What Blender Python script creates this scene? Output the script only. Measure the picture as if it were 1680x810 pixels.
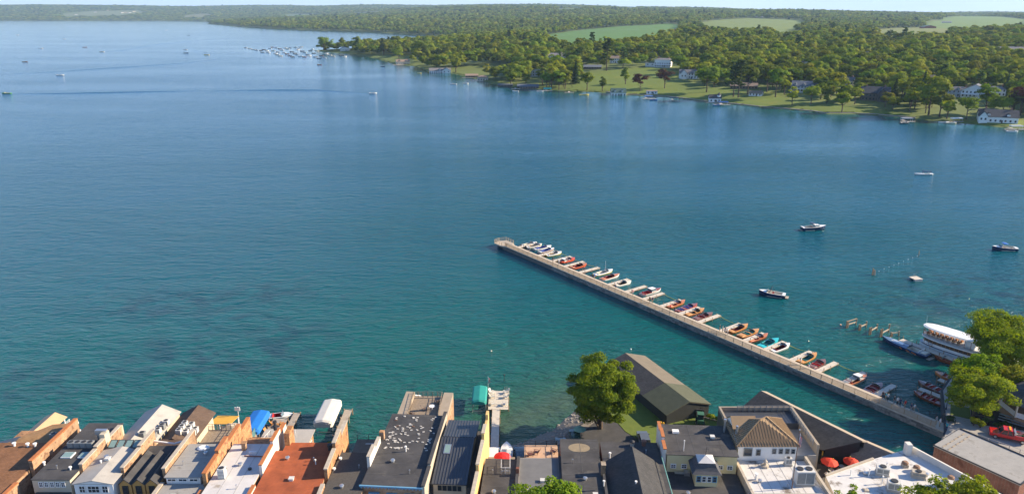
import bpy, math, random
import numpy as np
from mathutils import Vector, Matrix

for o in list(bpy.data.objects):
    bpy.data.objects.remove(o)
SC = bpy.context.scene
COL = SC.collection
rnd = random.Random(11)
NR = np.random.default_rng(5)

# ------------------------------------------------------------------ camera
CAM_H = 72.0
FPX, CX, CY = 1200.0, 840.0, 405.0          # focal length and centre in photo pixels (1680 wide)
PITCH = math.atan((CY - 22.0) / FPX)         # level horizon sits near the top of the frame
cam = bpy.data.cameras.new('camera')
cam.sensor_width = 36.0
cam.lens = FPX / 1680.0 * 36.0
cam.clip_start, cam.clip_end = 1.0, 80000.0
camo = bpy.data.objects.new('camera', cam)
COL.objects.link(camo)
camo.location = (0, 0, CAM_H)
camo.rotation_euler = (math.pi / 2 - PITCH, 0, 0)
SC.camera = camo

# ------------------------------------------------------------------ sky and sun
SUN_AZ = math.radians(83.0)                  # clockwise from the view direction: right, a little ahead
SUN_EL = math.radians(26.0)
wd = bpy.data.worlds.new('World')
SC.world = wd
wd.use_nodes = True
wn, wl = wd.node_tree.nodes, wd.node_tree.links
wn.clear()
wout = wn.new('ShaderNodeOutputWorld')
wbg = wn.new('ShaderNodeBackground')
wsky = wn.new('ShaderNodeTexSky')
wsky.sky_type = 'NISHITA'
wsky.sun_disc = False
wsky.sun_elevation = SUN_EL
wsky.sun_rotation = SUN_AZ
wsky.altitude = 250
wsky.air_density = 1.0
wsky.dust_density = 0.1
wsky.ozone_density = 2.0
wtc = wn.new('ShaderNodeTexCoord')
wmap = wn.new('ShaderNodeMapping')
wmap.inputs['Scale'].default_value = (1.3, 1.3, 7.0)
wnoi = wn.new('ShaderNodeTexNoise')
wnoi.inputs['Scale'].default_value = 2.4
wnoi.inputs['Detail'].default_value = 7
wnoi.inputs['Roughness'].default_value = 0.55
wramp = wn.new('ShaderNodeMapRange')
wramp.inputs[1].default_value = 0.28
wramp.inputs[2].default_value = 0.62
wramp.inputs[3].default_value = 0.35
wramp.inputs[4].default_value = 0.95
wmix = wn.new('ShaderNodeMix')
wmix.data_type = 'RGBA'
wmix.inputs[7].default_value = (5.6, 5.7, 6.0, 1)
wbg.inputs['Strength'].default_value = 0.085
wl.new(wtc.outputs['Generated'], wmap.inputs[0])
wl.new(wmap.outputs[0], wnoi.inputs['Vector'])
wl.new(wnoi.outputs[0], wramp.inputs[0])
wsep = wn.new('ShaderNodeSeparateXYZ'); wl.new(wtc.outputs['Generated'], wsep.inputs[0])
wel = wn.new('ShaderNodeMapRange')                     # cloud banks thin out higher up
wel.inputs[1].default_value, wel.inputs[2].default_value, wel.inputs[3].default_value, wel.inputs[4].default_value = 0.0, 0.22, 1.0, 0.04
wl.new(wsep.outputs[2], wel.inputs[0])
wmul = wn.new('ShaderNodeMath'); wmul.operation = 'MULTIPLY'
wl.new(wramp.outputs[0], wmul.inputs[0]); wl.new(wel.outputs[0], wmul.inputs[1]); wl.new(wmul.outputs[0], wmix.inputs[0])
wl.new(wsky.outputs[0], wmix.inputs[6])
wtint = wn.new('ShaderNodeMix'); wtint.data_type = 'RGBA'; wtint.blend_type = 'MULTIPLY'; wtint.inputs[0].default_value = 1.0
wtint.inputs[7].default_value = (0.80, 0.98, 1.24, 1)
wl.new(wmix.outputs[2], wtint.inputs[6]); wl.new(wtint.outputs[2], wbg.inputs[0])
wl.new(wbg.outputs[0], wout.inputs[0])

sd_ = bpy.data.lights.new('sun', 'SUN')
sd_.energy = 5.0
sd_.angle = math.radians(0.55)
sd_.color = (1.0, 0.83, 0.60)
suno = bpy.data.objects.new('sun', sd_)
COL.objects.link(suno)
sdir = Vector((math.sin(SUN_AZ) * math.cos(SUN_EL), math.cos(SUN_AZ) * math.cos(SUN_EL), math.sin(SUN_EL)))
suno.rotation_euler = (-sdir).to_track_quat('-Z', 'Y').to_euler()
suno.location = (200, 100, 300)

SC.view_settings.view_transform = 'Standard'
SC.view_settings.look = 'None'
SC.view_settings.gamma = 1.0
SC.view_settings.exposure = 1.10
SC.view_settings.use_curve_mapping = False
SC.render.engine = 'CYCLES'
SC.cycles.use_denoising = True
SC.cycles.max_bounces = 6
SC.cycles.diffuse_bounces = 3
SC.cycles.glossy_bounces = 3
SC.cycles.transmission_bounces = 4
SC.cycles.transparent_max_bounces = 8
SC.cycles.volume_bounces = 0
SC.cycles.sample_clamp_indirect = 6
SC.render.film_transparent = False

# ------------------------------------------------------------------ helpers
def ray(px, py):
    u, v = (px - CX) / FPX, (py - CY) / FPX
    return (u, math.cos(PITCH) - v * math.sin(PITCH), -(math.sin(PITCH) + v * math.cos(PITCH)))
def G(px, py, z=0.0):
    """the point of the level z that the photo shows at this pixel"""
    r = ray(px, py)
    t = (CAM_H - z) / max(1e-6, -r[2])
    return Vector((r[0] * t, r[1] * t, z))

def tag(o, label=None, cat=None, group=None, kind=None):
    if label: o['label'] = label
    if cat: o['category'] = cat
    if group: o['group'] = group
    if kind: o['kind'] = kind
    return o
def empty(name, loc, rz=0.0, label=None, cat=None, group=None):
    o = bpy.data.objects.new(name, None)
    o.empty_display_size = 0.3
    COL.objects.link(o)
    o.location = loc
    o.rotation_euler = (0, 0, rz)
    return tag(o, label, cat, group)
def copy_tree(o, parent=None):
    c = o.copy()
    COL.objects.link(c)
    c.parent = parent
    for ch in o.children:
        copy_tree(ch, c)
    return c

class MB:
    """collects faces; build() links them as one mesh object"""
    def __init__(s):
        s.v, s.f, s.m = [], [], []
    def add(s, vs, fs, mi=0):
        n = len(s.v)
        s.v += [tuple(p) for p in vs]
        s.f += [tuple(i + n for i in f) for f in fs]
        s.m += [mi] * len(fs)
        return s
    def box(s, x0, y0, z0, x1, y1, z1, mi=0, bottom=True):
        vs = [(x0,y0,z0),(x1,y0,z0),(x1,y1,z0),(x0,y1,z0),(x0,y0,z1),(x1,y0,z1),(x1,y1,z1),(x0,y1,z1)]
        fs = [(4,5,6,7),(0,1,5,4),(1,2,6,5),(2,3,7,6),(3,0,4,7)]
        if bottom: fs.append((3,2,1,0))
        return s.add(vs, fs, mi)
    def cbox(s, c, sx, sy, sz, rz=0, mi=0):
        ca, sa = math.cos(rz), math.sin(rz)
        vs = []
        for dz in (0, 1):
            for dx, dy in ((-1,-1),(1,-1),(1,1),(-1,1)):
                X, Y = dx*sx/2, dy*sy/2
                vs.append((c[0]+X*ca-Y*sa, c[1]+X*sa+Y*ca, c[2]+dz*sz))
        return s.add(vs, [(4,5,6,7),(0,1,5,4),(1,2,6,5),(2,3,7,6),(3,0,4,7),(3,2,1,0)], mi)
    def prism(s, poly, z0, z1, mi=0, bottom=False):
        n = len(poly)
        a = sum(poly[i][0]*poly[(i+1)%n][1]-poly[(i+1)%n][0]*poly[i][1] for i in range(n))
        if a < 0: poly = poly[::-1]
        vs = [(p[0],p[1],z0) for p in poly] + [(p[0],p[1],z1) for p in poly]
        fs = [tuple(range(n, 2*n))] + [(i,(i+1)%n,n+(i+1)%n,n+i) for i in range(n)]
        if bottom: fs.append(tuple(range(n-1,-1,-1)))
        return s.add(vs, fs, mi)
    def bar(s, a, b, w, h=None, mi=0):
        a, b = Vector(a), Vector(b)
        h = h or w
        d = (b - a)
        if d.length < 1e-6: return s
        d.normalize()
        up = Vector((0,0,1)) if abs(d.z) < 0.95 else Vector((1,0,0))
        sx = d.cross(up).normalized() * (w/2)
        sy = sx.cross(d).normalized() * (h/2)
        vs = []
        for p in (a, b):
            vs += [p-sx-sy, p+sx-sy, p+sx+sy, p-sx+sy]
        return s.add(vs, [(0,1,5,4),(1,2,6,5),(2,3,7,6),(3,0,4,7),(3,2,1,0),(4,5,6,7)], mi)
    def tube(s, pts, rad, n=8, mi=0, cap=True):
        pts = [Vector(p) for p in pts]
        if not hasattr(rad, '__len__'): rad = [rad]*len(pts)
        vs, fs = [], []
        for i, p in enumerate(pts):
            d = (pts[min(i+1,len(pts)-1)] - pts[max(i-1,0)]).normalized()
            up = Vector((0,0,1)) if abs(d.z) < 0.9 else Vector((1,0,0))
            a = d.cross(up).normalized(); b = a.cross(d).normalized()
            for k in range(n):
                t = 2*math.pi*k/n
                vs.append(p + (a*math.cos(t)+b*math.sin(t))*rad[i])
        for i in range(len(pts)-1):
            for k in range(n):
                fs.append((i*n+k, i*n+(k+1)%n, (i+1)*n+(k+1)%n, (i+1)*n+k))
        if cap:
            fs.append(tuple(range(n-1,-1,-1))); fs.append(tuple(range((len(pts)-1)*n, len(pts)*n)))
        return s.add(vs, fs, mi)
    def lathe(s, c, prof, n=16, mi=0, sx=1, sy=1, a0=0.0):
        """prof: (r, z) from bottom to top"""
        vs, fs = [], []
        for r, z in prof:
            for k in range(n):
                t = a0 + 2*math.pi*k/n
                vs.append((c[0]+r*math.cos(t)*sx, c[1]+r*math.sin(t)*sy, c[2]+z))
        for i in range(len(prof)-1):
            for k in range(n):
                fs.append((i*n+k, i*n+(k+1)%n, (i+1)*n+(k+1)%n, (i+1)*n+k))
        fs.append(tuple(range((len(prof)-1)*n, len(prof)*n)))
        fs.append(tuple(range(n-1,-1,-1)))
        return s.add(vs, fs, mi)
    def quad(s, a, b, c, d, mi=0):
        return s.add([a,b,c,d], [(0,1,2,3)], mi)
    def slab(s, pts, th, mi=0):
        """a flat polygon in space with thickness th below it"""
        pts = [Vector(p) for p in pts]
        nrm = (pts[1]-pts[0]).cross(pts[2]-pts[0]).normalized()
        if nrm.z < 0:
            pts = pts[::-1]; nrm = -nrm
        n = len(pts)
        lo = [p - nrm*th for p in pts]
        fs = [tuple(range(n)), tuple(range(2*n-1, n-1, -1))]
        fs += [((i+1)%n, i, n+i, n+(i+1)%n) for i in range(n)]
        return s.add(pts+lo, fs, mi)
    def mesh(s, name, mats, smooth=False):
        me = bpy.data.meshes.new(name)
        me.from_pydata(s.v, [], s.f)
        if not isinstance(mats, (list, tuple)): mats = [mats]
        for m in mats: me.materials.append(m)
        if len(mats) > 1: me.polygons.foreach_set('material_index', s.m)
        if smooth: me.polygons.foreach_set('use_smooth', [True]*len(s.f))
        me.update()
        return me
    def build(s, name, mats, parent=None, smooth=False):
        o = bpy.data.objects.new(name, s.mesh(name, mats, smooth))
        COL.objects.link(o)
        o.parent = parent
        return o
def inst(name, me, parent=None, loc=(0,0,0), rot=(0,0,0), sc=(1,1,1)):
    o = bpy.data.objects.new(name, me)
    COL.objects.link(o)
    o.parent = parent
    o.location = loc; o.rotation_euler = rot; o.scale = sc
    return o

# ------------------------------------------------------------------ materials
MATS = {}
def mat(name, col, rough=0.7, var=0.18, scale=0.6, metal=0.0, bump=0.0, bscale=None, col2=None, stain=None, spec=0.4, trans=0.0, alpha=1.0, coat=0.0, objrand=0.0):
    if name in MATS: return MATS[name]
    m = bpy.data.materials.new(name)
    m.use_nodes = True
    N, L = m.node_tree.nodes, m.node_tree.links
    b = N['Principled BSDF']
    b.inputs['Roughness'].default_value = rough
    b.inputs['Metallic'].default_value = metal
    b.inputs['Specular IOR Level'].default_value = spec
    if coat: b.inputs['Coat Weight'].default_value = coat
    if trans: b.inputs['Transmission Weight'].default_value = trans
    if alpha < 1: b.inputs['Alpha'].default_value = alpha
    geo = N.new('ShaderNodeNewGeometry')
    no = N.new('ShaderNodeTexNoise')
    no.inputs['Scale'].default_value = scale
    no.inputs['Detail'].default_value = 6
    no.inputs['Roughness'].default_value = 0.65
    L.new(geo.outputs['Position'], no.inputs['Vector'])
    mr = N.new('ShaderNodeMapRange')
    mr.inputs[1].default_value, mr.inputs[2].default_value = 0.25, 0.75
    L.new(no.outputs[0], mr.inputs[0])
    mx = N.new('ShaderNodeMix'); mx.data_type = 'RGBA'
    c2 = col2 or tuple(min(1, c*(1+var)) for c in col)
    c1 = col if col2 else tuple(c*(1-var) for c in col)
    mx.inputs[6].default_value = (*c1, 1); mx.inputs[7].default_value = (*c2, 1)
    L.new(mr.outputs[0], mx.inputs[0])
    out = mx.outputs[2]
    if stain:
        n2 = N.new('ShaderNodeTexNoise')
        n2.inputs['Scale'].default_value = stain[1]
        n2.inputs['Detail'].default_value = 8
        n2.inputs['Roughness'].default_value = 0.7
        L.new(geo.outputs['Position'], n2.inputs['Vector'])
        r2 = N.new('ShaderNodeMapRange')
        r2.inputs[1].default_value, r2.inputs[2].default_value = stain[2], stain[2]+0.12
        L.new(n2.outputs[0], r2.inputs[0])
        m2 = N.new('ShaderNodeMix'); m2.data_type = 'RGBA'
        L.new(r2.outputs[0], m2.inputs[0]); L.new(out, m2.inputs[6])
        m2.inputs[7].default_value = (*stain[0], 1)
        out = m2.outputs[2]
    if objrand:
        oi = N.new('ShaderNodeObjectInfo')
        hs = N.new('ShaderNodeHueSaturation')
        r3 = N.new('ShaderNodeMapRange')
        r3.inputs[3].default_value, r3.inputs[4].default_value = 1-objrand, 1+objrand
        L.new(oi.outputs['Random'], r3.inputs[0]); L.new(r3.outputs[0], hs.inputs['Value'])
        L.new(out, hs.inputs['Color']); out = hs.outputs[0]
    L.new(out, b.inputs['Base Color'])
    if bump:
        n3 = N.new('ShaderNodeTexNoise')
        n3.inputs['Scale'].default_value = bscale or scale*8
        n3.inputs['Detail'].default_value = 4
        L.new(geo.outputs['Position'], n3.inputs['Vector'])
        bp = N.new('ShaderNodeBump')
        bp.inputs['Strength'].default_value = bump
        bp.inputs['Distance'].default_value = 0.05
        L.new(n3.outputs[0], bp.inputs['Height'])
        L.new(bp.outputs[0], b.inputs['Normal'])
    MATS[name] = m
    return m
def brickmat(name, c1, c2, mortar, bw=0.24, bh=0.075, vec='wall', rough=0.85, msize=0.012, bump=0.4, stain=None, var=0.5):
    if name in MATS: return MATS[name]
    m = bpy.data.materials.new(name)
    m.use_nodes = True
    N, L = m.node_tree.nodes, m.node_tree.links
    b = N['Principled BSDF']
    b.inputs['Roughness'].default_value = rough
    b.inputs['Specular IOR Level'].default_value = 0.25
    geo = N.new('ShaderNodeNewGeometry')
    sp = N.new('ShaderNodeSeparateXYZ'); L.new(geo.outputs['Position'], sp.inputs[0])
    ad = N.new('ShaderNodeMath'); ad.operation = 'ADD'
    cb = N.new('ShaderNodeCombineXYZ')
    if vec == 'wall':
        L.new(sp.outputs[0], ad.inputs[0]); L.new(sp.outputs[1], ad.inputs[1])
        L.new(ad.outputs[0], cb.inputs[0]); L.new(sp.outputs[2], cb.inputs[1])
    else:                                    # courses that climb a roof
        L.new(sp.outputs[2], ad.inputs[0]); L.new(sp.outputs[1], ad.inputs[1])
        L.new(sp.outputs[0], cb.inputs[0]); L.new(ad.outputs[0], cb.inputs[1])
    br = N.new('ShaderNodeTexBrick')
    br.inputs['Scale'].default_value = 1.0
    br.inputs['Brick Width'].default_value = bw
    br.inputs['Row Height'].default_value = bh
    br.inputs['Mortar Size'].default_value = msize
    br.inputs['Color1'].default_value = (*c1,1); br.inputs['Color2'].default_value = (*c2,1)
    br.inputs['Mortar'].default_value = (*mortar,1)
    L.new(cb.outputs[0], br.inputs['Vector'])
    no = N.new('ShaderNodeTexNoise'); no.inputs['Scale'].default_value = 0.7; no.inputs['Detail'].default_value = 8
    no.inputs['Roughness'].default_value = 0.7
    L.new(geo.outputs['Position'], no.inputs['Vector'])
    mr = N.new('ShaderNodeMapRange')
    mr.inputs[1].default_value, mr.inputs[2].default_value = 0.3, 0.7
    mr.inputs[3].default_value, mr.inputs[4].default_value = 1-var*0.5, 1+var*0.5
    L.new(no.outputs[0], mr.inputs[0])
    hs = N.new('ShaderNodeHueSaturation')
    L.new(mr.outputs[0], hs.inputs['Value']); L.new(br.outputs[0], hs.inputs['Color'])
    out = hs.outputs[0]
    if stain:
        n2 = N.new('ShaderNodeTexNoise'); n2.inputs['Scale'].default_value = stain[1]; n2.inputs['Detail'].default_value = 8
        L.new(geo.outputs['Position'], n2.inputs['Vector'])
        r2 = N.new('ShaderNodeMapRange'); r2.inputs[1].default_value, r2.inputs[2].default_value = stain[2], stain[2]+0.1
        L.new(n2.outputs[0], r2.inputs[0])
        m2 = N.new('ShaderNodeMix'); m2.data_type = 'RGBA'
        L.new(r2.outputs[0], m2.inputs[0]); L.new(out, m2.inputs[6]); m2.inputs[7].default_value = (*stain[0],1)
        out = m2.outputs[2]
    L.new(out, b.inputs['Base Color'])
    bp = N.new('ShaderNodeBump'); bp.inputs['Strength'].default_value = bump; bp.inputs['Distance'].default_value = 0.02
    bp.invert = True
    L.new(br.outputs['Fac'], bp.inputs['Height']); L.new(bp.outputs[0], b.inputs['Normal'])
    MATS[name] = m
    return m

def leafmat(name, c1, c2, objrand=0.38, nsc=0.35):
    m = bpy.data.materials.new(name)
    m.use_nodes = True
    N, L = m.node_tree.nodes, m.node_tree.links
    b = N['Principled BSDF']
    b.inputs['Roughness'].default_value = 0.8
    b.inputs['Specular IOR Level'].default_value = 0.12
    geo = N.new('ShaderNodeNewGeometry')
    no = N.new('ShaderNodeTexNoise'); no.inputs['Scale'].default_value = nsc; no.inputs['Detail'].default_value = 5
    L.new(geo.outputs['Position'], no.inputs['Vector'])
    mr = N.new('ShaderNodeMapRange'); mr.inputs[1].default_value, mr.inputs[2].default_value = 0.3, 0.7
    L.new(no.outputs[0], mr.inputs[0])
    mx = N.new('ShaderNodeMix'); mx.data_type = 'RGBA'
    mx.inputs[6].default_value = (*c1,1); mx.inputs[7].default_value = (*c2,1)
    L.new(mr.outputs[0], mx.inputs[0])
    oi = N.new('ShaderNodeObjectInfo')
    hs = N.new('ShaderNodeHueSaturation')
    r3 = N.new('ShaderNodeMapRange'); r3.inputs[3].default_value, r3.inputs[4].default_value = 1-objrand, 1+objrand
    r4 = N.new('ShaderNodeMapRange'); r4.inputs[3].default_value, r4.inputs[4].default_value = 0.475, 0.525
    mm = N.new('ShaderNodeMath'); mm.operation = 'FRACT'
    ml = N.new('ShaderNodeMath'); ml.operation = 'MULTIPLY'; ml.inputs[1].default_value = 7.3
    L.new(oi.outputs['Random'], r3.inputs[0]); L.new(oi.outputs['Random'], ml.inputs[0]); L.new(ml.outputs[0], mm.inputs[0])
    L.new(mm.outputs[0], r4.inputs[0])
    L.new(r3.outputs[0], hs.inputs['Value']); L.new(r4.outputs[0], hs.inputs['Hue']); L.new(mx.outputs[2], hs.inputs['Color'])
    L.new(hs.outputs[0], b.inputs['Base Color'])
    tr = N.new('ShaderNodeBsdfTranslucent')
    hs2 = N.new('ShaderNodeHueSaturation'); hs2.inputs['Value'].default_value = 1.3; hs2.inputs['Saturation'].default_value = 1.1
    L.new(hs.outputs[0], hs2.inputs['Color']); L.new(hs2.outputs[0], tr.inputs['Color'])
    ms = N.new('ShaderNodeMixShader'); ms.inputs[0].default_value = 0.42
    L.new(b.outputs[0], ms.inputs[1]); L.new(tr.outputs[0], ms.inputs[2])
    L.new(ms.outputs[0], N['Material Output'].inputs[0])
    MATS[name] = m
    return m
M_LEAF = leafmat('leaf', (0.090, 0.146, 0.012), (0.205, 0.240, 0.022))
M_LEAF2 = leafmat('leaf_light', (0.145, 0.195, 0.014), (0.270, 0.290, 0.026))
M_LEAFC = leafmat('leaf_conifer', (0.036, 0.070, 0.018), (0.082, 0.122, 0.026))
M_LEAFR = leafmat('leaf_copper', (0.055, 0.022, 0.018), (0.085, 0.040, 0.024), 0.15)
M_BARK = mat('bark', (0.085, 0.062, 0.045), 0.9, 0.35, 3.0, bump=0.5)
M_WHITE = mat('white_paint', (0.78, 0.77, 0.74), 0.55, 0.06)
M_GLASS = mat('window_glass', (0.02, 0.03, 0.04), 0.06, 0.2, 0.5, spec=0.8)
M_WIND = mat('boat_glass', (0.10, 0.14, 0.16), 0.05, 0.1, 1.0, spec=0.9)
M_STEEL = mat('steel', (0.55, 0.56, 0.57), 0.35, 0.1, metal=0.8)
M_DARK = mat('dark_trim', (0.03, 0.03, 0.033), 0.6, 0.2)
M_WOOD = mat('dock_wood', (0.36, 0.31, 0.25), 0.85, 0.25, 2.5, bump=0.2)
M_PILE = mat('pile_wood', (0.30, 0.21, 0.13), 0.9, 0.3, 2.5, bump=0.3)
M_CONC = mat('concrete', (0.46, 0.42, 0.36), 0.85, 0.16, 1.2, bump=0.15, stain=((0.30,0.27,0.22), 0.9, 0.6))
M_RUBBER = mat('rubber', (0.02, 0.02, 0.02), 0.8, 0.2)

# ------------------------------------------------------------------ shorelines of the far land
PX_MAIN = [(2300,262),(1900,226),(1680,210),(1650,209),(1579,202),(1503,195),(1440,189),(1400,187),(1357,187),(1337,184),(1283,179),(1247,176),
           (1200,171),(1162,167.5),(1120,162),(1090,158.5),(1026,156),(995,152),(927,149),(879,146),(829,142),(800,135),(788,131),(767,126),
           (740,120),(704,118),(685,109),(649,106),(617,96),(578,89.5),(545,86),(520,84.5)]
PX_BACK = [(516,83.2),(560,81.5),(610,79),(650,77),(690,73.5),(722,69),(748,63),(720,59.5),(685,58),(640,55),(590,52.5),(545,51),(500,49.8),(450,47.5),(402,44.5),(370,41.5),(340,39)]
PX_FAR = [(350,36.6),(330,35.4),(240,34.7),(100,34.6),(0,34.6),(-200,34.6),(-700,34.6)]
SHORE = [tuple(G(x, y)[:2]) for x, y in PX_MAIN + PX_BACK + PX_FAR]
POLY = np.array(SHORE + [(-14000, 13000), (13500, 13000), (13500, 500)])
def sdist(P):
    P = np.asarray(P, float)
    n = len(SHORE)
    A = POLY[:n-1]; B = POLY[1:n]
    best = np.full(len(P), 1e12)
    for a, b in zip(A, B):
        d = b - a; L2 = d @ d
        t = np.clip(((P - a) @ d) / L2, 0, 1)
        q = P - (a + t[:, None] * d)
        best = np.minimum(best, (q * q).sum(1))
    dist = np.sqrt(best)
    return np.where(inpoly(P, POLY), dist, -dist)
def inpoly(P, poly):
    P = np.asarray(P, float)
    ins = np.zeros(len(P), bool)
    n = len(poly)
    for i in range(n):
        x0, y0 = poly[i]; x1, y1 = poly[(i+1) % n]
        if y0 == y1: continue
        c = (y0 > P[:,1]) != (y1 > P[:,1])
        xi = (x1-x0) * (P[:,1]-y0) / (y1-y0) + x0
        ins ^= c & (P[:,0] < xi)
    return ins
PR_S = [-400, -20, 0, 3, 20, 60, 150, 300, 600, 1000, 2000, 3500, 6000, 12000]
PR_H = [-3, -2, 0, 0.9, 2.2, 4.8, 10, 17, 25, 32, 56, 80, 92, 100]
AZ_A = [-1.2, -0.7, -0.55, -0.4, -0.3, -0.2, -0.06, 0.1, 0.22, 0.3, 0.4, 0.5, 0.7, 1.2]
AZ_F = [2.0, 2.0, 2.0, 1.95, 1.9, 2.0, 1.95, 1.6, 1.18, 0.95, 0.78, 0.68, 0.64, 0.66]
def wav(X, Y, s, a):
    return (np.sin(X/s + 1.7*np.sin(Y/(s*1.9)+a)) * np.cos(Y/(s*1.3) + 1.2*np.sin(X/(s*1.5)+2*a)))
def height(P):
    P = np.asarray(P, float)
    s = sdist(P)
    X, Y = P[:,0], P[:,1]
    h = np.interp(s, PR_S, PR_H)
    az = X / np.maximum(Y, 1)
    far = np.clip((s - 150) / 1500, 0, 1)
    h = h * (1 + (np.interp(az, AZ_A, AZ_F) - 1) * far)
    h += far * np.clip(s/2000, 0, 1) * 15 * wav(X, Y, 560, 0.6) + np.clip((s-40)/400, 0, 1) * 1.6 * wav(X, Y, 120, 1.9)
    # across the lake on the left the ground climbs fast
    acc = (Y > 6000) & (az < -0.25)
    h = np.where(acc & (s > 0), np.maximum(h, np.interp(s, [0, 20, 400, 1200, 2600, 5000, 9000], [0, 2, 30, 78, 158, 185, 175]) * np.clip(np.interp(az, [-0.75,-0.62,-0.5,-0.4,-0.3], [0.92, 1.02, 0.96, 0.86, 0.7]), 0, 2)), h)
    return h
def gz(x, y):
    return float(height(np.array([[x, y]]))[0])
def GT(px, py, tmax=12000):
    """the point of the far ground that the photo shows at this pixel"""
    r = ray(px, py)
    t = np.concatenate([np.linspace(350, 1500, 500), np.linspace(1505, tmax, 1400)])
    P = np.stack([r[0]*t, r[1]*t], 1)
    z = CAM_H + r[2]*t
    k = np.nonzero(z < np.maximum(height(P), 0))[0]
    i = k[0] if len(k) else len(t)-1
    return Vector((P[i,0], P[i,1], gz(P[i,0], P[i,1])))

# ------------------------------------------------------------------ terrain
def np_mesh(name, V, F, mats):
    me = bpy.data.meshes.new(name)
    me.vertices.add(len(V)); me.vertices.foreach_set('co', np.asarray(V, np.float32).ravel())
    k = F.shape[1]
    me.loops.add(F.size); me.loops.foreach_set('vertex_index', F.astype(np.int32).ravel())
    me.polygons.add(len(F)); me.polygons.foreach_set('loop_start', np.arange(0, F.size, k, dtype=np.int32))
    me.polygons.foreach_set('loop_total', np.full(len(F), k, np.int32))
    for m in mats: me.materials.append(m)
    me.update(calc_edges=True)
    return me
rows = np.exp(np.linspace(math.log(430), math.log(12800), 330))
cols = np.linspace(-1.02, 1.02, 330)
YY, XX = np.meshgrid(rows, cols, indexing='ij')
XX = XX * YY
PT = np.stack([XX.ravel(), YY.ravel()], 1)
sdT = sdist(PT); hT = height(PT)
VT = np.column_stack([PT, hT])
nr, nc = len(rows), len(cols)
ii, jj = np.meshgrid(np.arange(nr-1), np.arange(nc-1), indexing='ij')
a = (ii*nc + jj).ravel()
FT = np.stack([a, a+1, a+nc+1, a+nc], 1)
FT = FT[(sdT[FT] > -60).any(1)]
M_TERR = mat('woodland_grass', (0.080, 0.115, 0.018), 0.95, 0.3, 0.012, col2=(0.150, 0.180, 0.030), stain=((0.070,0.095,0.018), 0.03, 0.55))
ter = bpy.data.objects.new('terrain', np_mesh('terrain', VT, FT, [M_TERR]))
ter.data.polygons.foreach_set('use_smooth', [True]*len(ter.data.polygons))
COL.objects.link(ter); tag(ter, kind='structure')

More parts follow.
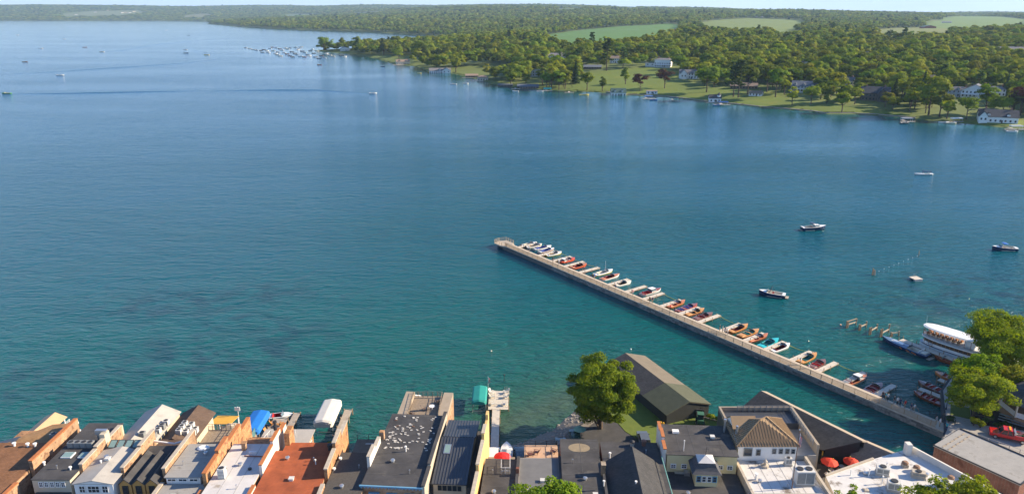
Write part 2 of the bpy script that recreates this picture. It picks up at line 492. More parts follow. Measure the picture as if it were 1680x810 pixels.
# ------------------------------------------------------------------ water
def water_material():
    m = bpy.data.materials.new('lake_water')
    m.use_nodes = True
    N, L = m.node_tree.nodes, m.node_tree.links
    b = N['Principled BSDF']
    b.inputs['IOR'].default_value = 1.333
    b.inputs['Specular IOR Level'].default_value = 0.5
    geo = N.new('ShaderNodeNewGeometry')
    at = N.new('ShaderNodeAttribute'); at.attribute_name = 'depth'
    # bottom colour through the water: green-brown shoals, teal, then deep blue
    cr = N.new('ShaderNodeValToRGB')
    e = cr.color_ramp.elements
    e[0].position = 0.0; e[0].color = (0.050, 0.095, 0.060, 1)
    e[1].position = 1.0; e[1].color = (0.001, 0.078, 0.170, 1)
    for p, c in ((0.10, (0.020, 0.096, 0.066, 1)), (0.28, (0.001, 0.088, 0.082, 1)), (0.55, (0.001, 0.080, 0.110, 1)), (0.8, (0.001, 0.080, 0.145, 1))):
        q = e.new(p); q.color = c
    no = N.new('ShaderNodeTexNoise'); no.inputs['Scale'].default_value = 0.028; no.inputs['Detail'].default_value = 6
    no.inputs['Roughness'].default_value = 0.6
    L.new(geo.outputs['Position'], no.inputs['Vector'])
    sb = N.new('ShaderNodeMath'); sb.operation = 'MULTIPLY_ADD'; sb.inputs[1].default_value = 0.22; sb.inputs[2].default_value = -0.11
    L.new(no.outputs[0], sb.inputs[0])
    ad = N.new('ShaderNodeMath'); ad.operation = 'ADD'
    L.new(sb.outputs[0], ad.inputs[0]); L.new(at.outputs['Fac'], ad.inputs[1])
    L.new(ad.outputs[0], cr.inputs[0])
    # weed beds
    at2 = N.new('ShaderNodeAttribute'); at2.attribute_name = 'weed'
    n2 = N.new('ShaderNodeTexNoise'); n2.inputs['Scale'].default_value = 0.16; n2.inputs['Detail'].default_value = 6
    L.new(geo.outputs['Position'], n2.inputs['Vector'])
    m1 = N.new('ShaderNodeMath'); m1.operation = 'MULTIPLY'
    r1 = N.new('ShaderNodeMapRange'); r1.inputs[1].default_value, r1.inputs[2].default_value = 0.42, 0.6
    L.new(n2.outputs[0], r1.inputs[0]); L.new(r1.outputs[0], m1.inputs[0]); L.new(at2.outputs['Fac'], m1.inputs[1])
    mw = N.new('ShaderNodeMix'); mw.data_type = 'RGBA'; mw.inputs[7].default_value = (0.003, 0.028, 0.050, 1)
    L.new(m1.outputs[0], mw.inputs[0]); L.new(cr.outputs[0], mw.inputs[6])
    L.new(mw.outputs[2], b.inputs['Base Color'])
    # ripples: short wind chop with long crests, plus swell
    cam_d = N.new('ShaderNodeVectorMath'); cam_d.operation = 'LENGTH'
    L.new(geo.outputs['Position'], cam_d.inputs[0])
    hs = []
    for sx, sy, rot, amp, det, dist in ((0.16, 0.42, 0.10, 0.80, 4, 0.6), (0.45, 1.15, -0.12, 0.52, 5, 0.4), (0.035, 0.10, 0.22, 0.9, 3, 0.5)):
        mp = N.new('ShaderNodeMapping'); mp.inputs['Rotation'].default_value = (0, 0, rot); mp.inputs['Scale'].default_value = (sx, sy, 1)
        L.new(geo.outputs['Position'], mp.inputs[0])
        nn = N.new('ShaderNodeTexNoise'); nn.inputs['Scale'].default_value = 1.0; nn.inputs['Detail'].default_value = det
        nn.inputs['Roughness'].default_value = 0.55; nn.inputs['Distortion'].default_value = dist
        L.new(mp.outputs[0], nn.inputs['Vector'])
        mu = N.new('ShaderNodeMath'); mu.operation = 'MULTIPLY'; mu.inputs[1].default_value = amp
        L.new(nn.outputs[0], mu.inputs[0]); hs.append(mu)
    a1 = N.new('ShaderNodeMath'); a1.operation = 'ADD'; a2 = N.new('ShaderNodeMath'); a2.operation = 'ADD'
    L.new(hs[0].outputs[0], a1.inputs[0]); L.new(hs[1].outputs[0], a1.inputs[1])
    L.new(a1.outputs[0], a2.inputs[0]); L.new(hs[2].outputs[0], a2.inputs[1])
    # wind streaks: calmer lanes
    mp = N.new('ShaderNodeMapping'); mp.inputs['Scale'].default_value = (0.0035, 0.011, 1); mp.inputs['Rotation'].default_value = (0,0,0.3)
    L.new(geo.outputs['Position'], mp.inputs[0])
    ns = N.new('ShaderNodeTexNoise'); ns.inputs['Scale'].default_value = 1.0; ns.inputs['Detail'].default_value = 4
    L.new(mp.outputs[0], ns.inputs['Vector'])
    rs = N.new('ShaderNodeMapRange'); rs.inputs[1].default_value, rs.inputs[2].default_value = 0.3, 0.7
    rs.inputs[3].default_value, rs.inputs[4].default_value = 0.40, 1.15
    L.new(ns.outputs[0], rs.inputs[0])
    ws = N.new('ShaderNodeAttribute'); ws.attribute_name = 'calm'
    cm = N.new('ShaderNodeMath'); cm.operation = 'MULTIPLY'
    L.new(rs.outputs[0], cm.inputs[0]); L.new(ws.outputs['Fac'], cm.inputs[1])
    bp = N.new('ShaderNodeBump'); bp.inputs['Distance'].default_value = 1.5
    L.new(cm.outputs[0], bp.inputs['Strength'])
    L.new(a2.outputs[0], bp.inputs['Height']); L.new(bp.outputs[0], b.inputs['Normal'])
    b.inputs['Roughness'].default_value = 0.09
    return m
M_WATER = water_material()
# one sheet of water, finer near the village so that depth and weed beds can vary
wy = np.concatenate([np.linspace(60, 260, 70), np.linspace(266, 700, 60), np.exp(np.linspace(math.log(720), math.log(12900), 60))])
wx = np.concatenate([-np.exp(np.linspace(math.log(13400), math.log(190), 40)), np.linspace(-180, 180, 100), np.exp(np.linspace(math.log(190), math.log(13400), 40))])
XW, YW = np.meshgrid(wx, wy, indexing='xy')
PW = np.stack([XW.ravel(), YW.ravel()], 1)
# depth: shoals along the village front, deepening to the middle of the lake
def seg_d(P, a, b):
    a, b = np.array(a), np.array(b); d = b-a
    t = np.clip(((P-a)@d)/(d@d), 0, 1)
    return np.sqrt(((P-(a+t[:,None]*d))**2).sum(1))
beach = [tuple(G(795,712)[:2]), tuple(G(935,655)[:2])]
front = seg_d(PW, (-200, 112), (10, 122))
front = np.minimum(front, seg_d(PW, (0, 122), (120, 122)))
bd = np.minimum(seg_d(PW, beach[0], beach[1]), seg_d(PW, beach[1], tuple(G(1010,640)[:2])))
lm = -sdist(PW)
dep = np.interp(front, [0, 30, 90, 200, 420, 900], [0.26, 0.30, 0.52, 0.68, 0.82, 1.0])
dep = np.minimum(dep, np.interp(bd, [0, 3, 8, 16, 32, 60], [0.06, 0.11, 0.18, 0.27, 0.40, 2.0]))
dep = np.minimum(dep, np.interp(lm, [0, 8, 40, 160], [0.12, 0.35, 0.7, 2.0]))
dep -= 0.10*np.clip(1-np.abs(PW[:,0]-10)/70, 0, 1)*np.clip(1-(PW[:,1]-110)/90, 0, 1)
dep += 0.10*np.clip((-PW[:,0]-20)/120, 0, 1)
weed = np.zeros(len(PW))
for px, py, r in ((330,590,13),(445,575,8),(300,565,7),(410,525,7),(470,545,8),(270,500,13),(375,525,6),(75,625,9),(1640,480,22),(1555,500,14),(420,480,9)):
    c = G(px, py)
    d = np.sqrt(((PW[:,0]-c.x)/1.9)**2 + (PW[:,1]-c.y)**2)
    weed = np.maximum(weed, np.clip(1.25 - d/r, 0, 1)*0.7)
calm = np.interp(PW[:,1], [60, 150, 280, 500, 1500, 6000], [1.15, 1.1, 0.82, 0.52, 0.30, 0.20])
calm *= np.interp(lm, [-1e6, 0, 60, 260], [0.30, 0.30, 0.5, 1.0])
VW = np.column_stack([PW, np.zeros(len(PW))])
nr2, nc2 = len(wy), len(wx)
ii, jj = np.meshgrid(np.arange(nr2-1), np.arange(nc2-1), indexing='ij')
a = (ii*nc2 + jj).ravel()
lake_me = np_mesh('lake', VW, np.stack([a, a+1, a+nc2+1, a+nc2], 1), [M_WATER])
for nm, arr in (('depth', dep), ('weed', weed), ('calm', calm)):
    at = lake_me.attributes.new(nm, 'FLOAT', 'POINT'); at.data.foreach_set('value', arr.astype(np.float32))
lake = bpy.data.objects.new('lake_water', lake_me); COL.objects.link(lake); tag(lake, kind='structure')

# ------------------------------------------------------------------ fields and lawns draped over the far land
FIELDS = [('field', [(885,66),(900,57),(960,49),(1030,43),(1100,39),(1115,42),(1112,60),(1070,70),(990,78),(930,80)], (0.085,0.20,0.022)),
          ('field', [(1145,38),(1170,34),(1230,30),(1315,34),(1322,40),(1300,52),(1240,58),(1165,56)], (0.155,0.215,0.028)),
          ('field', [(1515,38),(1548,31),(1575,27),(1660,29),(1690,32),(1690,50),(1580,54),(1520,50)], (0.13,0.22,0.025)),
          ('field', [(1430,50),(1470,46),(1545,45),(1562,50),(1555,66),(1440,68)], (0.17,0.20,0.035)),
          ('field', [(465,25),(480,23.5),(522,23),(530,25),(500,28),(470,29)], (0.14,0.19,0.06)),
          ('field', [(560,23),(600,21),(632,18.5),(634,20.5),(596,24)], (0.18,0.2,0.08)),
          ('field', [(98,23),(150,19),(225,17.5),(245,21),(200,25),(110,27)], (0.16,0.19,0.07)),
          ('field', [(305,26),(335,23),(352,25),(330,29),(300,29)], (0.17,0.18,0.08)),
          ('field', [(912,15),(950,13.5),(960,16),(945,19.5),(915,19)], (0.13,0.19,0.05)),
          ('field', [(1000,14),(1060,11.5),(1066,14),(1040,16.5),(1000,17)], (0.13,0.18,0.05)),
          ('lawn', [(935,149.5),(938,141),(955,131),(970,119),(1010,115),(1070,111),(1110,116),(1120,132),(1150,142),(1180,146),(1230,142),(1275,150),(1290,164),(1340,172),(1420,178),(1480,187),(1503,194.6),(1440,188.6),(1400,186.6),(1357,186.6),(1337,183.6),(1283,178.6),(1247,175.6),(1200,170.6),(1162,167),(1120,161.6),(1090,158),(1026,155.6),(995,151.6)], (0.130,0.185,0.016)),
          ('lawn', [(600,92),(640,90),(652,96),(676,88),(683,100),(676,107),(649,105.5),(617,95.5)], (0.135,0.185,0.028)),
          ('lawn', [(742,119),(760,112),(800,106),(845,108),(850,118),(825,124),(790,127),(768,125)], (0.14,0.18,0.028)),
          ('lawn', [(1590,203),(1600,196),(1680,198),(1690,209),(1650,208.5)], (0.15,0.20,0.025)),
          ('lawn', [(1265,55),(1290,52),(1340,54),(1345,60),(1290,68),(1268,62)], (0.16,0.19,0.04)),
          ('lawn', [(1430,76),(1470,72),(1480,80),(1440,84)], (0.16,0.19,0.04))]
CLEAR = []
fcount = 0
for kind, px, col in FIELDS:
    pts = [GT(*p) for p in px]
    poly = np.array([(p.x, p.y) for p in pts])
    # run the clearing a little towards the viewer, so that the trees in front do not cover it
    CLEAR.append(poly)
    if kind == 'field':
        c = poly.mean(0); near = poly.copy()
        near = near * (1 - 0.03 * (near[:,1] < c[1]))[:, None]
        CLEAR.append(near); poly = near
    lo, hi = poly.min(0), poly.max(0)
    n = 60
    gx = np.linspace(lo[0], hi[0], n); gy = np.linspace(lo[1], hi[1], n)
    Xg, Yg = np.meshgrid(gx, gy)
    Pg = np.stack([Xg.ravel(), Yg.ravel()], 1)
    lift = 0.35 if kind == 'field' else 0.22
    Vg = np.column_stack([Pg, np.maximum(height(Pg), 0.2) + lift + (0.6 if lo[1] > 2000 else 0)])
    ii, jj = np.meshgrid(np.arange(n-1), np.arange(n-1), indexing='ij')
    a = (ii*n + jj).ravel()
    Fg = np.stack([a, a+1, a+n+1, a+n], 1)
    cen = Pg[Fg].mean(1)
    keep = inpoly(cen, poly) & (sdist(cen) > 1.5)
    if keep.sum() < 3: continue
    fcount += 1
    m = mat('%s_%d' % (kind, fcount), tuple(0.66*c for c in col), 0.95, 0.2, 0.02, col2=tuple(0.96*c for c in col), stain=((col[0]*1.15, col[1]*0.88, col[2]), 0.05, 0.55))
    fo = bpy.data.objects.new(kind, np_mesh(kind, Vg, Fg[keep], [m]))
    COL.objects.link(fo); tag(fo, kind='structure')

# ------------------------------------------------------------------ houses on the far land
M_ROOFG = mat('far_roof_grey', (0.17,0.165,0.165), 0.85, 0.2)
M_ROOFB = mat('far_roof_black', (0.045,0.05,0.06), 0.8, 0.2)
M_ROOFT = mat('far_roof_tan', (0.27,0.20,0.15), 0.85, 0.2)
M_ROOFBL = mat('far_roof_slate', (0.115,0.135,0.165), 0.8, 0.2)
M_ROOFGR = mat('far_roof_green', (0.05,0.10,0.085), 0.8, 0.2)
M_CREAM = mat('cream_siding', (0.60,0.55,0.44), 0.7, 0.1)
M_GREYW = mat('grey_siding', (0.40,0.42,0.44), 0.7, 0.1)
M_TUDOR = mat('dark_timber', (0.10,0.085,0.075), 0.8, 0.25)
M_REDB = mat('barn_red', (0.30,0.065,0.05), 0.8, 0.15)
M_BROWN = mat('brown_siding', (0.17,0.125,0.095), 0.8, 0.2)
M_BRICKF = mat('chimney_brick', (0.33,0.17,0.12), 0.85, 0.2)
WIN_ME = MB().box(-0.55,-0.03,0,0.55,0.03,1.4).mesh('window', M_GLASS)
DOOR_ME = MB().box(-0.5,-0.03,0,0.5,0.03,2.1).mesh('door', M_TUDOR)
HOUSES = []
def house(label, px, py, wpx, eave, roofh, wall, roof, yaw=0.0, depth=None, gable='x', storeys=1, wing=None, chim=1, dormers=0, porch=False, cat='house', name='house', z=None, tower=False, deck=False):
    """gable 'x': ridge runs along the front; 'y': gable faces the front. Front is local -y."""
    p = G(px, py, z) if z is not None else GT(px, py)
    dist = math.hypot(p.x, p.y)
    w = wpx / FPX * dist
    d = depth or w*0.7
    c = Vector((p.x, p.y)) + Vector((p.x, p.y)).normalized()*d*0.5
    base = (z if z is not None else min(p.z, gz(c.x, c.y)))
    yw = -math.atan2(p.x, p.y) + yaw
    e = empty(name, (c.x, c.y, base), yw, label, cat)
    HOUSES.append((c.x, c.y, max(w, d)*0.5+4, w))
    def block(x0, y0, x1, y1, ev, rh, g, wm, rm):
        b = MB(); ov = 0.45
        b.box(x0, y0, -2.0, x1, y1, ev, bottom=False)
        xm, ym = (x0+x1)/2, (y0+y1)/2
        r = MB()
        if g == 'x':
            b.add([(x0,y0,ev),(x0,y1,ev),(x0,ym,ev+rh)], [(0,2,1)]); b.add([(x1,y0,ev),(x1,y1,ev),(x1,ym,ev+rh)], [(0,1,2)])
            r.slab([(x0-ov,y0-ov,ev-0.1),(x1+ov,y0-ov,ev-0.1),(x1+ov,ym,ev+rh+0.15),(x0-ov,ym,ev+rh+0.15)], 0.2)
            r.slab([(x0-ov,y1+ov,ev-0.1),(x1+ov,y1+ov,ev-0.1),(x1+ov,ym,ev+rh+0.15),(x0-ov,ym,ev+rh+0.15)], 0.2)
        elif g == 'y':
            b.add([(x0,y0,ev),(x1,y0,ev),(xm,y0,ev+rh)], [(0,1,2)]); b.add([(x0,y1,ev),(x1,y1,ev),(xm,y1,ev+rh)], [(0,2,1)])
            r.slab([(x0-ov,y0-ov,ev-0.1),(x0-ov,y1+ov,ev-0.1),(xm,y1+ov,ev+rh+0.15),(xm,y0-ov,ev+rh+0.15)], 0.2)
            r.slab([(x1+ov,y0-ov,ev-0.1),(x1+ov,y1+ov,ev-0.1),(xm,y1+ov,ev+rh+0.15),(xm,y0-ov,ev+rh+0.15)], 0.2)
        elif g == 'hip':
            rl = max(0.2, (x1-x0)*0.5 - (y1-y0)*0.4)
            q = [(x0-ov,y0-ov,ev),(x1+ov,y0-ov,ev),(x1+ov,y1+ov,ev),(x0-ov,y1+ov,ev),(xm-rl,ym,ev+rh),(xm+rl,ym,ev+rh)]
            r.add(q, [(0,1,5,4),(1,2,5),(2,3,4,5),(3,0,4),(3,2,1,0)])
        else:
            r.box(x0-0.2,y0-0.2,ev+0.01,x1+0.2,y1+0.2,ev+0.3)
        b.build('wall', wm, e)
        return r.build('roof', rm, e)
    rf = block(-w/2, -d/2, w/2, d/2, eave, roofh, gable, wall, roof)
    if wing:
        wx, ww, wd, we, wr, wg = wing
        block(wx*w-ww*w/2, -d/2-wd*d, wx*w+ww*w/2, d*0.1, we, wr, wg, wall, roof)
        for k in (-1, 1):
            inst('window', WIN_ME, e, (wx*w+k*ww*w*0.24, -d/2-wd*d-0.02, we*0.45))
    nw = max(2, int(w/2.6))
    for s in range(storeys):
        for k in range(nw):
            x = -w/2 + (k+0.5)*w/nw
            inst('window', WIN_ME, e, (x, -d/2-0.02, 0.9 + s*2.8))
        for k in range(2):
            for sx in (-1, 1):
                inst('window', WIN_ME, e, (sx*(w/2+0.02), -d/2+(k+0.5)*d/2, 0.9 + s*2.8), (0,0,math.pi/2))
    inst('door', DOOR_ME, e, (w*0.1, -d/2-0.05, 0))
    for k in range(chim):
        x = (-0.32 + 0.64*k) * w if chim > 1 else 0.3*w
        mb = MB(); mb.box(x-0.5, -0.1, eave-0.5, x+0.5, 0.7, eave+roofh+1.4)
        mb.build('chimney', M_BRICKF, rf)
    for k in range(dormers):
        x = -w/2 + (k+0.5)*w/dormers
        mb = MB(); mb.box(x-0.9, -d/2+0.6, eave+0.2, x+0.9, -d*0.1, eave+1.6)
        mb.build('dormer', wall, rf)
        mr = MB(); mr.slab([(x-1.15,-d/2+0.4,eave+1.5),(x-1.15,-d*0.05,eave+1.5),(x,-d*0.05,eave+2.4),(x,-d/2+0.4,eave+2.4)],0.12)
        mr.slab([(x+1.15,-d/2+0.4,eave+1.5),(x+1.15,-d*0.05,eave+1.5),(x,-d*0.05,eave+2.4),(x,-d/2+0.4,eave+2.4)],0.12)
        mr.build('dormer_roof', roof, rf)
    if porch:
        mb = MB(); mb.box(-w/2, -d/2-2.6, 2.6, w/2, -d/2-0.02, 2.8); mb.box(-w/2,-d/2-2.6,-1,w/2,-d/2-0.02,0.3)
        for k in range(6):
            x = -w/2+0.15 + k*(w-0.3)/5
            mb.bar((x,-d/2-2.45,0.3),(x,-d/2-2.45,2.6),0.22)
        mb.build('porch', M_WHITE, e)
    if tower:
        mb = MB(); mb.lathe((w*0.32,-d*0.2,0), [(1.5,0),(1.5,eave+2.4)], 8); mb.build('tower', wall, e)
        mb = MB(); mb.lathe((w*0.32,-d*0.2,eave+2.4), [(1.9,0),(1.1,0.9),(0.35,1.8),(0.08,2.6)], 8); mb.build('tower_roof', roof, e)
    if deck:
        mb = MB(); mb.box(-w*0.8, -d/2-3.2, -0.9, w*0.8, -d/2-0.03, 0.25); mb.build('deck', M_WOOD, e)
    return e
house('cream waterside house with grey gabled roof left of the white boathouse', 661,107,21,4.2,2.6,M_CREAM,M_ROOFT,0.1,dormers=2,storeys=1,chim=2,deck=True)
house('large white boathouse with twin gables standing in the water', 722,120,34,3.6,2.6,M_WHITE,M_ROOFG,0.0,wing=(0.3,0.4,0.12,3.8,3.2,'y'),dormers=1,deck=True,cat='boathouse',name='boathouse')
house('small dark boathouse with maroon roof at the far waterline', 774,128,20,2.6,1.6,M_BROWN,M_ROOFT,0.0,chim=0,cat='boathouse',name='boathouse',deck=True)
house('tan boathouse with pyramid roof at the far waterline', 792,133,17,3.4,2.6,M_CREAM,M_ROOFT,0.0,gable='hip',chim=0,cat='boathouse',name='boathouse',deck=True)
house('low open dark dock house beside the tan boathouse', 829,143,24,2.4,0.6,M_TUDOR,M_ROOFBL,0.0,gable='flat',chim=0,cat='boathouse',name='boathouse')
house('long low brown boathouse with open bays on the shore', 866,146,34,2.7,1.6,M_BROWN,M_ROOFBL,0.0,chim=0,cat='boathouse',name='boathouse',deck=True)
house('grey house with slate blue roof and chimney behind shore trees', 883,126,24,5.4,3.4,M_GREYW,M_ROOFBL,-0.2,storeys=2,gable='y')
house('big pale mansion with red brick chimney among tall trees', 912,101,28,6.5,4.0,M_WHITE,M_ROOFG,0.1,storeys=2,wing=(-0.25,0.4,0.3,6.0,3.4,'y'))
house('low dark bungalow above the wide sloping lawn', 972,114,28,2.7,1.9,M_BROWN,M_ROOFBL,0.0,chim=1)
house('white and brick house half hidden by dark pines', 1008,104,14,6.0,2.8,M_WHITE,M_ROOFT,0.0,storeys=2)
house('tall white classical mansion at the head of the lawn', 1088,111,25,8.6,1.6,M_WHITE,M_ROOFG,-0.15,storeys=2,gable='hip',porch=True,chim=2,wing=(-0.8,0.6,-0.2,4.4,0.4,'flat'))
house('white gabled house with grey roofs beside the classical mansion', 1130,130,30,5.4,3.6,M_WHITE,M_ROOFG,0.1,storeys=2,depth=9,wing=(-0.3,0.32,0.3,5.4,4.0,'y'),dormers=2)
house('white boathouse with dark dormered roof at the foot of the lawn', 1014,157,23,3.6,3.4,M_WHITE,M_ROOFGR,0.12,dormers=2,chim=0,cat='boathouse',name='boathouse',deck=True)
house('small white flat roofed cabana on the shore', 1069,155,17,2.8,0.3,M_WHITE,M_ROOFT,0.1,gable='flat',chim=0,cat='cabana',name='cabana')
house('white boathouse with pointed turret on the lawn edge', 1172,168.5,18,3.6,2.6,M_WHITE,M_ROOFB,0.15,tower=True,chim=0,cat='boathouse',name='boathouse',deck=True)
house('white garden pavilion with tan gabled roof on the lawn', 1240,159,19,2.6,1.8,M_WHITE,M_ROOFT,-0.2,chim=1,cat='pavilion',name='pavilion')
house('large slate blue roofed house with stone porch behind a round tree', 1319,152,36,5.2,3.8,M_GREYW,M_ROOFBL,-0.1,storeys=2,dormers=3,porch=True)
house('dark half timbered manor with two tall chimneys', 1434,166,38,6.0,4.6,M_TUDOR,M_ROOFB,0.1,storeys=2,chim=2,wing=(0.2,0.3,0.3,6.0,4.2,'y'))
house('grey house with hipped roof among the trees', 1571,160,26,5.4,2.6,M_GREYW,M_ROOFG,0.0,storeys=2,gable='hip',dormers=1)
house('white house with steep blue gables above the shore', 1599,161,32,5.8,4.6,M_WHITE,M_ROOFBL,-0.1,storeys=2,gable='y',porch=True,wing=(0.3,0.4,0.1,5.0,3.6,'y'))
house('white house beside the copper beech', 1632,158,22,5.2,2.4,M_WHITE,M_ROOFG,0.1,storeys=2,gable='hip')
house('broad white lakeside house with black roof and dormers', 1634,203,46,4.2,4.0,M_WHITE,M_ROOFB,0.1,storeys=1,dormers=2,chim=2,wing=(-0.38,0.22,0.12,4.2,3.4,'y'),deck=False)
house('long brown roofed bungalow behind the lawn pines', 1220,147,40,3.0,2.4,M_BROWN,M_ROOFT,0.0,depth=10,chim=1)
house('pale house with tan roof deep in the woods left of the grey roof', 1362,84,18,4.5,3.4,M_CREAM,M_ROOFT,0.2,chim=1,storeys=1)
house('white farmhouse in the clearing below the red barn', 1478,62,16,5.0,3.4,M_WHITE,M_ROOFG,-0.3,chim=1,storeys=1)
house('small white porch house in the woods above the bright willow', 1527,136,13,4.0,2.6,M_WHITE,M_ROOFT,0.2,chim=0)
house('pale cottage among the trees behind the lone lawn tree', 1392,140,14,4.0,3.0,M_CREAM,M_ROOFG,-0.2,chim=1)
house('white clubhouse near the moored boats', 566,84,15,4.5,3.0,M_WHITE,M_ROOFBL,0.0,storeys=1,gable='y',chim=0,cat='clubhouse',name='clubhouse')
house('red barn with grey roof at the edge of the green field', 1116,53,16,5.0,3.5,M_REDB,M_ROOFG,0.3,chim=0,cat='barn',name='barn')
house('bright red barn with green roof near the horizon', 1522,47,17,5.0,4.0,M_REDB,M_ROOFGR,0.5,chim=0,gable='y',cat='barn',name='barn')
house('pale farmhouse in the upper field', 1244,30,14,6.0,4.0,M_CREAM,M_ROOFG,0.0,chim=1)
house('large dark roofed house above the right hand woods', 1648,90,44,4.5,5.0,M_CREAM,M_ROOFG,0.2,chim=1,storeys=1,dormers=1)
house('grey roof peeping out of the middle of the woods', 1425,94,16,3.5,3.0,M_GREYW,M_ROOFG,0.0,chim=0)
house('slate roofed house deep in the right hand woods', 1561,99,16,3.5,2.8,M_GREYW,M_ROOFBL,0.1,chim=0)
house('small white house with red gable in the woods', 1322,108,10,4.0,3.0,M_WHITE,M_ROOFT,0.6,chim=0,gable='y')
house('white barn on the skyline left of the red barn', 1553,38,12,4.0,2.5,M_WHITE,M_ROOFG,0.0,chim=0,cat='barn',name='barn')
k = 0
for px, py in ((157,21),(178,18),(200,22),(206,21.5),(213,22),(219,20),(283,23),(262,33),(268,33),(371,19),(377,18.5),(392,18),(125,25),(352,25.5),(296,33),(385,40.5),(399,41.5),(438,32.5)):
    h = house('tiny pale building on the hazy shore across the lake', px, py, 4.5 if k % 2 else 3.4, 6.0, 4.0, (M_WHITE, M_CREAM)[k % 2], (M_ROOFG, M_ROOFT)[k % 2], 0.3*(k % 3), chim=0)
    h['group'] = 'tiny buildings across the lake'
    k += 1
HC = np.array([(x, y, r, w) for x, y, r, w in HOUSES])

# ------------------------------------------------------------------ trees
def crown_np(kind, seed, n, H, R, base, leaf):
    g = np.random.default_rng(seed)
    if kind in ('round', 'oval', 'spread'):
        nc = {'round': 26, 'oval': 26, 'spread': 34}[kind] * 4 if n > 3000 else {'round': 13, 'oval': 15, 'spread': 17}[kind]
        u = g.normal(size=(nc, 3)); u /= (np.abs(u)**3).sum(1)[:, None]**(1/3)
        u[:, 2] = u[:, 2]*0.9 + 0.12
        rad = g.uniform(0.50, 0.80, nc) if n > 3000 else g.uniform(0.40, 0.66, nc)
        cz = base + (H-base)*0.5
        C = np.column_stack([u[:,0]*rad*R, u[:,1]*rad*R, cz + u[:,2]*rad*(H-base)*0.5])
        cr = g.uniform(0.22, 0.40, nc)*R*0.66 if n > 3000 else g.uniform(0.30, 0.50, nc)*R
        if n > 3000: C[:, :] += (C - np.array([0,0,cz]))*g.uniform(-0.40, 0.10, nc)[:, None]
        idx = g.integers(0, nc, n)
        d = g.normal(size=(n, 3)); d /= np.linalg.norm(d, axis=1)[:, None]
        d[:,2] = np.abs(d[:,2])*0.75 + d[:,2]*0.25
        sh = g.uniform(0.55, 1.06, n)[:, None]
        P = C[idx] + d*sh*cr[idx][:, None]*np.array([1,1,0.8])
        q = P - np.array([0,0,cz]); q /= np.linalg.norm(q, axis=1)[:, None]
        Nn = d*0.7 + q*0.8 + g.normal(size=(n,3))*0.20 if n < 3000 else d*0.8 + q*0.6 + g.normal(size=(n,3))*0.5
    elif kind == 'cone':
        z = 1 - np.sqrt(g.uniform(0, 1, n))
        a = g.uniform(0, 2*np.pi, n)
        lay = np.floor(z*13)/13
        r = R*(1-z)**0.9*np.sqrt(g.uniform(0.12, 1.0, n))*(0.8+0.3*np.sin(a*5+lay*40))
        zz = base + (H-base)*z - 0.25*r
        P = np.column_stack([r*np.cos(a), r*np.sin(a), zz])
        Nn = np.column_stack([np.cos(a)*0.6, np.sin(a)*0.6, np.full(n, 0.9)]) + g.normal(size=(n,3))*0.4
    elif kind == 'pine':
        nc = 30
        zc = g.uniform(0, 1, nc); a = g.uniform(0, 2*np.pi, nc)
        rr = R*np.sqrt(g.uniform(0.1, 1, nc))*(1-0.65*zc)
        C = np.column_stack([rr*np.cos(a), rr*np.sin(a), base + (H-base)*zc*0.95])
        cr = g.uniform(0.25, 0.42, nc)*R
        idx = g.integers(0, nc, n)
        d = g.normal(size=(n,3)); d /= np.linalg.norm(d, axis=1)[:, None]
        P = C[idx] + d*cr[idx][:, None]*np.array([1,1,0.42])*g.uniform(0.4,1,n)[:,None]
        Nn = d*np.array([0.6,0.6,1]) + g.normal(size=(n,3))*0.4 + np.array([0,0,0.3])
    Nn /= np.linalg.norm(Nn, axis=1)[:, None]
    t = np.cross(Nn, g.normal(size=(n,3))); t /= np.linalg.norm(t, axis=1)[:, None]
    b = np.cross(Nn, t)
    s = leaf*g.uniform(0.55, 1.3, n)[:, None]
    V = np.concatenate([P - t*s, P - b*s*0.62, P + t*s, P + b*s*0.62], 0)
    i = np.arange(n)
    return V, np.stack([i, i+n, i+2*n, i+3*n], 1)
def crown_mesh(name, kind, seed, n, H, R, base, leaf, m):
    V, F = crown_np(kind, seed, n, H, R, base, leaf)
    return np_mesh(name, V, F, [m])
def trunk_mesh(name, H, base, R, r0, seed, kind='round', limbs=6):
    g = random.Random(seed)
    mb = MB()
    top = H*0.92 if kind in ('cone', 'pine') else base + (H-base)*0.55
    pts = [(0,0,-0.6),(g.uniform(-.1,.1),g.uniform(-.1,.1),top*0.3),(g.uniform(-.3,.3),g.uniform(-.3,.3),top*0.65),(g.uniform(-.3,.3),g.uniform(-.3,.3),top)]
    mb.tube(pts, [r0*1.25, r0*0.85, r0*0.6, r0*0.22], 7)
    if kind not in ('cone',):
        for k in range(limbs):
            a = 2*math.pi*k/limbs + g.uniform(-.4,.4)
            z0 = base*0.75 + (top-base*0.75)*g.uniform(0.05, 0.8)
            q = (math.cos(a)*R*0.62, math.sin(a)*R*0.62, z0 + (H-base)*g.uniform(0.12,0.3))
            mid = (q[0]*0.45, q[1]*0.45, z0 + (q[2]-z0)*0.62)
            mb.tube([(0,0,z0), mid, q], [r0*0.45, r0*0.3, r0*0.1], 5)
    return mb.mesh(name, M_BARK)
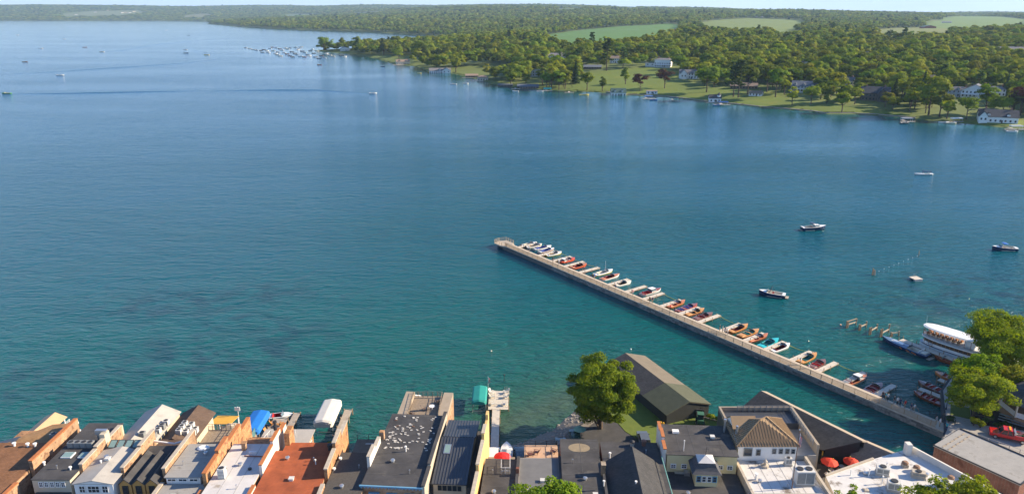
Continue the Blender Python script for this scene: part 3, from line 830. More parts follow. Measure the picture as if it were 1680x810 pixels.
# kinds: (shape, H, R, bare trunk, material)
KINDS = [('round', 15, 6.2, 2.5, M_LEAF), ('oval', 18, 6.0, 2.5, M_LEAF), ('spread', 16, 7.6, 3.0, M_LEAF), ('round', 12, 5.2, 1.5, M_LEAF2),
         ('oval', 20, 6.8, 3.0, M_LEAF), ('round', 17, 6.6, 2.5, M_LEAF2), ('cone', 19, 4.0, 1.5, M_LEAFC), ('pine', 24, 5.0, 7.0, M_LEAFC), ('oval', 14, 4.2, 1.5, M_LEAF),
         ('spread', 18, 8.2, 3.0, M_LEAF2)]
KWORD = ['round leafy tree', 'tall oval leafy tree', 'broad spreading tree', 'small light green tree', 'tall dense leafy tree', 'light green full crowned tree', 'dark conical conifer', 'tall dark pine', 'narrow leafy tree', 'broad light green tree']
CM = [crown_mesh('crown', k[0], 40+i, 1900, k[1], k[2], k[3], 0.64, k[4]) for i, k in enumerate(KINDS)]
TM = [trunk_mesh('trunk', k[1], k[3], k[2], 0.38, 70+i, k[0]) for i, k in enumerate(KINDS)]
CMR = crown_mesh('crown', 'round', 99, 1500, 17, 8.0, 1.5, 0.6, M_LEAFR)
proto_col = bpy.data.collections.new('woodland_crowns')
proto_done = {}
def tree(label, x, y, z, ki, s=1.0, sz=None, rz=None, group=None, crown=None, trunk=None, name='tree'):
    e = empty(name, (x, y, z), rnd.uniform(0, 6.28) if rz is None else rz, label, 'tree', group)
    e.scale = (s, s, sz or s)
    inst('trunk', trunk or TM[ki], e)
    c = inst('crown', crown or CM[ki], e)
    if crown is None and ki not in proto_done: proto_done[ki] = c
    return e
# trees one can single out on the far lawns: (label, px, py base, kind, height px)
HERO = [('small upright dark tree alone in the middle of the wide lawn', 1026,139,8,28), ('low round purple brown tree on the lawn above the cabana', 1050,150,3,22),
        ('round leafy tree at the water edge left of the dormered boathouse', 963,149,0,32), ('bright full tree right of the round purple tree', 1090,146,5,34),
        ('large spreading tree on the lawn between the white houses', 1159,152,2,44), ('tall pine with bare trunk above the bungalow lawn', 995,117,7,52),
        ('tall pine standing behind the lawn near the classical mansion', 1022,112,7,34), ('pine with bare trunk, leftmost of the lawn group by the turret', 1203,160,7,56),
        ('pine with bare trunk in the middle of the lawn group', 1211,161,7,60), ('pine with bare trunk, rightmost of the lawn group', 1226,156,4,50),
        ('tall leafy tree behind the white garden pavilion', 1258,152,1,48), ('dark leafy tree right of the white garden pavilion', 1272,160,4,50),
        ('round bright green tree in front of the slate roofed house', 1299,174,5,30), ('lone tree at the water edge on the striped lawn', 1381,184,0,34),
        ('bright yellow green willow like tree on the right shore', 1523,190,9,58), ('light green bush like tree at the right waterline', 1553,196,3,30),
        ('bright round tree on the shore left of the cream house', 655,100,5,22), ('dark oak at the very tip of the marina point', 531,83,2,22),
        ('slim tall tree on the marina point', 562,81,8,19), ('leafy tree behind the clubhouse on the point', 585,82,1,24), ('round yellowish tree by the white boathouse', 748,119,3,26),
        ('leafy tree by the brown dock house, left one', 862,142,8,24), ('bright tree between dock house and lawn', 927,146,5,34), ('dark conifer at the left end of the lawn', 944,138,6,38),
        ('tall light green tree by the brown boathouse', 905,145,5,34), ('spreading tree behind the long brown boathouse', 890,140,1,34),
        ('leafy tree at the waterline right of the brown boathouse', 917,148,1,36), ('round tree at the waterline behind the teal canopied dock', 897,146,0,30), ('bushy light tree behind the low dock house', 838,141,3,24), ('dark round tree left of the dormered boathouse', 988,150,8,24),
        ('bushy tree on the shore below the slate roofed house', 1330,172,2,30), ('dark bushy tree below the half timbered manor, left one', 1402,172,0,28), ('bushy tree below the half timbered manor, right one', 1452,176,3,24), ('dense tree at the shore left of the bright willow', 1492,184,1,40),
        ('dark dense tree right of the bright willow', 1541,193,0,40), ('round tree at the left of the broad white lakeside house', 1585,196,2,34), ('tall tree behind the broad white lakeside house', 1616,186,1,46), ('narrow tree at the marina point behind the boats', 600,84,8,20), ('round tree on the point by the small lawn', 630,91,0,22), ('wide tree above the cream house', 690,100,2,32)]
HERO_XY = []
for lab, px, py, ki, hpx in HERO:
    p = GT(px, py)
    s = hpx/FPX*math.hypot(p.x, p.y)/KINDS[ki][1]
    tree(lab, p.x, p.y, p.z-0.2, ki, s, crown=CMR if 'purple' in lab else None)
    HERO_XY.append((p.x, p.y))
p = GT(1674, 190); tree('big copper beech with dark red leaves at the right edge', p.x, p.y, p.z, 2, 1.2, 1.3, crown=CMR)
def scatter(n, y0, y1, seed, amax=0.80):
    g = np.random.default_rng(seed)
    y = np.sqrt(g.uniform(y0*y0, y1*y1, n))
    return np.stack([g.uniform(-amax, amax, n)*y, y], 1)
area = lambda y0, y1: 0.80*(y1*y1-y0*y0)
def filt(P, seed, clear=True, dens=True):
    s = sdist(P)
    P = P[s > 5]; s = s[s > 5]
    if clear:
        k = np.ones(len(P), bool)
        for poly in CLEAR: k &= ~inpoly(P, poly)
        P = P[k]
    if dens:                                   # glades
        v = wav(P[:,0]+97, P[:,1], 75, 0.4)
        P = P[(v < 0.58) | (np.random.default_rng(seed).uniform(size=len(P)) < 0.25)]
    k = np.ones(len(P), bool)
    for x, y, r, w in HC:
        if y > 3500: continue
        rel = P - np.array([x, y]); u = np.array([x, y])/math.hypot(x, y)
        al = rel@u; ac = np.abs(rel@np.array([u[1], -u[0]]))
        k &= ~((al < r) & (al > -r-80) & (ac < w*0.5+2.5)) & ~((rel**2).sum(1) < r*r)
    return P[k]
def thin(P, s):
    """keep trees at least s apart (grid based)"""
    key = np.floor(P/s).astype(np.int64)
    _, ix = np.unique(key[:,0]*1000003 + key[:,1], return_index=True)
    return P[np.sort(ix)]
near = filt(thin(scatter(int(area(470,1500)/35), 470, 1500, 1), 9.6), 21)
mid = filt(thin(scatter(int(area(1500,2800)/60), 1500, 2800, 2), 11), 22)
far = filt(thin(scatter(int(area(2800,5200)/180), 2800, 5200, 3), 17), 23, dens=False)
vfar = filt(thin(scatter(int(area(5200,11500)/700), 5200, 11500, 4), 30), 24, dens=False)
for hx in HERO_XY:
    near = near[((near-np.array(hx))**2).sum(1) > 49]
order = np.argsort((near**2).sum(1))
near = near[order]
NIND = 262
gk = np.random.default_rng(77)
PROB = np.array([.17,.12,.15,.12,.09,.15,.03,.02,.03,.12])
kk = gk.choice(len(KINDS), NIND, p=PROB)
zz = height(near[:NIND])
LMK = [(661,107,'the cream waterside house'),(722,120,'the large white twin gabled boathouse'),(774,128,'the maroon roofed boathouse'),(792,133,'the pyramid roofed boathouse'),(866,146,'the long brown boathouse'),(883,126,'the grey house with slate blue roof'),(912,101,'the big pale mansion'),(972,114,'the low dark bungalow'),
       (1014,157,'the dormered boathouse'),(1069,155,'the flat roofed cabana'),(1088,111,'the classical mansion'),(1130,130,'the white gabled house'),(1172,168,'the turret boathouse'),(1240,159,'the garden pavilion'),(1319,152,'the slate roofed porch house'),(1434,166,'the half timbered manor'),(1523,190,'the bright willow'),(1571,160,'the grey hipped house'),(1599,161,'the steep gabled white house'),(1634,203,'the broad white lakeside house'),(1674,190,'the copper beech'),(1381,184,'the lone lawn tree'),(566,84,'the clubhouse on the point'),(630,91,'the small lawn on the point')]
LMP = [(GT(a, b), c) for a, b, c in LMK]
def tree_label(kind, x, y):
    q, nm = min(LMP, key=lambda t: (t[0].x-x)**2+(t[0].y-y)**2)
    da, dd = x/y - q.x/q.y, math.hypot(x, y)-math.hypot(q.x, q.y)
    lat = abs(da)*y
    if lat > abs(dd)*0.8: rel = ('close right of', 'further right of')[lat > 28] if da > 0 else ('close left of', 'further left of')[lat > 28]
    else: rel = ('just behind', 'well behind')[dd > 30] if dd > 0 else 'in front of'
    return '%s %s %s' % (kind, rel, nm)
for i in range(NIND):
    s = gk.uniform(0.66, 1.18)
    tree(tree_label(KWORD[kk[i]], near[i,0], near[i,1]), near[i,0], near[i,1], zz[i]-0.3, int(kk[i]), s, s*gk.uniform(0.85, 1.15), group='far shore wood, %ss' % KWORD[kk[i]])
for ki in range(len(KINDS)):
    if ki in proto_done: proto_col.objects.link(proto_done[ki])
nproto = len(proto_done)
PORD = [ki for ki, ob in sorted(proto_done.items(), key=lambda t: t[1].name)]        # the collection lists its members by name
FPROB = PROB[PORD]*np.array([0.4 if KINDS[k][0] in ('cone', 'pine') else 1.0 for k in PORD])
# the rest of the woods: one mass
def forest(P, s0, s1, flat, seed, name):
    g = np.random.default_rng(seed)
    n = len(P)
    s = g.uniform(s0, s1, n)
    me = bpy.data.meshes.new(name)
    me.vertices.add(n)
    me.vertices.foreach_set('co', np.column_stack([P, height(P)-0.5]).astype(np.float32).ravel())
    a = me.attributes.new('siz', 'FLOAT_VECTOR', 'POINT'); a.data.foreach_set('vector', np.column_stack([s, s, s*flat*g.uniform(.8,1.15,n)]).astype(np.float32).ravel())
    a = me.attributes.new('rz', 'FLOAT_VECTOR', 'POINT'); a.data.foreach_set('vector', np.column_stack([g.uniform(-.05,.05,n), g.uniform(-.05,.05,n), g.uniform(0,6.28,n)]).astype(np.float32).ravel())
    a = me.attributes.new('idx', 'INT', 'POINT'); a.data.foreach_set('value', g.choice(nproto, n, p=FPROB/FPROB.sum()).astype(np.int32))
    o = bpy.data.objects.new(name, me); COL.objects.link(o)
    ng = bpy.data.node_groups.new(name, 'GeometryNodeTree')
    ng.interface.new_socket('Geometry', in_out='INPUT', socket_type='NodeSocketGeometry')
    ng.interface.new_socket('Geometry', in_out='OUTPUT', socket_type='NodeSocketGeometry')
    N, L = ng.nodes, ng.links
    gi = N.new('NodeGroupInput'); go = N.new('NodeGroupOutput')
    ci = N.new('GeometryNodeCollectionInfo'); ci.inputs['Collection'].default_value = proto_col
    ci.inputs['Separate Children'].default_value = True; ci.inputs['Reset Children'].default_value = True
    ip = N.new('GeometryNodeInstanceOnPoints'); ip.inputs['Pick Instance'].default_value = True
    def attr(nm, ty):
        q = N.new('GeometryNodeInputNamedAttribute'); q.data_type = ty; q.inputs['Name'].default_value = nm
        return [x for x in q.outputs if x.enabled][0]
    L.new(gi.outputs[0], ip.inputs['Points']); L.new(ci.outputs[0], ip.inputs['Instance'])
    L.new(attr('idx', 'INT'), ip.inputs['Instance Index']); L.new(attr('siz', 'FLOAT_VECTOR'), ip.inputs['Scale'])
    L.new(attr('rz', 'FLOAT_VECTOR'), ip.inputs['Rotation'])
    L.new(ip.outputs[0], go.inputs[0])
    md = o.modifiers.new('trees', 'NODES'); md.node_group = ng
    return o
rest = near[NIND:]
tag(forest(rest, 0.66, 1.18, 1.0, 31, 'woodland'), 'mixed leafy woodland climbing the slope behind the far shore', 'woodland', kind='stuff')
tag(forest(mid, 0.75, 1.2, 0.95, 32, 'woodland'), 'hazier woodland on the hillside around the green fields', 'woodland', kind='stuff')
tag(forest(far, 1.2, 1.9, 0.72, 33, 'woodland'), 'blue green woodland on the distant ridges', 'woodland', kind='stuff')
tag(forest(vfar, 2.2, 3.4, 0.38, 34, 'woodland'), 'faint wooded hills on the horizon', 'woodland', kind='stuff')

# ------------------------------------------------------------------ haze
hz = MB(); hz.box(-14500, -300, -5, 14500, 13500, 290)
HAZE_M = bpy.data.materials.new('haze_air'); HAZE_M.use_nodes = True
HN, HL = HAZE_M.node_tree.nodes, HAZE_M.node_tree.links
HN.clear()
ho = HN.new('ShaderNodeOutputMaterial'); hv = HN.new('ShaderNodeVolumePrincipled')
hv.inputs['Color'].default_value = (0.50, 0.74, 1.0, 1)
hv.inputs['Density'].default_value = 0.000052
hv.inputs['Anisotropy'].default_value = 0.1
HL.new(hv.outputs[0], ho.inputs['Volume'])
hzo = hz.build('haze', HAZE_M); tag(hzo, kind='stuff')

# ================================================================== near shore: ground
GZ = 1.8
M_ASPH = mat('asphalt', (0.060,0.058,0.058), 0.9, 0.25, 0.8, bump=0.2, bscale=14, stain=((0.10,0.095,0.085), 0.35, 0.58))
M_GRASS = mat('lawn_grass', (0.085,0.125,0.018), 0.95, 0.25, 0.9, col2=(0.135,0.170,0.028), bump=0.4, bscale=9)
M_GRAVEL = mat('gravel', (0.20,0.175,0.145), 0.95, 0.35, 3.0, bump=0.5, bscale=9)
M_MULCH = mat('mulch', (0.022,0.017,0.014), 0.95, 0.3, 3.0, bump=0.5)
M_PAVE = mat('pavement', (0.34,0.315,0.28), 0.9, 0.15, 0.9, stain=((0.24,0.22,0.19), 0.7, 0.6))
M_LINE = mat('line_paint', (0.72,0.70,0.64), 0.7, 0.1)
g = MB()
g.prism([(-150,40),(-150,104),(-72,104),(-57,107.5),(-34,107.5),(-33.5,104),(-10,104),(-6,101),(-3.4,101.5),(-3.4,107.5),(1.5,107.8),(9,111.5),(13,116.2),(16.5,121),(20.5,128),(23,133),(27.5,131),(33,119),(37.5,117),(38,109),(46,109),(50,103),(57,99.5),(68,98),(70,104.5),(76.5,113.5),(80,120),(84,128),(92,137),(130,150),(170,150),(170,40)], -2.5, GZ)
g.build('ground', M_ASPH); tag(bpy.data.objects['ground'], kind='structure')
def sheet(name, pts, z, m):
    mb = MB(); mb.prism([(p[0], p[1]) for p in pts], z-0.05, z); o = mb.build(name, m); tag(o, kind='structure'); return o
sheet('lawn', [(20.0,113),(24.5,106.6),(33.5,107.5),(36.5,109.5),(37,116.5),(33,118.4),(27,130.4),(23.2,132.4),(20.8,128),(17.2,121.2)], GZ+0.054, M_GRASS)
# gravel beach sloping into the water
mb = MB()
bp = [(-3.2,107.6),(2,107.9),(9,111.3),(13.2,116),(16.6,120.6)]
bo = [(-3.2,110.5),(1,112.5),(7,117.0),(10.5,122.5),(13.5,128)]
for i in range(4):
    mb.quad((*bp[i],GZ+0.02),(*bp[i+1],GZ+0.02),(*bo[i+1],-0.35),(*bo[i],-0.35))
    mb.quad((bp[i][0],bp[i][1]-2.2,GZ+0.05),(bp[i+1][0],bp[i+1][1]-2.2,GZ+0.05),(*bp[i+1],GZ+0.02),(*bp[i],GZ+0.02))
tag(mb.build('beach', M_GRAVEL), kind='structure')
M_ROCK = mat('shore_rock', (0.30,0.27,0.23), 0.9, 0.3, 2.0)
rk = MB()
for k in range(240):
    t = rnd.random()*4; i = min(3, int(t)); f = t-i
    w = rnd.uniform(0.0, 0.9)
    x = (bp[i][0]*(1-f)+bp[i+1][0]*f)*(1-w) + (bo[i][0]*(1-f)+bo[i+1][0]*f)*w
    y = (bp[i][1]*(1-f)+bp[i+1][1]*f)*(1-w) + (bo[i][1]*(1-f)+bo[i+1][1]*f)*w
    r = rnd.uniform(0.10, 0.38)
    rk.lathe((x, y, (GZ+0.02)*(1-w)-0.35*w-0.1), [(r*0.9,0),(r,r*0.4),(r*0.55,r*0.8)], 5, a0=rnd.random()*6, sx=rnd.uniform(.7,1.3))
tag(rk.build('shore_stones', M_ROCK), 'loose grey stones scattered over the gravel beach', 'stones', kind='stuff')
# park ground right of the pier
sheet('promenade', [(70.5,105),(76.8,113.3),(80.3,119.8),(84.3,127.7),(92.3,136.6),(130,149),(130,112),(100,104),(88,104),(83,100.5),(77,108.6)], GZ+0.054, M_PAVE)
sheet('park_lawn', [(86,128),(93,135.5),(128,147),(128,128),(96,127)], GZ+0.108, M_GRASS)
sheet('park_lawn', [(80.5,118.6),(82.6,122.2),(85.5,121),(83.3,117)], GZ+0.108, M_GRASS)
sheet('mulch_bed', [(82.5,115.6),(86,121.5),(90.5,124.5),(95.5,127),(99,127),(92,119),(97,113.6),(93.2,112.4)], GZ+0.112, M_MULCH)
for x in (15.7, 18.4, 21.1):
    sheet('parking_line', [(x,101.5),(x+0.13,101.5),(x+0.13,106.3),(x,106.3)], GZ+0.01, M_LINE)
for x in (9.5, 12.2):
    sheet('parking_line', [(x,104.3),(x+0.13,104.3),(x+0.13,109.0),(x,109.0)], GZ+0.01, M_LINE)
sheet('parking_line', [(15.7,103.9),(24,103.9),(24,104.03),(15.7,104.03)], GZ+0.016, M_LINE)

# ================================================================== the stone pier
PA = G(828, 410, 0); PB = G(1542, 717, 0)
PD = Vector((PB.x-PA.x, PB.y-PA.y, 0)); PL = PD.length; PD.normalize()
PN = Vector((-PD.y, PD.x, 0))                       # towards the boats
PZ = 1.4; PWD = 3.0
prz = math.atan2(PD.y, PD.x)
pier = empty('stone_pier', (PA.x, PA.y, 0), prz, 'long straight stone pier with concrete deck reaching into the lake', 'pier')
M_STONE = mat('pier_stone', (0.19,0.18,0.16), 0.9, 0.45, 1.6, bump=0.5, bscale=6, objrand=0.38, stain=((0.12,0.11,0.095), 0.5, 0.6))
M_DECK = mat('pier_deck', (0.50,0.42,0.32), 0.85, 0.12, 1.0, bump=0.1, stain=((0.38,0.33,0.26), 0.6, 0.62))
mb = MB(); mb.box(-0.5, 0.12, -2, PL+2.5, PWD-0.12, PZ-0.26); mb.build('core', M_STONE, pier)
nsl = 44
me = MB().box(0.012, 0, 0, (PL+3)/nsl-0.012, PWD, 0.24).mesh('deck_slab', M_DECK)
for k in range(nsl):
    inst('deck_slab', me, pier, (-0.5+k*(PL+3)/nsl, 0, PZ-0.25))
BH, courses = 0.42, 3
var = [MB().box(0.01, 0, 0.012, bw-0.01, 0.2, BH-0.012).mesh('stone_block', M_STONE) for bw in (0.95, 1.2, 1.45)]
wid = (0.95, 1.2, 1.45)
blocks = []
for c in range(courses):
    x = PL + 2.0 + rnd.uniform(-0.5, 0.3)
    while x > -0.3:
        v = rnd.randrange(3); x -= wid[v]
        blocks.append((x, v, c))
blocks.sort(key=lambda b: -b[0])
for x, v, c in blocks[:285]:
    inst('stone_block', var[v], pier, (x, rnd.uniform(-0.035, 0.02), -0.12 + c*BH))
mb = MB()
for x, v, c in blocks[285:]:
    o = rnd.uniform(-0.035, 0.02)
    mb.box(x+0.01, o, -0.12+c*BH+0.012, x+wid[v]-0.01, o+0.2, -0.12+(c+1)*BH-0.012)
tag(mb.build('stone_blocks', M_STONE, pier), kind='stuff')
# wider head of the pier
mb = MB(); mb.prism([(-4.6,-0.9),(-0.6,-0.9),(1.2,-0.02),(1.2,PWD+0.02),(-0.6,PWD+0.9),(-4.6,PWD+0.9),(-5.4,PWD*0.5)], PZ-0.35, PZ+0.02)
mb.build('pier_head', M_DECK, pier)
mb = MB(); mb.box(-4.2, 0.2, -2, -0.52, PWD-0.2, PZ-0.36); mb.build('head_support', M_DARK, pier)
# railing along the near edge
rail = empty('pier_railing', (PA.x, PA.y, PZ), prz, 'weathered tan picket railing along the near edge of the pier', 'railing')
M_RAIL = mat('rail_wood', (0.40,0.29,0.18), 0.8, 0.2, 1.5)
M_RAILM = mat('rail_metal', (0.50,0.49,0.46), 0.5, 0.15, metal=0.4)
pm = MB().box(-0.05,-0.05,0,0.05,0.05,1.14).mesh('post', M_RAIL)
n = int(PL/2.4)
for k in range(n+1):
    inst('post', pm, rail, (k*2.4, 0.14, 0))
for zz_ in (0.10, 1.06):
    mb = MB(); mb.bar((0,0.14,zz_),(PL-1,0.14,zz_),0.07,0.07); mb.build('rail', M_RAIL, rail)
mb = MB()
for k in range(int((PL-1)/0.17)):
    x = 0.1 + k*0.17; wk = 0.09
    mb.add([(x,0.125,0.1),(x+wk,0.125,0.1),(x+wk,0.125,1.05),(x,0.125,1.05),(x,0.15,0.1),(x+wk,0.15,0.1),(x+wk,0.15,1.05),(x,0.15,1.05)], [(0,1,2,3),(7,6,5,4),(1,5,6,2),(4,0,3,7)])
tag(mb.build('pickets', M_RAIL, rail), kind='stuff')
hr = empty('pier_head_railing', (PA.x, PA.y, PZ+0.02), prz, 'pale wire railing around the widened head of the pier', 'railing')
ring = [(1.0,-0.02),(-0.6,-0.8),(-4.5,-0.8),(-5.25,PWD*0.5),(-4.5,PWD+0.8),(-0.6,PWD+0.8),(1.0,PWD-0.05)]
for a_, b_ in zip(ring, ring[1:]):
    L_ = math.dist(a_, b_); m_ = max(1, int(L_/1.3))
    for k in range(m_):
        t = k/m_; inst('post', pm, hr, (a_[0]+(b_[0]-a_[0])*t, a_[1]+(b_[1]-a_[1])*t, 0))
mb = MB()
for a_, b_ in zip(ring, ring[1:]):
    for z_ in (0.35, 0.7, 1.08): mb.bar((*a_,z_),(*b_,z_),0.06)
mb.build('rail', M_RAIL, hr)
def pier_s(px, py, z=0.6):
    p = G(px, py, z)
    d = Vector((p.x-PA.x, p.y-PA.y, 0))
    return d.dot(PD), d.dot(PN)
def pier_w(s, n, z=0.0):
    return Vector((PA.x + PD.x*s + PN.x*n, PA.y + PD.y*s + PN.y*n, z))
# finger docks
DOCK_OUT = [(884,398),(917.5,411),(939,420),(960.6,428),(984,438),(1033,457),(1060.5,468.5),(1089,480),(1119,491),(1149.5,503),(1181,516),(1215,530.5),(1253,546),(1287,560),(1331,576),(1372,594),(1419,610),(1467.5,631)]
ORD = ['first', 'second', 'third', 'fourth', 'fifth', 'sixth', 'seventh', 'eighth', 'ninth', 'tenth', 'eleventh', 'twelfth', 'thirteenth', 'fourteenth', 'fifteenth', 'sixteenth', 'seventeenth', 'eighteenth']
M_DOCK = mat('finger_dock_wood', (0.56,0.50,0.41), 0.85, 0.15, 1.8, bump=0.15)
DS = []
for i, (px, py) in enumerate(DOCK_OUT):
    s, nn = pier_s(px, py, 0.75)
    nn = min(max(nn, PWD+5.0), PWD+8.5)
    DS.append((s, nn))
    p = pier_w(s, 0, 0)
    e = empty('finger_dock', p, prz, 'narrow wooden finger dock, %s from the outer end of the pier' % ORD[i], 'dock', 'finger docks along the pier')
    npl = int((nn-PWD)/0.55)
    pme = MB().box(-0.62, 0.01, 0, 0.62, (nn-PWD)/npl-0.01, 0.07).mesh('plank', M_DOCK)
    for k in range(npl):
        inst('plank', pme, e, (0, PWD+0.03+k*(nn-PWD)/npl, 0.70))
    mb = MB(); mb.box(-0.58, PWD+0.05, 0.5, -0.48, nn, 0.695); mb.box(0.48, PWD+0.05, 0.5, 0.58, nn, 0.695); mb.build('beam', M_PILE, e)
    for sx in (-0.55, 0.55):
        for q in (0.3, 0.62, 0.96):
            mb = MB(); mb.tube([(sx, PWD+(nn-PWD)*q, -1.5), (sx, PWD+(nn-PWD)*q, 1.05 if q > .5 else 1.25)], 0.075, 6); mb.build('pile', M_PILE, e)
    tgt = [(sx, PWD+0.5) for sx in (-0.45,)]
    mb = MB(); mb.box(-0.58, PWD+0.3, 0.775, -0.28, PWD+0.55, 1.15); mb.build('power_box', mat('dock_blue', (0.06,0.20,0.48), 0.6), e)
# yellow floating lines between dock ends
M_ROPE = mat('yellow_rope', (0.62,0.50,0.06), 0.7)
for a_, b_, w_ in ((1,4,'outer'),(7,8,'upper middle'),(10,11,'middle'),(13,14,'lower middle'),(15,16,'inner')):
    pa = pier_w(DS[a_][0], DS[a_][1], 0.5); pb = pier_w(DS[b_][0], DS[b_][1], 0.5)
    pts = [pa.lerp(pb, t) + Vector((0,0,-0.38*math.sin(math.pi*t))) for t in [k/10 for k in range(11)]]
    mb = MB(); mb.tube(pts, 0.055, 5)
    tag(mb.build('yellow_rope', M_ROPE), 'yellow floating rope strung between the %s finger docks' % w_, 'rope', 'ropes between finger docks')

# ================================================================== boats
M_COL = {'mahogany': mat('varnish_mahogany', (0.26,0.065,0.022), 0.25, 0.25, 2.5, spec=0.6, coat=0.5), 'orange': mat('varnish_orange', (0.52,0.17,0.035), 0.25, 0.2, 2.5, spec=0.6, coat=0.5),
         'amber': mat('varnish_amber', (0.58,0.27,0.05), 0.25, 0.2, 2.5, coat=0.5), 'brown': mat('varnish_brown', (0.20,0.085,0.05), 0.3, 0.25, 2.5, coat=0.4),
         'white': mat('gelcoat_white', (0.80,0.78,0.73), 0.25, 0.05, spec=0.6), 'cream': mat('gelcoat_cream', (0.74,0.66,0.50), 0.3, 0.06), 'yellow': mat('gelcoat_yellow', (0.66,0.52,0.12), 0.3, 0.06),
         'red': mat('hull_red', (0.60,0.085,0.025), 0.28, 0.1, coat=0.4), 'navy': mat('hull_navy', (0.012,0.030,0.085), 0.2, 0.1, coat=0.5), 'turq': mat('hull_turquoise', (0.03,0.48,0.50), 0.3, 0.08, coat=0.4),
         'black': mat('hull_black', (0.02,0.02,0.025), 0.25, 0.1, coat=0.4), 'grey': mat('hull_grey', (0.35,0.36,0.37), 0.4, 0.1), 'green': mat('hull_green', (0.10,0.30,0.10), 0.4, 0.1), 'slate': mat('hull_slate', (0.10,0.17,0.27), 0.3, 0.15), 'blue': mat('hull_blue', (0.03,0.12,0.42), 0.25, 0.1, coat=0.4)}
M_SEAT = {'maroon': mat('seat_maroon', (0.20,0.02,0.025), 0.6), 'teal': mat('seat_teal', (0.03,0.20,0.18), 0.6), 'cream': mat('seat_cream', (0.66,0.60,0.48), 0.6), 'red': mat('seat_red', (0.45,0.03,0.03), 0.6), 'black': mat('seat_black', (0.03,0.03,0.03), 0.6), 'blue': mat('seat_blue', (0.06,0.10,0.35), 0.6)}
HULLC = {}
def hull_fns(L, W, fb):
    hw = lambda s: W/2*(0.88+0.12*min(1, s/0.35)) if s < 0.45 else W/2*max(0.02, 1-((s-0.45)/0.55)**3.4)
    sh = lambda s: fb*(0.92+0.34*s*s)
    kz = lambda s: -0.32 + (0.30+fb*0.5)*max(0, (s-0.72)/0.28)**2
    return hw, sh, kz
def boat_meshes(L, W, fb, cps, hullm, deckm, inm, two=None):
    key = (L, W, fb, tuple(cps), hullm.name, deckm.name, inm.name, two and two.name)
    if key in HULLC: return HULLC[key]
    hw, sh, kz = hull_fns(L, W, fb)
    S = [0,.12,.25,.38,.5,.6,.7,.79,.87,.93,.97,1.0]
    for a, b in cps: S += [a, b]
    S = sorted(set(S))
    X = lambda s: (s-0.5)*L
    def sec(s):
        w = hw(s); g_ = sh(s)
        rk = 0.0 if s < 0.8 else 0.035*L*((s-0.8)/0.2)**2
        return [(X(s)+rk,-w,g_),(X(s)+rk*0.6,-w*0.93,g_*0.48),(X(s)+rk*0.3,-w*0.80,-0.02),(X(s),0,kz(s)),(X(s)+rk*0.3,w*0.80,-0.02),(X(s)+rk*0.6,w*0.93,g_*0.48),(X(s)+rk,w,g_)]
    hb = MB(); vs = []; fs = []; mi = []
    for s in S: vs += sec(s)
    for i in range(len(S)-1):
        for k in range(6):
            fs.append((i*7+k, (i+1)*7+k, (i+1)*7+k+1, i*7+k+1)); mi.append(1 if k in (0, 5) and two else 0)
    fs.append((0,1,2,3,4,5,6)); mi.append(0)
    hb.add(vs, fs); hb.m = mi
    db, ib = MB(), MB()
    for i in range(len(S)-1):
        a, b = S[i], S[i+1]; m = (a+b)/2
        ra = 0.0 if a < 0.8 else 0.035*L*((a-0.8)/0.2)**2; rb = 0.0 if b < 0.8 else 0.035*L*((b-0.8)/0.2)**2
        wa, wb, ga, gb = hw(a), hw(b), sh(a), sh(b); xa, xb = X(a)+ra, X(b)+rb
        if any(c[0] <= m <= c[1] for c in cps):
            ca, cb2 = max(wa-0.2, wa*0.5), max(wb-0.2, wb*0.5); fz = 0.06
            for sg in (-1, 1):
                q = [(xa,sg*wa,ga),(xb,sg*wb,gb),(xb,sg*cb2,gb+0.03),(xa,sg*ca,ga+0.03)]
                db.quad(*(q if sg < 0 else q[::-1]))
                q = [(xa,sg*ca,ga+0.03),(xb,sg*cb2,gb+0.03),(xb,sg*cb2,fz),(xa,sg*ca,fz)]
                ib.quad(*(q if sg < 0 else q[::-1]))
            ib.quad((xa,-ca,fz),(xb,-cb2,fz),(xb,cb2,fz),(xa,ca,fz))
            for (e_, xe, ce, ge) in ((a, xa, ca, ga), (b, xb, cb2, gb)):
                if any(abs(e_-c[0]) < 1e-6 or abs(e_-c[1]) < 1e-6 for c in cps):
                    ib.quad((xe,-ce,fz),(xe,ce,fz),(xe,ce,ge+0.03),(xe,-ce,ge+0.03))
        else:
            db.add([(xa,-wa,ga),(xb,-wb,gb),(xb,0,gb+0.10*wb),(xa,0,ga+0.10*wa),(xa,wa,ga),(xb,wb,gb)], [(0,1,2,3),(3,2,5,4)])
    r = (hb.mesh('hull', [hullm, two] if two else hullm, True), db.mesh('deck', deckm), ib.mesh('cockpit', inm))
    HULLC[key] = r
    return r
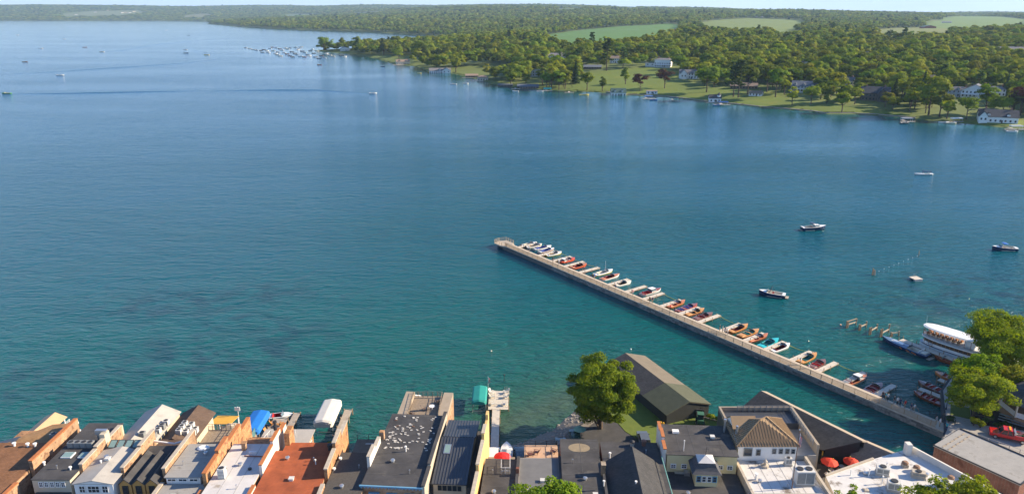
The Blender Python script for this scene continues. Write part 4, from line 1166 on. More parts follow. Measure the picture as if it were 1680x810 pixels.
def boat(label, loc, head, L, W, hull, deck, seat, cps=((0.30,0.50),(0.54,0.66)), fb=0.62, two=None, shield=True, cabin=None, bimini=None, tower=None, outboard=False, platform=False, cover=None, group=None, cat='boat', name='motor_boat', people=0, mast=None, hatch=True):
    e = empty(name, loc, head, label, cat, group)
    hm, dm, im = boat_meshes(L, W, fb, cps, M_COL[hull], M_COL.get(deck) or M_SEAT[deck], M_SEAT[seat], M_COL[two] if two else None)
    inst('hull', hm, e); inst('deck', dm, e); ck = inst('cockpit', im, e)
    hw, sh, kz = hull_fns(L, W, fb)
    X = lambda s: (s-0.5)*L
    for a, b in cps:
        w = hw((a+b)/2)-0.26
        if w < 0.2: continue
        mb = MB(); mb.box(X(a)+0.12,-w,0.07,X(a)+0.55,w,0.42); mb.box(X(a)+0.05,-w,0.30,X(a)+0.2,w,0.80); mb.build('seat', M_SEAT[seat], e)
    if hatch:
        a0 = min(c[0] for c in cps)
        if a0 > 0.2:
            mb = MB(); w = hw(0.15)*0.55; z = sh(0.15)+0.10*hw(0.15)
            mb.box(X(0.05),-w,z-0.04,X(a0-0.05),-0.02,z+0.03); mb.box(X(0.05),0.02,z-0.04,X(a0-0.05),w,z+0.03); mb.build('engine_hatch', M_COL.get(deck) or M_SEAT[deck], e)
    if shield:
        b = max(c[1] for c in cps); w = hw(b)*0.86; z = sh(b)+0.08; x = X(b)
        mb = MB()
        mb.slab([(x+0.35,0,z),(x+0.05,-w,z),(x-0.2,-w*0.95,z+0.42),(x+0.1,0,z+0.45)],0.03); mb.slab([(x+0.35,0,z),(x+0.05,w,z),(x-0.2,w*0.95,z+0.42),(x+0.1,0,z+0.45)],0.03)
        ws = mb.build('windshield', M_WIND, e)
        mb = MB(); mb.bar((x-0.2,-w*0.95,z+0.43),(x+0.1,0,z+0.46),0.04); mb.bar((x-0.2,w*0.95,z+0.43),(x+0.1,0,z+0.46),0.04); mb.bar((x+0.05,-w,z),(x-0.2,-w*0.95,z+0.43),0.04); mb.bar((x+0.05,w,z),(x-0.2,w*0.95,z+0.43),0.04)
        mb.build('frame', M_STEEL, ws)
    if cabin:
        c0, c1, ch, cm = cabin
        w0, w1 = hw(c0)*0.74, hw(c1)*0.62; z = sh(0.5)
        mb = MB(); vs = [(X(c0),-w0,z),(X(c1),-w1,z),(X(c1),w1,z),(X(c0),w0,z),(X(c0),-w0*.9,z+ch),(X(c1)-0.35,-w1*.9,z+ch),(X(c1)-0.35,w1*.9,z+ch),(X(c0),w0*.9,z+ch)]
        mb.add(vs, [(0,1,5,4),(1,2,6,5),(2,3,7,6),(3,0,4,7)]); cb_ = mb.build('cabin', M_WIND, e)
        mb = MB(); mb.slab([(X(c0)-0.2,-w0*.95,z+ch+.08),(X(c1)-0.3,-w1*.95,z+ch+.08),(X(c1)-0.3,w1*.95,z+ch+.08),(X(c0)-0.2,w0*.95,z+ch+.08)],0.08); mb.build('cabin_roof', M_COL[cm], cb_)
        mb = MB(); mb.box(X(c0)+0.02,-w0-0.02,z-0.05,X(c1),-w0*0.97,z+0.16); mb.box(X(c0)+0.02,w0*0.97,z-0.05,X(c1),w0+0.02,z+0.16); mb.build('cabin_side', M_COL[cm], cb_)
    if bimini:
        b0, b1, bm_ = bimini; w = W*0.42; z = sh(.5)+1.35
        mb = MB(); n = 6
        for k in range(n):
            t0, t1 = k/n, (k+1)/n; x0, x1 = X(b0)+(X(b1)-X(b0))*t0, X(b0)+(X(b1)-X(b0))*t1
            f = lambda t: z-0.16*(2*t-1)**2
            mb.slab([(x0,-w,f(t0)-.06),(x1,-w,f(t1)-.06),(x1,0,f(t1)),(x0,0,f(t0))],0.03); mb.slab([(x0,w,f(t0)-.06),(x1,w,f(t1)-.06),(x1,0,f(t1)),(x0,0,f(t0))],0.03)
        cn = mb.build('canopy', M_COL[bm_], e)
        mb = MB()
        for sg in (-1, 1):
            for q in (b0, b1, (b0+b1)/2): mb.bar((X((b0+b1)/2),sg*w,sh(.5)),(X(q),sg*w,z-0.2),0.035)
        mb.build('canopy_frame', M_STEEL, cn)
    if tower:
        w = W*0.44; x = X(0.55); z = sh(.5)
        mb = MB(); mb.tube([(x+.5,-w,z),(x,-w*.9,z+1.3),(x-.1,0,z+1.5),(x,w*.9,z+1.3),(x+.5,w,z)],0.06,6); mb.tube([(x-.9,-w,z),(x-.1,-w*.88,z+1.35)],0.05,6); mb.tube([(x-.9,w,z),(x-.1,w*.88,z+1.35)],0.05,6)
        mb.build('wake_tower', M_COL[tower], e)
    if outboard:
        mb = MB(); x = X(0)-0.25; mb.lathe((x,0,0.35),[(0.14,0),(0.22,0.25),(0.2,0.6),(0.1,0.7)],8,sx=1.3); mb.box(x-0.08,-0.06,-0.5,x+0.1,0.06,0.4); mb.build('outboard_motor', M_DARK, e)
    if platform:
        mb = MB(); w = hw(0)*0.85; mb.box(X(0)-0.8,-w,0.12,X(0)-0.02,w,0.2); mb.build('swim_platform', M_WOOD, e)
    if mast:
        mb = MB(); mb.tube([(X(.6),0,sh(.5)),(X(.6),0,sh(.5)+mast)],0.04,6); mb.build('mast', M_WHITE, e)
    if cover:
        mb = MB(); z = sh(.4); w = hw(.35)*0.9
        mb.add([(X(.08),-w,z+.05),(X(.62),-w*.95,z+.05),(X(.62),w*.95,z+.05),(X(.08),w,z+.05),(X(.2),0,z+.3),(X(.52),0,z+.36)],[(0,1,5,4),(1,2,5),(2,3,4,5),(3,0,4)])
        mb.build('boat_cover', M_COL.get(cover) or M_SEAT[cover], e)
    return e
phead = math.atan2(PN.y, PN.x)
R1 = ((0.28,0.46),(0.52,0.66)); OPEN = ((0.12,0.70),)
BOATS = [
 ('white open launch, outermost boat at the pier', 868,400.5,'white','white','cream',OPEN,dict(outboard=True,L=6.4)),
 ('cream open boat second from the pier head', 876,403,'cream','white','cream',OPEN,dict(outboard=True,L=6.2)),
 ('white bowrider with a black folded canopy arch near the pier head', 890,406,'white','white','blue',OPEN,dict(bimini=(0.2,0.36,'black'),L=6.8)),
 ('white runabout with purple seats near the pier head', 897,410.5,'white','white','blue',OPEN,dict(L=6.4,two='mahogany')),
 ('yellow hulled white boat beside the outer finger dock', 908,416,'yellow','white','cream',OPEN,dict(two='white',L=6.2)),
 ('bright red boat with white cabin front at the outer docks', 931,426.5,'red','red','cream',R1,dict(cabin=(0.18,0.34,0.6,'white'),L=6.2)),
 ('red orange open boat with dark seats at the outer docks', 950,436,'red','orange','maroon',((0.2,0.66),),dict(L=6.2)),
 ('yellow and white day boat with a thin mast', 990,446.5,'yellow','white','cream',OPEN,dict(two='white',mast=3.2,L=7.4)),
 ('white hulled boat with varnished deck and open cockpit', 1001,454,'white','orange','maroon',((0.24,0.64),),dict(L=7.4)),
 ('small cream boat with black cockpit beside its dock', 1022,464.5,'white','cream','black',((0.2,0.62),),dict(L=6.2)),
 ('white cabin cruiser with red cockpit and windscreen', 1068,478,'white','mahogany','red',((0.12,0.42),),dict(cabin=(0.44,0.70,0.75,'white'),L=7.6,shield=False)),
 ('bright orange varnished runabout by the upper middle rope', 1109,498,'orange','orange','maroon',R1,dict(L=7.4)),
 ('long red brown triple cockpit runabout', 1127,504.5,'red','mahogany','blue',((0.14,0.28),(0.42,0.54),(0.58,0.7)),dict(L=8.2)),
 ('amber yellow runabout with mahogany sides', 1140,511.5,'mahogany','amber','black',R1,dict(L=7.2)),
 ('slim brown runabout beside the middle dock', 1154,518.5,'brown','brown','maroon',R1,dict(L=7.0)),
 ('orange runabout with maroon seats at the middle rope', 1212,538,'orange','amber','maroon',((0.18,0.66),),dict(L=7.2)),
 ('orange boat with green seats across the dock from the red brown one', 1229,546,'orange','amber','teal',R1,dict(L=7.2)),
 ('red brown runabout beside the turquoise boat', 1243,553.5,'mahogany','orange','maroon',R1,dict(L=7.2)),
 ('bright turquoise runabout moored beside the white boat', 1262,562,'turq','turq','teal',((0.2,0.64),),dict(L=7.2)),
 ('white boat with dark red and black seats beside the turquoise one', 1280,569.5,'white','white','maroon',((0.14,0.7),),dict(L=6.8)),
 ('amber runabout with green seats and red bow flag', 1325,586.5,'amber','amber','teal',((0.2,0.66),),dict(L=7.2)),
 ('brown and pink runabout next to the amber one', 1342,597,'brown','brown','red',R1,dict(L=6.0)),
 ('varnished launch with white canopy top and red seats', 1404,622,'white','orange','red',((0.14,0.62),),dict(cabin=(0.52,0.74,0.7,'white'),two='orange',L=7.2,shield=False)),
 ('dark mahogany runabout at the innermost dock', 1432,637,'mahogany','mahogany','maroon',R1,dict(L=6.8)),
]
for i, (lab, px, py, hu, dk, st, cps, kw) in enumerate(BOATS):
    kw = dict(kw); L_ = kw.pop('L')
    s, nn = pier_s(px, py, 0.5)
    nn = max(nn, PWD + L_/2 + 0.35)
    boat(lab, pier_w(s, nn, 0.0), phead + rnd.uniform(-0.09, 0.09), L_*0.94, 2.2, hu, dk, st, cps, group='boats moored at the pier', **kw)
# boats on the open water near the village
p = G(1267, 485); boat('navy and white bowrider with black tower drifting near the pier', p, math.radians(155), 6.6, 2.6, 'navy', 'white', 'cream', OPEN, tower='black', platform=True, fb=1.0)
p = G(1334, 377); boat('white cruiser with navy sides and dark canopy in open water', p, math.radians(8), 8.6, 2.8, 'navy', 'white', 'cream', ((0.1,0.5),), bimini=(0.36,0.56,'black'), cabin=(0.52,0.74,0.6,'white'), platform=True, fb=1.25, shield=False)
p = G(1648, 410); boat('navy speedboat with blue canopy near the right edge', p, math.radians(172), 7.2, 2.7, 'navy', 'white', 'cream', OPEN, bimini=(0.42,0.62,'blue'), fb=1.0)
p = G(1515, 286.5); boat('small white sailboat with lowered dark sail', p, math.radians(183), 8.4, 2.2, 'white', 'white', 'cream', ((0.2,0.5),), shield=False, mast=0.9, fb=0.55, name='sailing_boat')
e = bpy.data.objects[-1] if False else None
sb_ = [o for o in COL.objects if o.get('label') == 'small white sailboat with lowered dark sail'][0]
mb = MB(); mb.tube([(-3.8,0,1.5),(0.6,0,1.6)],[0.22,0.3],6); mb.tube([(0.5,0,0.6),(0.5,0,2.4)],0.12,6); mb.build('furled_sail', M_COL['navy'], sb_)
# far boats under way: (px, py, heading deg, hull, length, wake)
FARB = [(612,154,8,'white',7,'white runabout trailing a long wake in mid lake'),(11,154,175,'green',9,'green and yellow boat at the left edge'),(99,124,5,'white',9,'lone white boat on the left of the lake'),(41,102,0,'brown',8,'lone dark red boat on the left of the lake'),
        (67,80,10,'white',9,'white boat below the first far ring of wake'),(105,64.5,0,'white',9,'distant white boat at the top of the left lake'),(29,58,0,'cream',9,'faintest pale boat near the far left shore'),(139,78,20,'brown',9,'boat turning at the end of a curled wake, upper one'),
        (167,85.5,185,'cream',9,'boat turning at the end of a curled wake, lower one'),(304,82,0,'white',9,'white boat in the loop wake, upper one'),(305,87.5,0,'black',9,'dark boat in the loop wake'),(339,90.5,190,'yellow',9,'yellowish boat ahead of the loop wake'),
        (273,50,0,'white',10,'tiny white boat in the upper middle of the lake'),(309,58.5,0,'black',10,'tiny dark boat in the upper middle of the lake'),(524,107,170,'mahogany',7,'small dark boat below the marina'),(628,109.5,10,'navy',6,'small blue boat off the cream house'),
        (688,121,0,'yellow',5,'small orange boat left of the white boathouse'),(744,139,175,'white',7,'white boat moored off the tan boathouse, left one'),(764,138,5,'white',6,'white boat moored off the tan boathouse, right one'),(846,150.5,170,'white',6,'white boat leaving the brown boathouse'),
        (958,156.5,5,'yellow',9,'bright yellow boat off the lawn shore')]
FB = {}
for px, py, hd, hu, L_, lab in FARB:
    p = G(px, py)
    boat(lab, p, math.radians(hd), L_, L_*0.33, hu, 'white' if hu in ('white','navy','brown') else hu, 'cream', OPEN, hatch=False, fb=0.9)
# marina: boats on moorings off the point
mar = [(403,79),(410,80.5),(416,82),(421,83),(428,83.5),(433,82),(438,84),(443,80),(447,78),(453,79),(456,86),(459,80.5),(463,83),(468,79.5),(472,81),(476,79),(479,85.5),(484,88),(488,82),(491,80),(496,84.5),(500,87),(505,90),(509,84),(512,81.5),(455,90.5),(460,92.5),(452,88.5),(475,92),(480,94),(487,90),(493,93),(499,94),(507,92),(518,94),(527,92),(535,88.5),(541,91),(546,93),(532,95.5),(523,96.5),(560,91.5),(565,93.5),(466,87),(471,89),(440,87),(431,86.5),(515,88),(521,84.5),(448,84),(494,77.5),(485,78.5)]
cols_ = ['white','white','cream','white','navy','brown','white','cream','mahogany','white','grey','black']
for i, (px, py) in enumerate(mar):
    p = G(px, py)
    hu = cols_[(i*7) % len(cols_)]
    boat('%s boat on a mooring off the wooded point' % {'white':'white','cream':'cream','navy':'dark blue','brown':'brown','mahogany':'red brown','grey':'grey','black':'black'}[hu], p, rnd.uniform(-0.4,0.4)+(math.pi if i % 3 else 0), 8.0, 2.9, hu, 'white' if hu != 'brown' else 'brown', 'cream', OPEN, hatch=False, fb=1.1,
         cabin=(0.4,0.7,1.0,'white') if i % 3 == 0 else None, shield=False, mast=9 if i % 11 == 4 else None, group='moored %s boats off the point' % hu)

# ================================================================== village buildings along the water
BRICK_T = brickmat('brick_tan', (0.40,0.22,0.105), (0.30,0.15,0.07), (0.42,0.34,0.25), stain=((0.20,0.115,0.068), 1.4, 0.52), var=1.0)
BRICK_R = brickmat('brick_red', (0.24,0.085,0.05), (0.19,0.065,0.042), (0.25,0.18,0.14), stain=((0.14,0.06,0.04), 0.5, 0.6))
BRICK_O = brickmat('brick_orange', (0.44,0.20,0.072), (0.34,0.145,0.05), (0.45,0.33,0.2), stain=((0.23,0.11,0.058), 1.4, 0.52), var=1.0)
STUCCO = mat('stucco_yellow', (0.62,0.42,0.17), 0.85, 0.12, 0.8, bump=0.15, stain=((0.52,0.36,0.16), 0.8, 0.62))
STUCCO_W = mat('stucco_white', (0.66,0.62,0.55), 0.85, 0.1, 0.8, bump=0.15, stain=((0.5,0.46,0.4), 0.8, 0.62))
CREAM = mat('cream_paint', (0.50,0.43,0.32), 0.7, 0.08)
YELLOWP = mat('pale_yellow_paint', (0.66,0.56,0.30), 0.7, 0.06)
OCHRE = mat('ochre_shingle', (0.50,0.26,0.075), 0.8, 0.15, 3.0)
R_BLACK = mat('roof_black', (0.056,0.054,0.055), 0.85, 0.5, 0.35, bump=0.15, bscale=10, stain=((0.095,0.088,0.078), 0.6, 0.55))
R_GREY = mat('roof_grey', (0.30,0.29,0.27), 0.85, 0.18, 0.6, bump=0.15, stain=((0.20,0.185,0.165), 0.6, 0.56))
R_LIGHT = mat('roof_light', (0.40,0.375,0.335), 0.8, 0.12, 0.6, stain=((0.30,0.28,0.25), 0.5, 0.58))
R_WHITE = mat('roof_white', (0.56,0.54,0.52), 0.7, 0.1, 0.7, stain=((0.34,0.30,0.25), 0.45, 0.60))
R_MEMB = mat('roof_membrane', (0.60,0.585,0.56), 0.6, 0.12, 0.9, bump=0.12, stain=((0.20,0.165,0.13), 0.42, 0.555))
R_RED = mat('roof_rust_red', (0.32,0.080,0.028), 0.9, 0.35, 0.6, bump=0.2, bscale=12, stain=((0.22,0.062,0.026), 1.3, 0.56))
R_BROWN = brickmat('roof_brown', (0.25,0.125,0.062), (0.19,0.092,0.045), (0.13,0.065,0.035), 0.3, 0.14, 'roof', bump=0.5)
R_BROWN2 = brickmat('roof_dark_brown', (0.135,0.092,0.066), (0.105,0.07,0.052), (0.075,0.05,0.04), 0.3, 0.14, 'roof', bump=0.5)
R_TAN = brickmat('roof_tan', (0.36,0.215,0.10), (0.31,0.18,0.085), (0.24,0.14,0.07), 0.3, 0.14, 'roof')
R_SHING = brickmat('roof_grey_shingle', (0.070,0.068,0.066), (0.050,0.050,0.052), (0.032,0.032,0.034), 0.32, 0.16, 'roof', bump=0.6)
R_SLATE = brickmat('roof_slate', (0.105,0.105,0.112), (0.075,0.078,0.088), (0.05,0.05,0.055), 0.32, 0.16, 'roof', bump=0.6)
R_GRAVEL = mat('roof_gravel', (0.075,0.068,0.060), 0.95, 0.35, 3.5, bump=0.4, bscale=14)
R_METAL = mat('roof_seam_metal', (0.085,0.092,0.105), 0.42, 0.12, 0.5, metal=0.35)
R_BRMET = mat('roof_brown_metal', (0.30,0.205,0.115), 0.5, 0.12, 0.6, metal=0.15)
R_GREEN = mat('roof_olive', (0.085,0.090,0.052), 0.85, 0.2, 1.0, bump=0.2, bscale=10)
R_TANL = mat('roof_sand', (0.33,0.27,0.20), 0.85, 0.15, 0.8, bump=0.2, bscale=10)
PEACH = mat('peach_metal', (0.58,0.36,0.20), 0.55, 0.08, 0.6)
COPING = mat('stone_coping', (0.44,0.38,0.30), 0.8, 0.2, 1.5)
COPT = mat('terracotta_coping', (0.42,0.15,0.05), 0.8, 0.2, 1.5)
DARKSID = mat('dark_siding', (0.028,0.030,0.028), 0.8, 0.2, 2.0)
BLUEP = mat('blue_paint', (0.13,0.30,0.44), 0.6, 0.1)
DECKW = mat('deck_board', (0.26,0.205,0.15), 0.85, 0.25, 2.2, bump=0.2)
DECKP = mat('deck_pink', (0.50,0.33,0.22), 0.8, 0.12, 1.0)
def wb(mb, name, m, e, smooth=False):
    o = mb.build(name, m, e, smooth)
    r = e
    while r is not None and r.parent is not None: r = r.parent
    if e.parent is None: o.location = -e.location
    return o
def bld(name, label, x0, y0, x1, y1, zr, wall, roof, z0=-0.5, cat='building', roofname='roof', lip=0.0):
    e = empty(name, ((x0+x1)/2, (y0+y1)/2, max(z0, 0)), 0, label, cat)
    mb = MB(); mb.box(x0,y0,z0,x1,y1,zr-0.12,bottom=False); wb(mb, 'wall', wall, e)
    mb = MB(); mb.box(x0-lip,y0-lip,zr-0.118,x1+lip,y1+lip,zr); wb(mb, roofname, roof, e)
    return e
def party(e, x, th, segs, wallm, copm, z0=0.5):
    """a stepped brick party wall along y"""
    mb, mc = MB(), MB()
    for y0, y1, zt in segs:
        mb.box(x-th/2, y0, z0, x+th/2, y1-0.003, zt)
        mc.box(x-th/2-0.06, y0-0.05, zt+0.002, x+th/2+0.06, y1-0.055, zt+0.14)
    p = wb(mb, 'party_wall', wallm, e)
    c = mc.build('coping', copm, p)
    return p
WINW = {}
def winf(e, x, y, z, w, h, frame=None, face='-y', panes=(2,2)):
    """a framed window with panes; face tells where it looks"""
    frame = frame or M_WHITE
    key = (w, h, frame.name, panes)
    if key not in WINW:
        f = MB(); t = 0.09
        f.box(-w/2,-0.06,0,w/2,0.05,t); f.box(-w/2,-0.06,h-t,w/2,0.05,h); f.box(-w/2,-0.06,t+0.001,-w/2+t,0.05,h-t-0.001); f.box(w/2-t,-0.06,t+0.001,w/2,0.05,h-t-0.001)
        for k in range(1, panes[0]): f.box(-w/2+k*w/panes[0]-0.025,-0.04,t+0.002,-w/2+k*w/panes[0]+0.025,0.03,h-t-0.002)
        for k in range(1, panes[1]): f.box(-w/2+t+0.003,-0.035,k*h/panes[1]-0.025,w/2-t-0.003,0.025,k*h/panes[1]+0.025)
        WINW[key] = (f.mesh('window', frame), MB().box(-w/2+t,-0.012,t,w/2-t,0.012,h-t).mesh('pane', M_GLASS))
    rz = {'-y': 0, '+x': math.pi/2, '-x': -math.pi/2, '+y': math.pi}[face]
    o = inst('window', WINW[key][0], e, (x-e.location.x, y-e.location.y, z-e.location.z), (0,0,rz))
    inst('pane', WINW[key][1], o)
    return o
def gable(e, x0, y0, x1, y1, ze, zr, m, axis='y', ov=0.25, th=0.14, wallm=None, name='roof', hip=0.0):
    """pitched roof over a rectangle, ridge along axis; with wallm the gable ends are filled"""
    xm, ym = (x0+x1)/2, (y0+y1)/2
    mb = MB(); s = []
    if axis == 'y':
        for xs in (x0-ov, x1+ov):
            mb = MB(); mb.slab([(xs,y0-ov,ze),(xs,y1+ov,ze),(xm,y1+ov-hip,zr),(xm,y0-ov+hip,zr)],th); s.append(wb(mb, name, m, e))
        ends = [[(x0,y,ze-0.05),(x1,y,ze-0.05),(xm,y,zr-0.1)] for y in (y0, y1)]
    else:
        for ys in (y0-ov, y1+ov):
            mb = MB(); mb.slab([(x0-ov,ys,ze),(x1+ov,ys,ze),(x1+ov-hip,ym,zr),(x0-ov+hip,ym,zr)],th); s.append(wb(mb, name, m, e))
        ends = [[(x,y0,ze-0.05),(x,y1,ze-0.05),(x,ym,zr-0.1)] for x in (x0, x1)]
    if wallm:
        mb = MB()
        for t in ends: mb.add(t, [(0,1,2)])
        wb(mb, 'gable_wall', wallm, e)
    return s
def pipe(e, px, py, zr, h=0.7, r=0.09, m=None):
    p = G(px, py, zr); mb = MB(); mb.tube([(p.x,p.y,zr-0.05),(p.x,p.y,zr+h)], r, 8); mb.tube([(p.x,p.y,zr+h),(p.x,p.y,zr+h+0.14)], r*1.8, 8)
    wb(mb, 'vent_pipe', m or M_WHITE, e)
def skylight(e, x0, y0, x1, y1, z):
    mb = MB(); mb.box(x0,y0,z,x1,y1,z+0.18); f = wb(mb, 'skylight', M_WHITE, e)
    mb = MB(); mb.box(x0+0.08,y0+0.08,z+0.182,x1-0.08,y1-0.08,z+0.21); mb.build('pane', mat('skylight_glass', (0.20,0.30,0.28), 0.1, 0.1, spec=0.8), f)
# --- air conditioners: things of their own standing on the roofs
M_ACW = mat('unit_white', (0.58,0.57,0.53), 0.5, 0.12, 2.0); M_ACG = mat('unit_grey', (0.22,0.23,0.23), 0.5, 0.15, 2.0)
def condenser(label, x, y, z, s=0.8, h=0.85, m=None, group=None, rz=0.0):
    e = empty('condenser_unit', (x, y, z), rz, label, 'air conditioner', group)
    mb = MB(); mb.box(-s/2,-s/2,0.05,s/2,s/2,h); mb.box(-s/2-0.02,-s/2-0.02,h+0.002,s/2+0.02,s/2+0.02,h+0.06); mb.build('casing', m or M_ACW, e)
    mb = MB()
    for k in range(5): mb.box(-s/2+0.06,-s/2-0.02,0.15+k*(h-0.25)/5,s/2-0.06,-s/2-0.002,0.15+k*(h-0.25)/5+0.06)
    mb.build('louvre', M_ACG, e)
    mb = MB(); mb.lathe((0,0,h+0.062),[(s*0.38,0),(s*0.38,0.05)],14); mb.build('fan_grille', M_DARK, e)
    mb = MB(); mb.box(-s/2,-s/2,0,-s/2+0.12,s/2,0.045); mb.box(s/2-0.12,-s/2,0,s/2,s/2,0.045); mb.build('foot', M_DARK, e)
    return e
def box_unit(label, x, y, z, sx, sy, h, m=None, fans=2, rz=0.0, name='rooftop_unit'):
    e = empty(name, (x, y, z), rz, label, 'air conditioner')
    mb = MB(); mb.box(-sx/2-.08,-sy/2-.08,0,sx/2+.08,sy/2+.08,0.3); mb.build('curb', R_LIGHT, e)
    mb = MB(); mb.box(-sx/2,-sy/2,0.302,sx/2,sy/2,h); mb.build('casing', m or M_ACW, e)
    mb = MB(); mb.box(-sx/2+0.1,-sy/2-0.03,0.5,-0.05,-sy/2-0.002,h-0.2); mb.box(0.05,-sy/2-0.03,0.5,sx/2-0.1,-sy/2-0.002,h-0.2); mb.build('panel', M_ACG, e)
    for k in range(fans):
        x_ = -sx/2+(k+0.5)*sx/max(fans,1)
        mb = MB(); mb.lathe((x_,0,h+0.002),[(min(sx/max(fans,1),sy)*0.38,0),(min(sx/max(fans,1),sy)*0.38,0.12)],14); mb.build('fan', M_DARK, e)
    return e
def umbrella(label, x, y, z, r, h, cols_, tilt=0.0, name='patio_umbrella', ng=8):
    e = empty(name, (x, y, z), rnd.uniform(0,1), label, 'umbrella')
    e.rotation_euler = (tilt, tilt*0.4, rnd.uniform(0,1))
    mb = MB(); mb.tube([(0,0,0),(0,0,h)],0.03,6); mb.build('pole', M_STEEL, e)
    mb = MB(); mb.lathe((0,0,0),[(0.28,0),(0.25,0.08)],10); mb.build('base', M_DARK, e)
    for k in range(ng):
        a0, a1 = 2*math.pi*k/ng, 2*math.pi*(k+1)/ng; am = (a0+a1)/2
        mb = MB()
        P0 = (0,0,h+0.05); A = (r*math.cos(a0),r*math.sin(a0),h-0.42*r); B = (r*math.cos(a1),r*math.sin(a1),h-0.42*r); C = (0.96*r*math.cos(am),0.96*r*math.sin(am),h-0.40*r)
        A2 = (A[0]*.5,A[1]*.5,h-0.13*r); B2 = (B[0]*.5,B[1]*.5,h-0.13*r)
        lo = Vector((0,0,-0.02))
        vs = [P0,A2,B2,A,B,C]; vs2 = [Vector(v)+lo for v in vs]
        mb.add(vs+vs2, [(0,1,2),(1,3,5,4,2),(8,7,6),(8,10,11,9,7),(3,9,11,5),(5,11,10,4)])
        mb.build('canopy_panel', cols_[k % len(cols_)], e)
    return e
def railing(label, pts, z, h, m, step=1.6, name='railing', mids=(0.35,0.7), parent=None):
    p0 = Vector((pts[0][0], pts[0][1], z))
    e = parent or empty(name, p0, 0, label, 'railing')
    off = -e.location if e.parent is None else Vector((0,0,0))
    pm_ = MB().box(-0.045,-0.045,0,0.045,0.045,h).mesh('post', m)
    for a_, b_ in zip(pts, pts[1:]):
        L_ = math.dist(a_, b_); k_ = max(1, round(L_/step))
        for k in range(k_+1):
            t = k/k_; inst('post', pm_, e, (a_[0]+(b_[0]-a_[0])*t+off.x, a_[1]+(b_[1]-a_[1])*t+off.y, z+off.z))
        for hh in mids+(h-0.03,):
            mb = MB(); mb.bar((*a_,z+hh),(*b_,z+hh),0.05); o = mb.build('rail', m, e); o.location = off
    return e

def lap_seams(e, x0, y0, x1, y1, z, step, m, axis='x'):
    """welded laps of a flat roof, slightly proud"""
    k = 1
    while True:
        if axis == 'x':
            y = y0+k*step+rnd.uniform(-.1,.1)
            if y > y1-.3: break
            mb = MB(); mb.box(x0+.1,y,z,x1-.1,y+.07,z+.02)
        else:
            x = x0+k*step+rnd.uniform(-.1,.1)
            if x > x1-.3: break
            mb = MB(); mb.box(x,y0+.1,z,x+.07,y1-.1,z+.02)
        wb(mb, 'lap_seam', m, e); k += 1
SEAM_D = mat('seam_dark', (0.085,0.082,0.078), 0.8, 0.3, 1.0); SEAM_L = mat('seam_light', (0.40,0.38,0.35), 0.8, 0.3, 1.0)
# B0 grey roof at the left edge
e = bld('shop_building', 'dark grey roofed building with white wall at the left edge', -82, 92, -73.2, 100.5, 7.2, STUCCO_W, R_GREY)
gable(e, -82, 92, -73.2, 100.5, 7.25, 8.6, R_METAL, 'y', 0.2, wallm=STUCCO_W)
party(e, -72.9, 0.45, [(93,96,8.6),(96,99.5,8.0),(99.5,101.2,7.4)], BRICK_T, COPT)
# B1 brown shingle roof
e = bld('shop_building', 'building with broad brown shingle roof at the bottom left corner', -84, 82, -69.8, 97.8, 9.3, BRICK_T, R_BROWN)
mb = MB(); mb.slab([(-80,97.9,8.2),(-70.6,97.9,8.4),(-69.8,103.5,9.4),(-74,103.5,9.0)],0.2); rr = wb(mb, 'rear_roof', R_TAN, e)
mb = MB(); mb.bar((-70.55,97.95,8.45),(-69.75,103.5,9.45),0.12,0.4); mb.build('fascia', M_WHITE, rr)
mb = MB(); mb.box(-79,98,0,-70.7,103.3,8.0); wb(mb, 'rear_wall', BRICK_T, e)
for px, py in ((24,731),(46,732),(58,732)): pipe(e, px, py, 9.3, 0.45, 0.16)
party(e, -69.4, 0.5, [(82,87.6,9.4),(91,102.6,10.6)], BRICK_T, COPT)
condenser('dark condenser unit beside the leaning brick wall, left one', -71.4, 99.6, 9.1, 0.8, 0.7, M_ACG); condenser('dark condenser unit beside the leaning brick wall, right one', -70.4, 100.6, 9.2, 0.8, 0.7, M_ACG)
# peach canopy on posts
e = empty('boat_shelter', (-79, 108.5, 0), 0, 'long peach metal canopy on posts at the far left waterline', 'shelter')
gable(e, -80.7, 104.5, -77.0, 111.5, 5.6, 6.5, PEACH, 'y', 0.1, 0.1)
for x in (-80.4,-77.3):
    for y in (105,108,111.2):
        mb = MB(); mb.bar((x,y,-1),(x,y,5.55),0.2); wb(mb, 'post', M_WHITE, e)
mb = MB(); mb.box(-81,104.4,1.2,-76.5,111.6,1.5); wb(mb, 'deck', DECKW, e)
railing(None, [(-76.6,104.5),(-76.6,111.5)], 4.2, 1.0, M_WHITE, parent=e)
M_STR1, M_STR2 = mat('umbrella_pink', (0.55,0.16,0.16), 0.8), mat('umbrella_white', (0.72,0.68,0.64), 0.8)
p = G(116, 712, 4.5); umbrella('red and white striped umbrella by the dark roof', p.x, p.y, 3.2, 1.5, 2.3, [M_STR1, M_STR2], 0.1, ng=12)
mb = MB(); mb.box(-76.4,102.5,0,-67.6,108.2,3.2); tag(mb.build('terrace', DECKW), 'low wooden terrace under the striped umbrella', 'terrace')
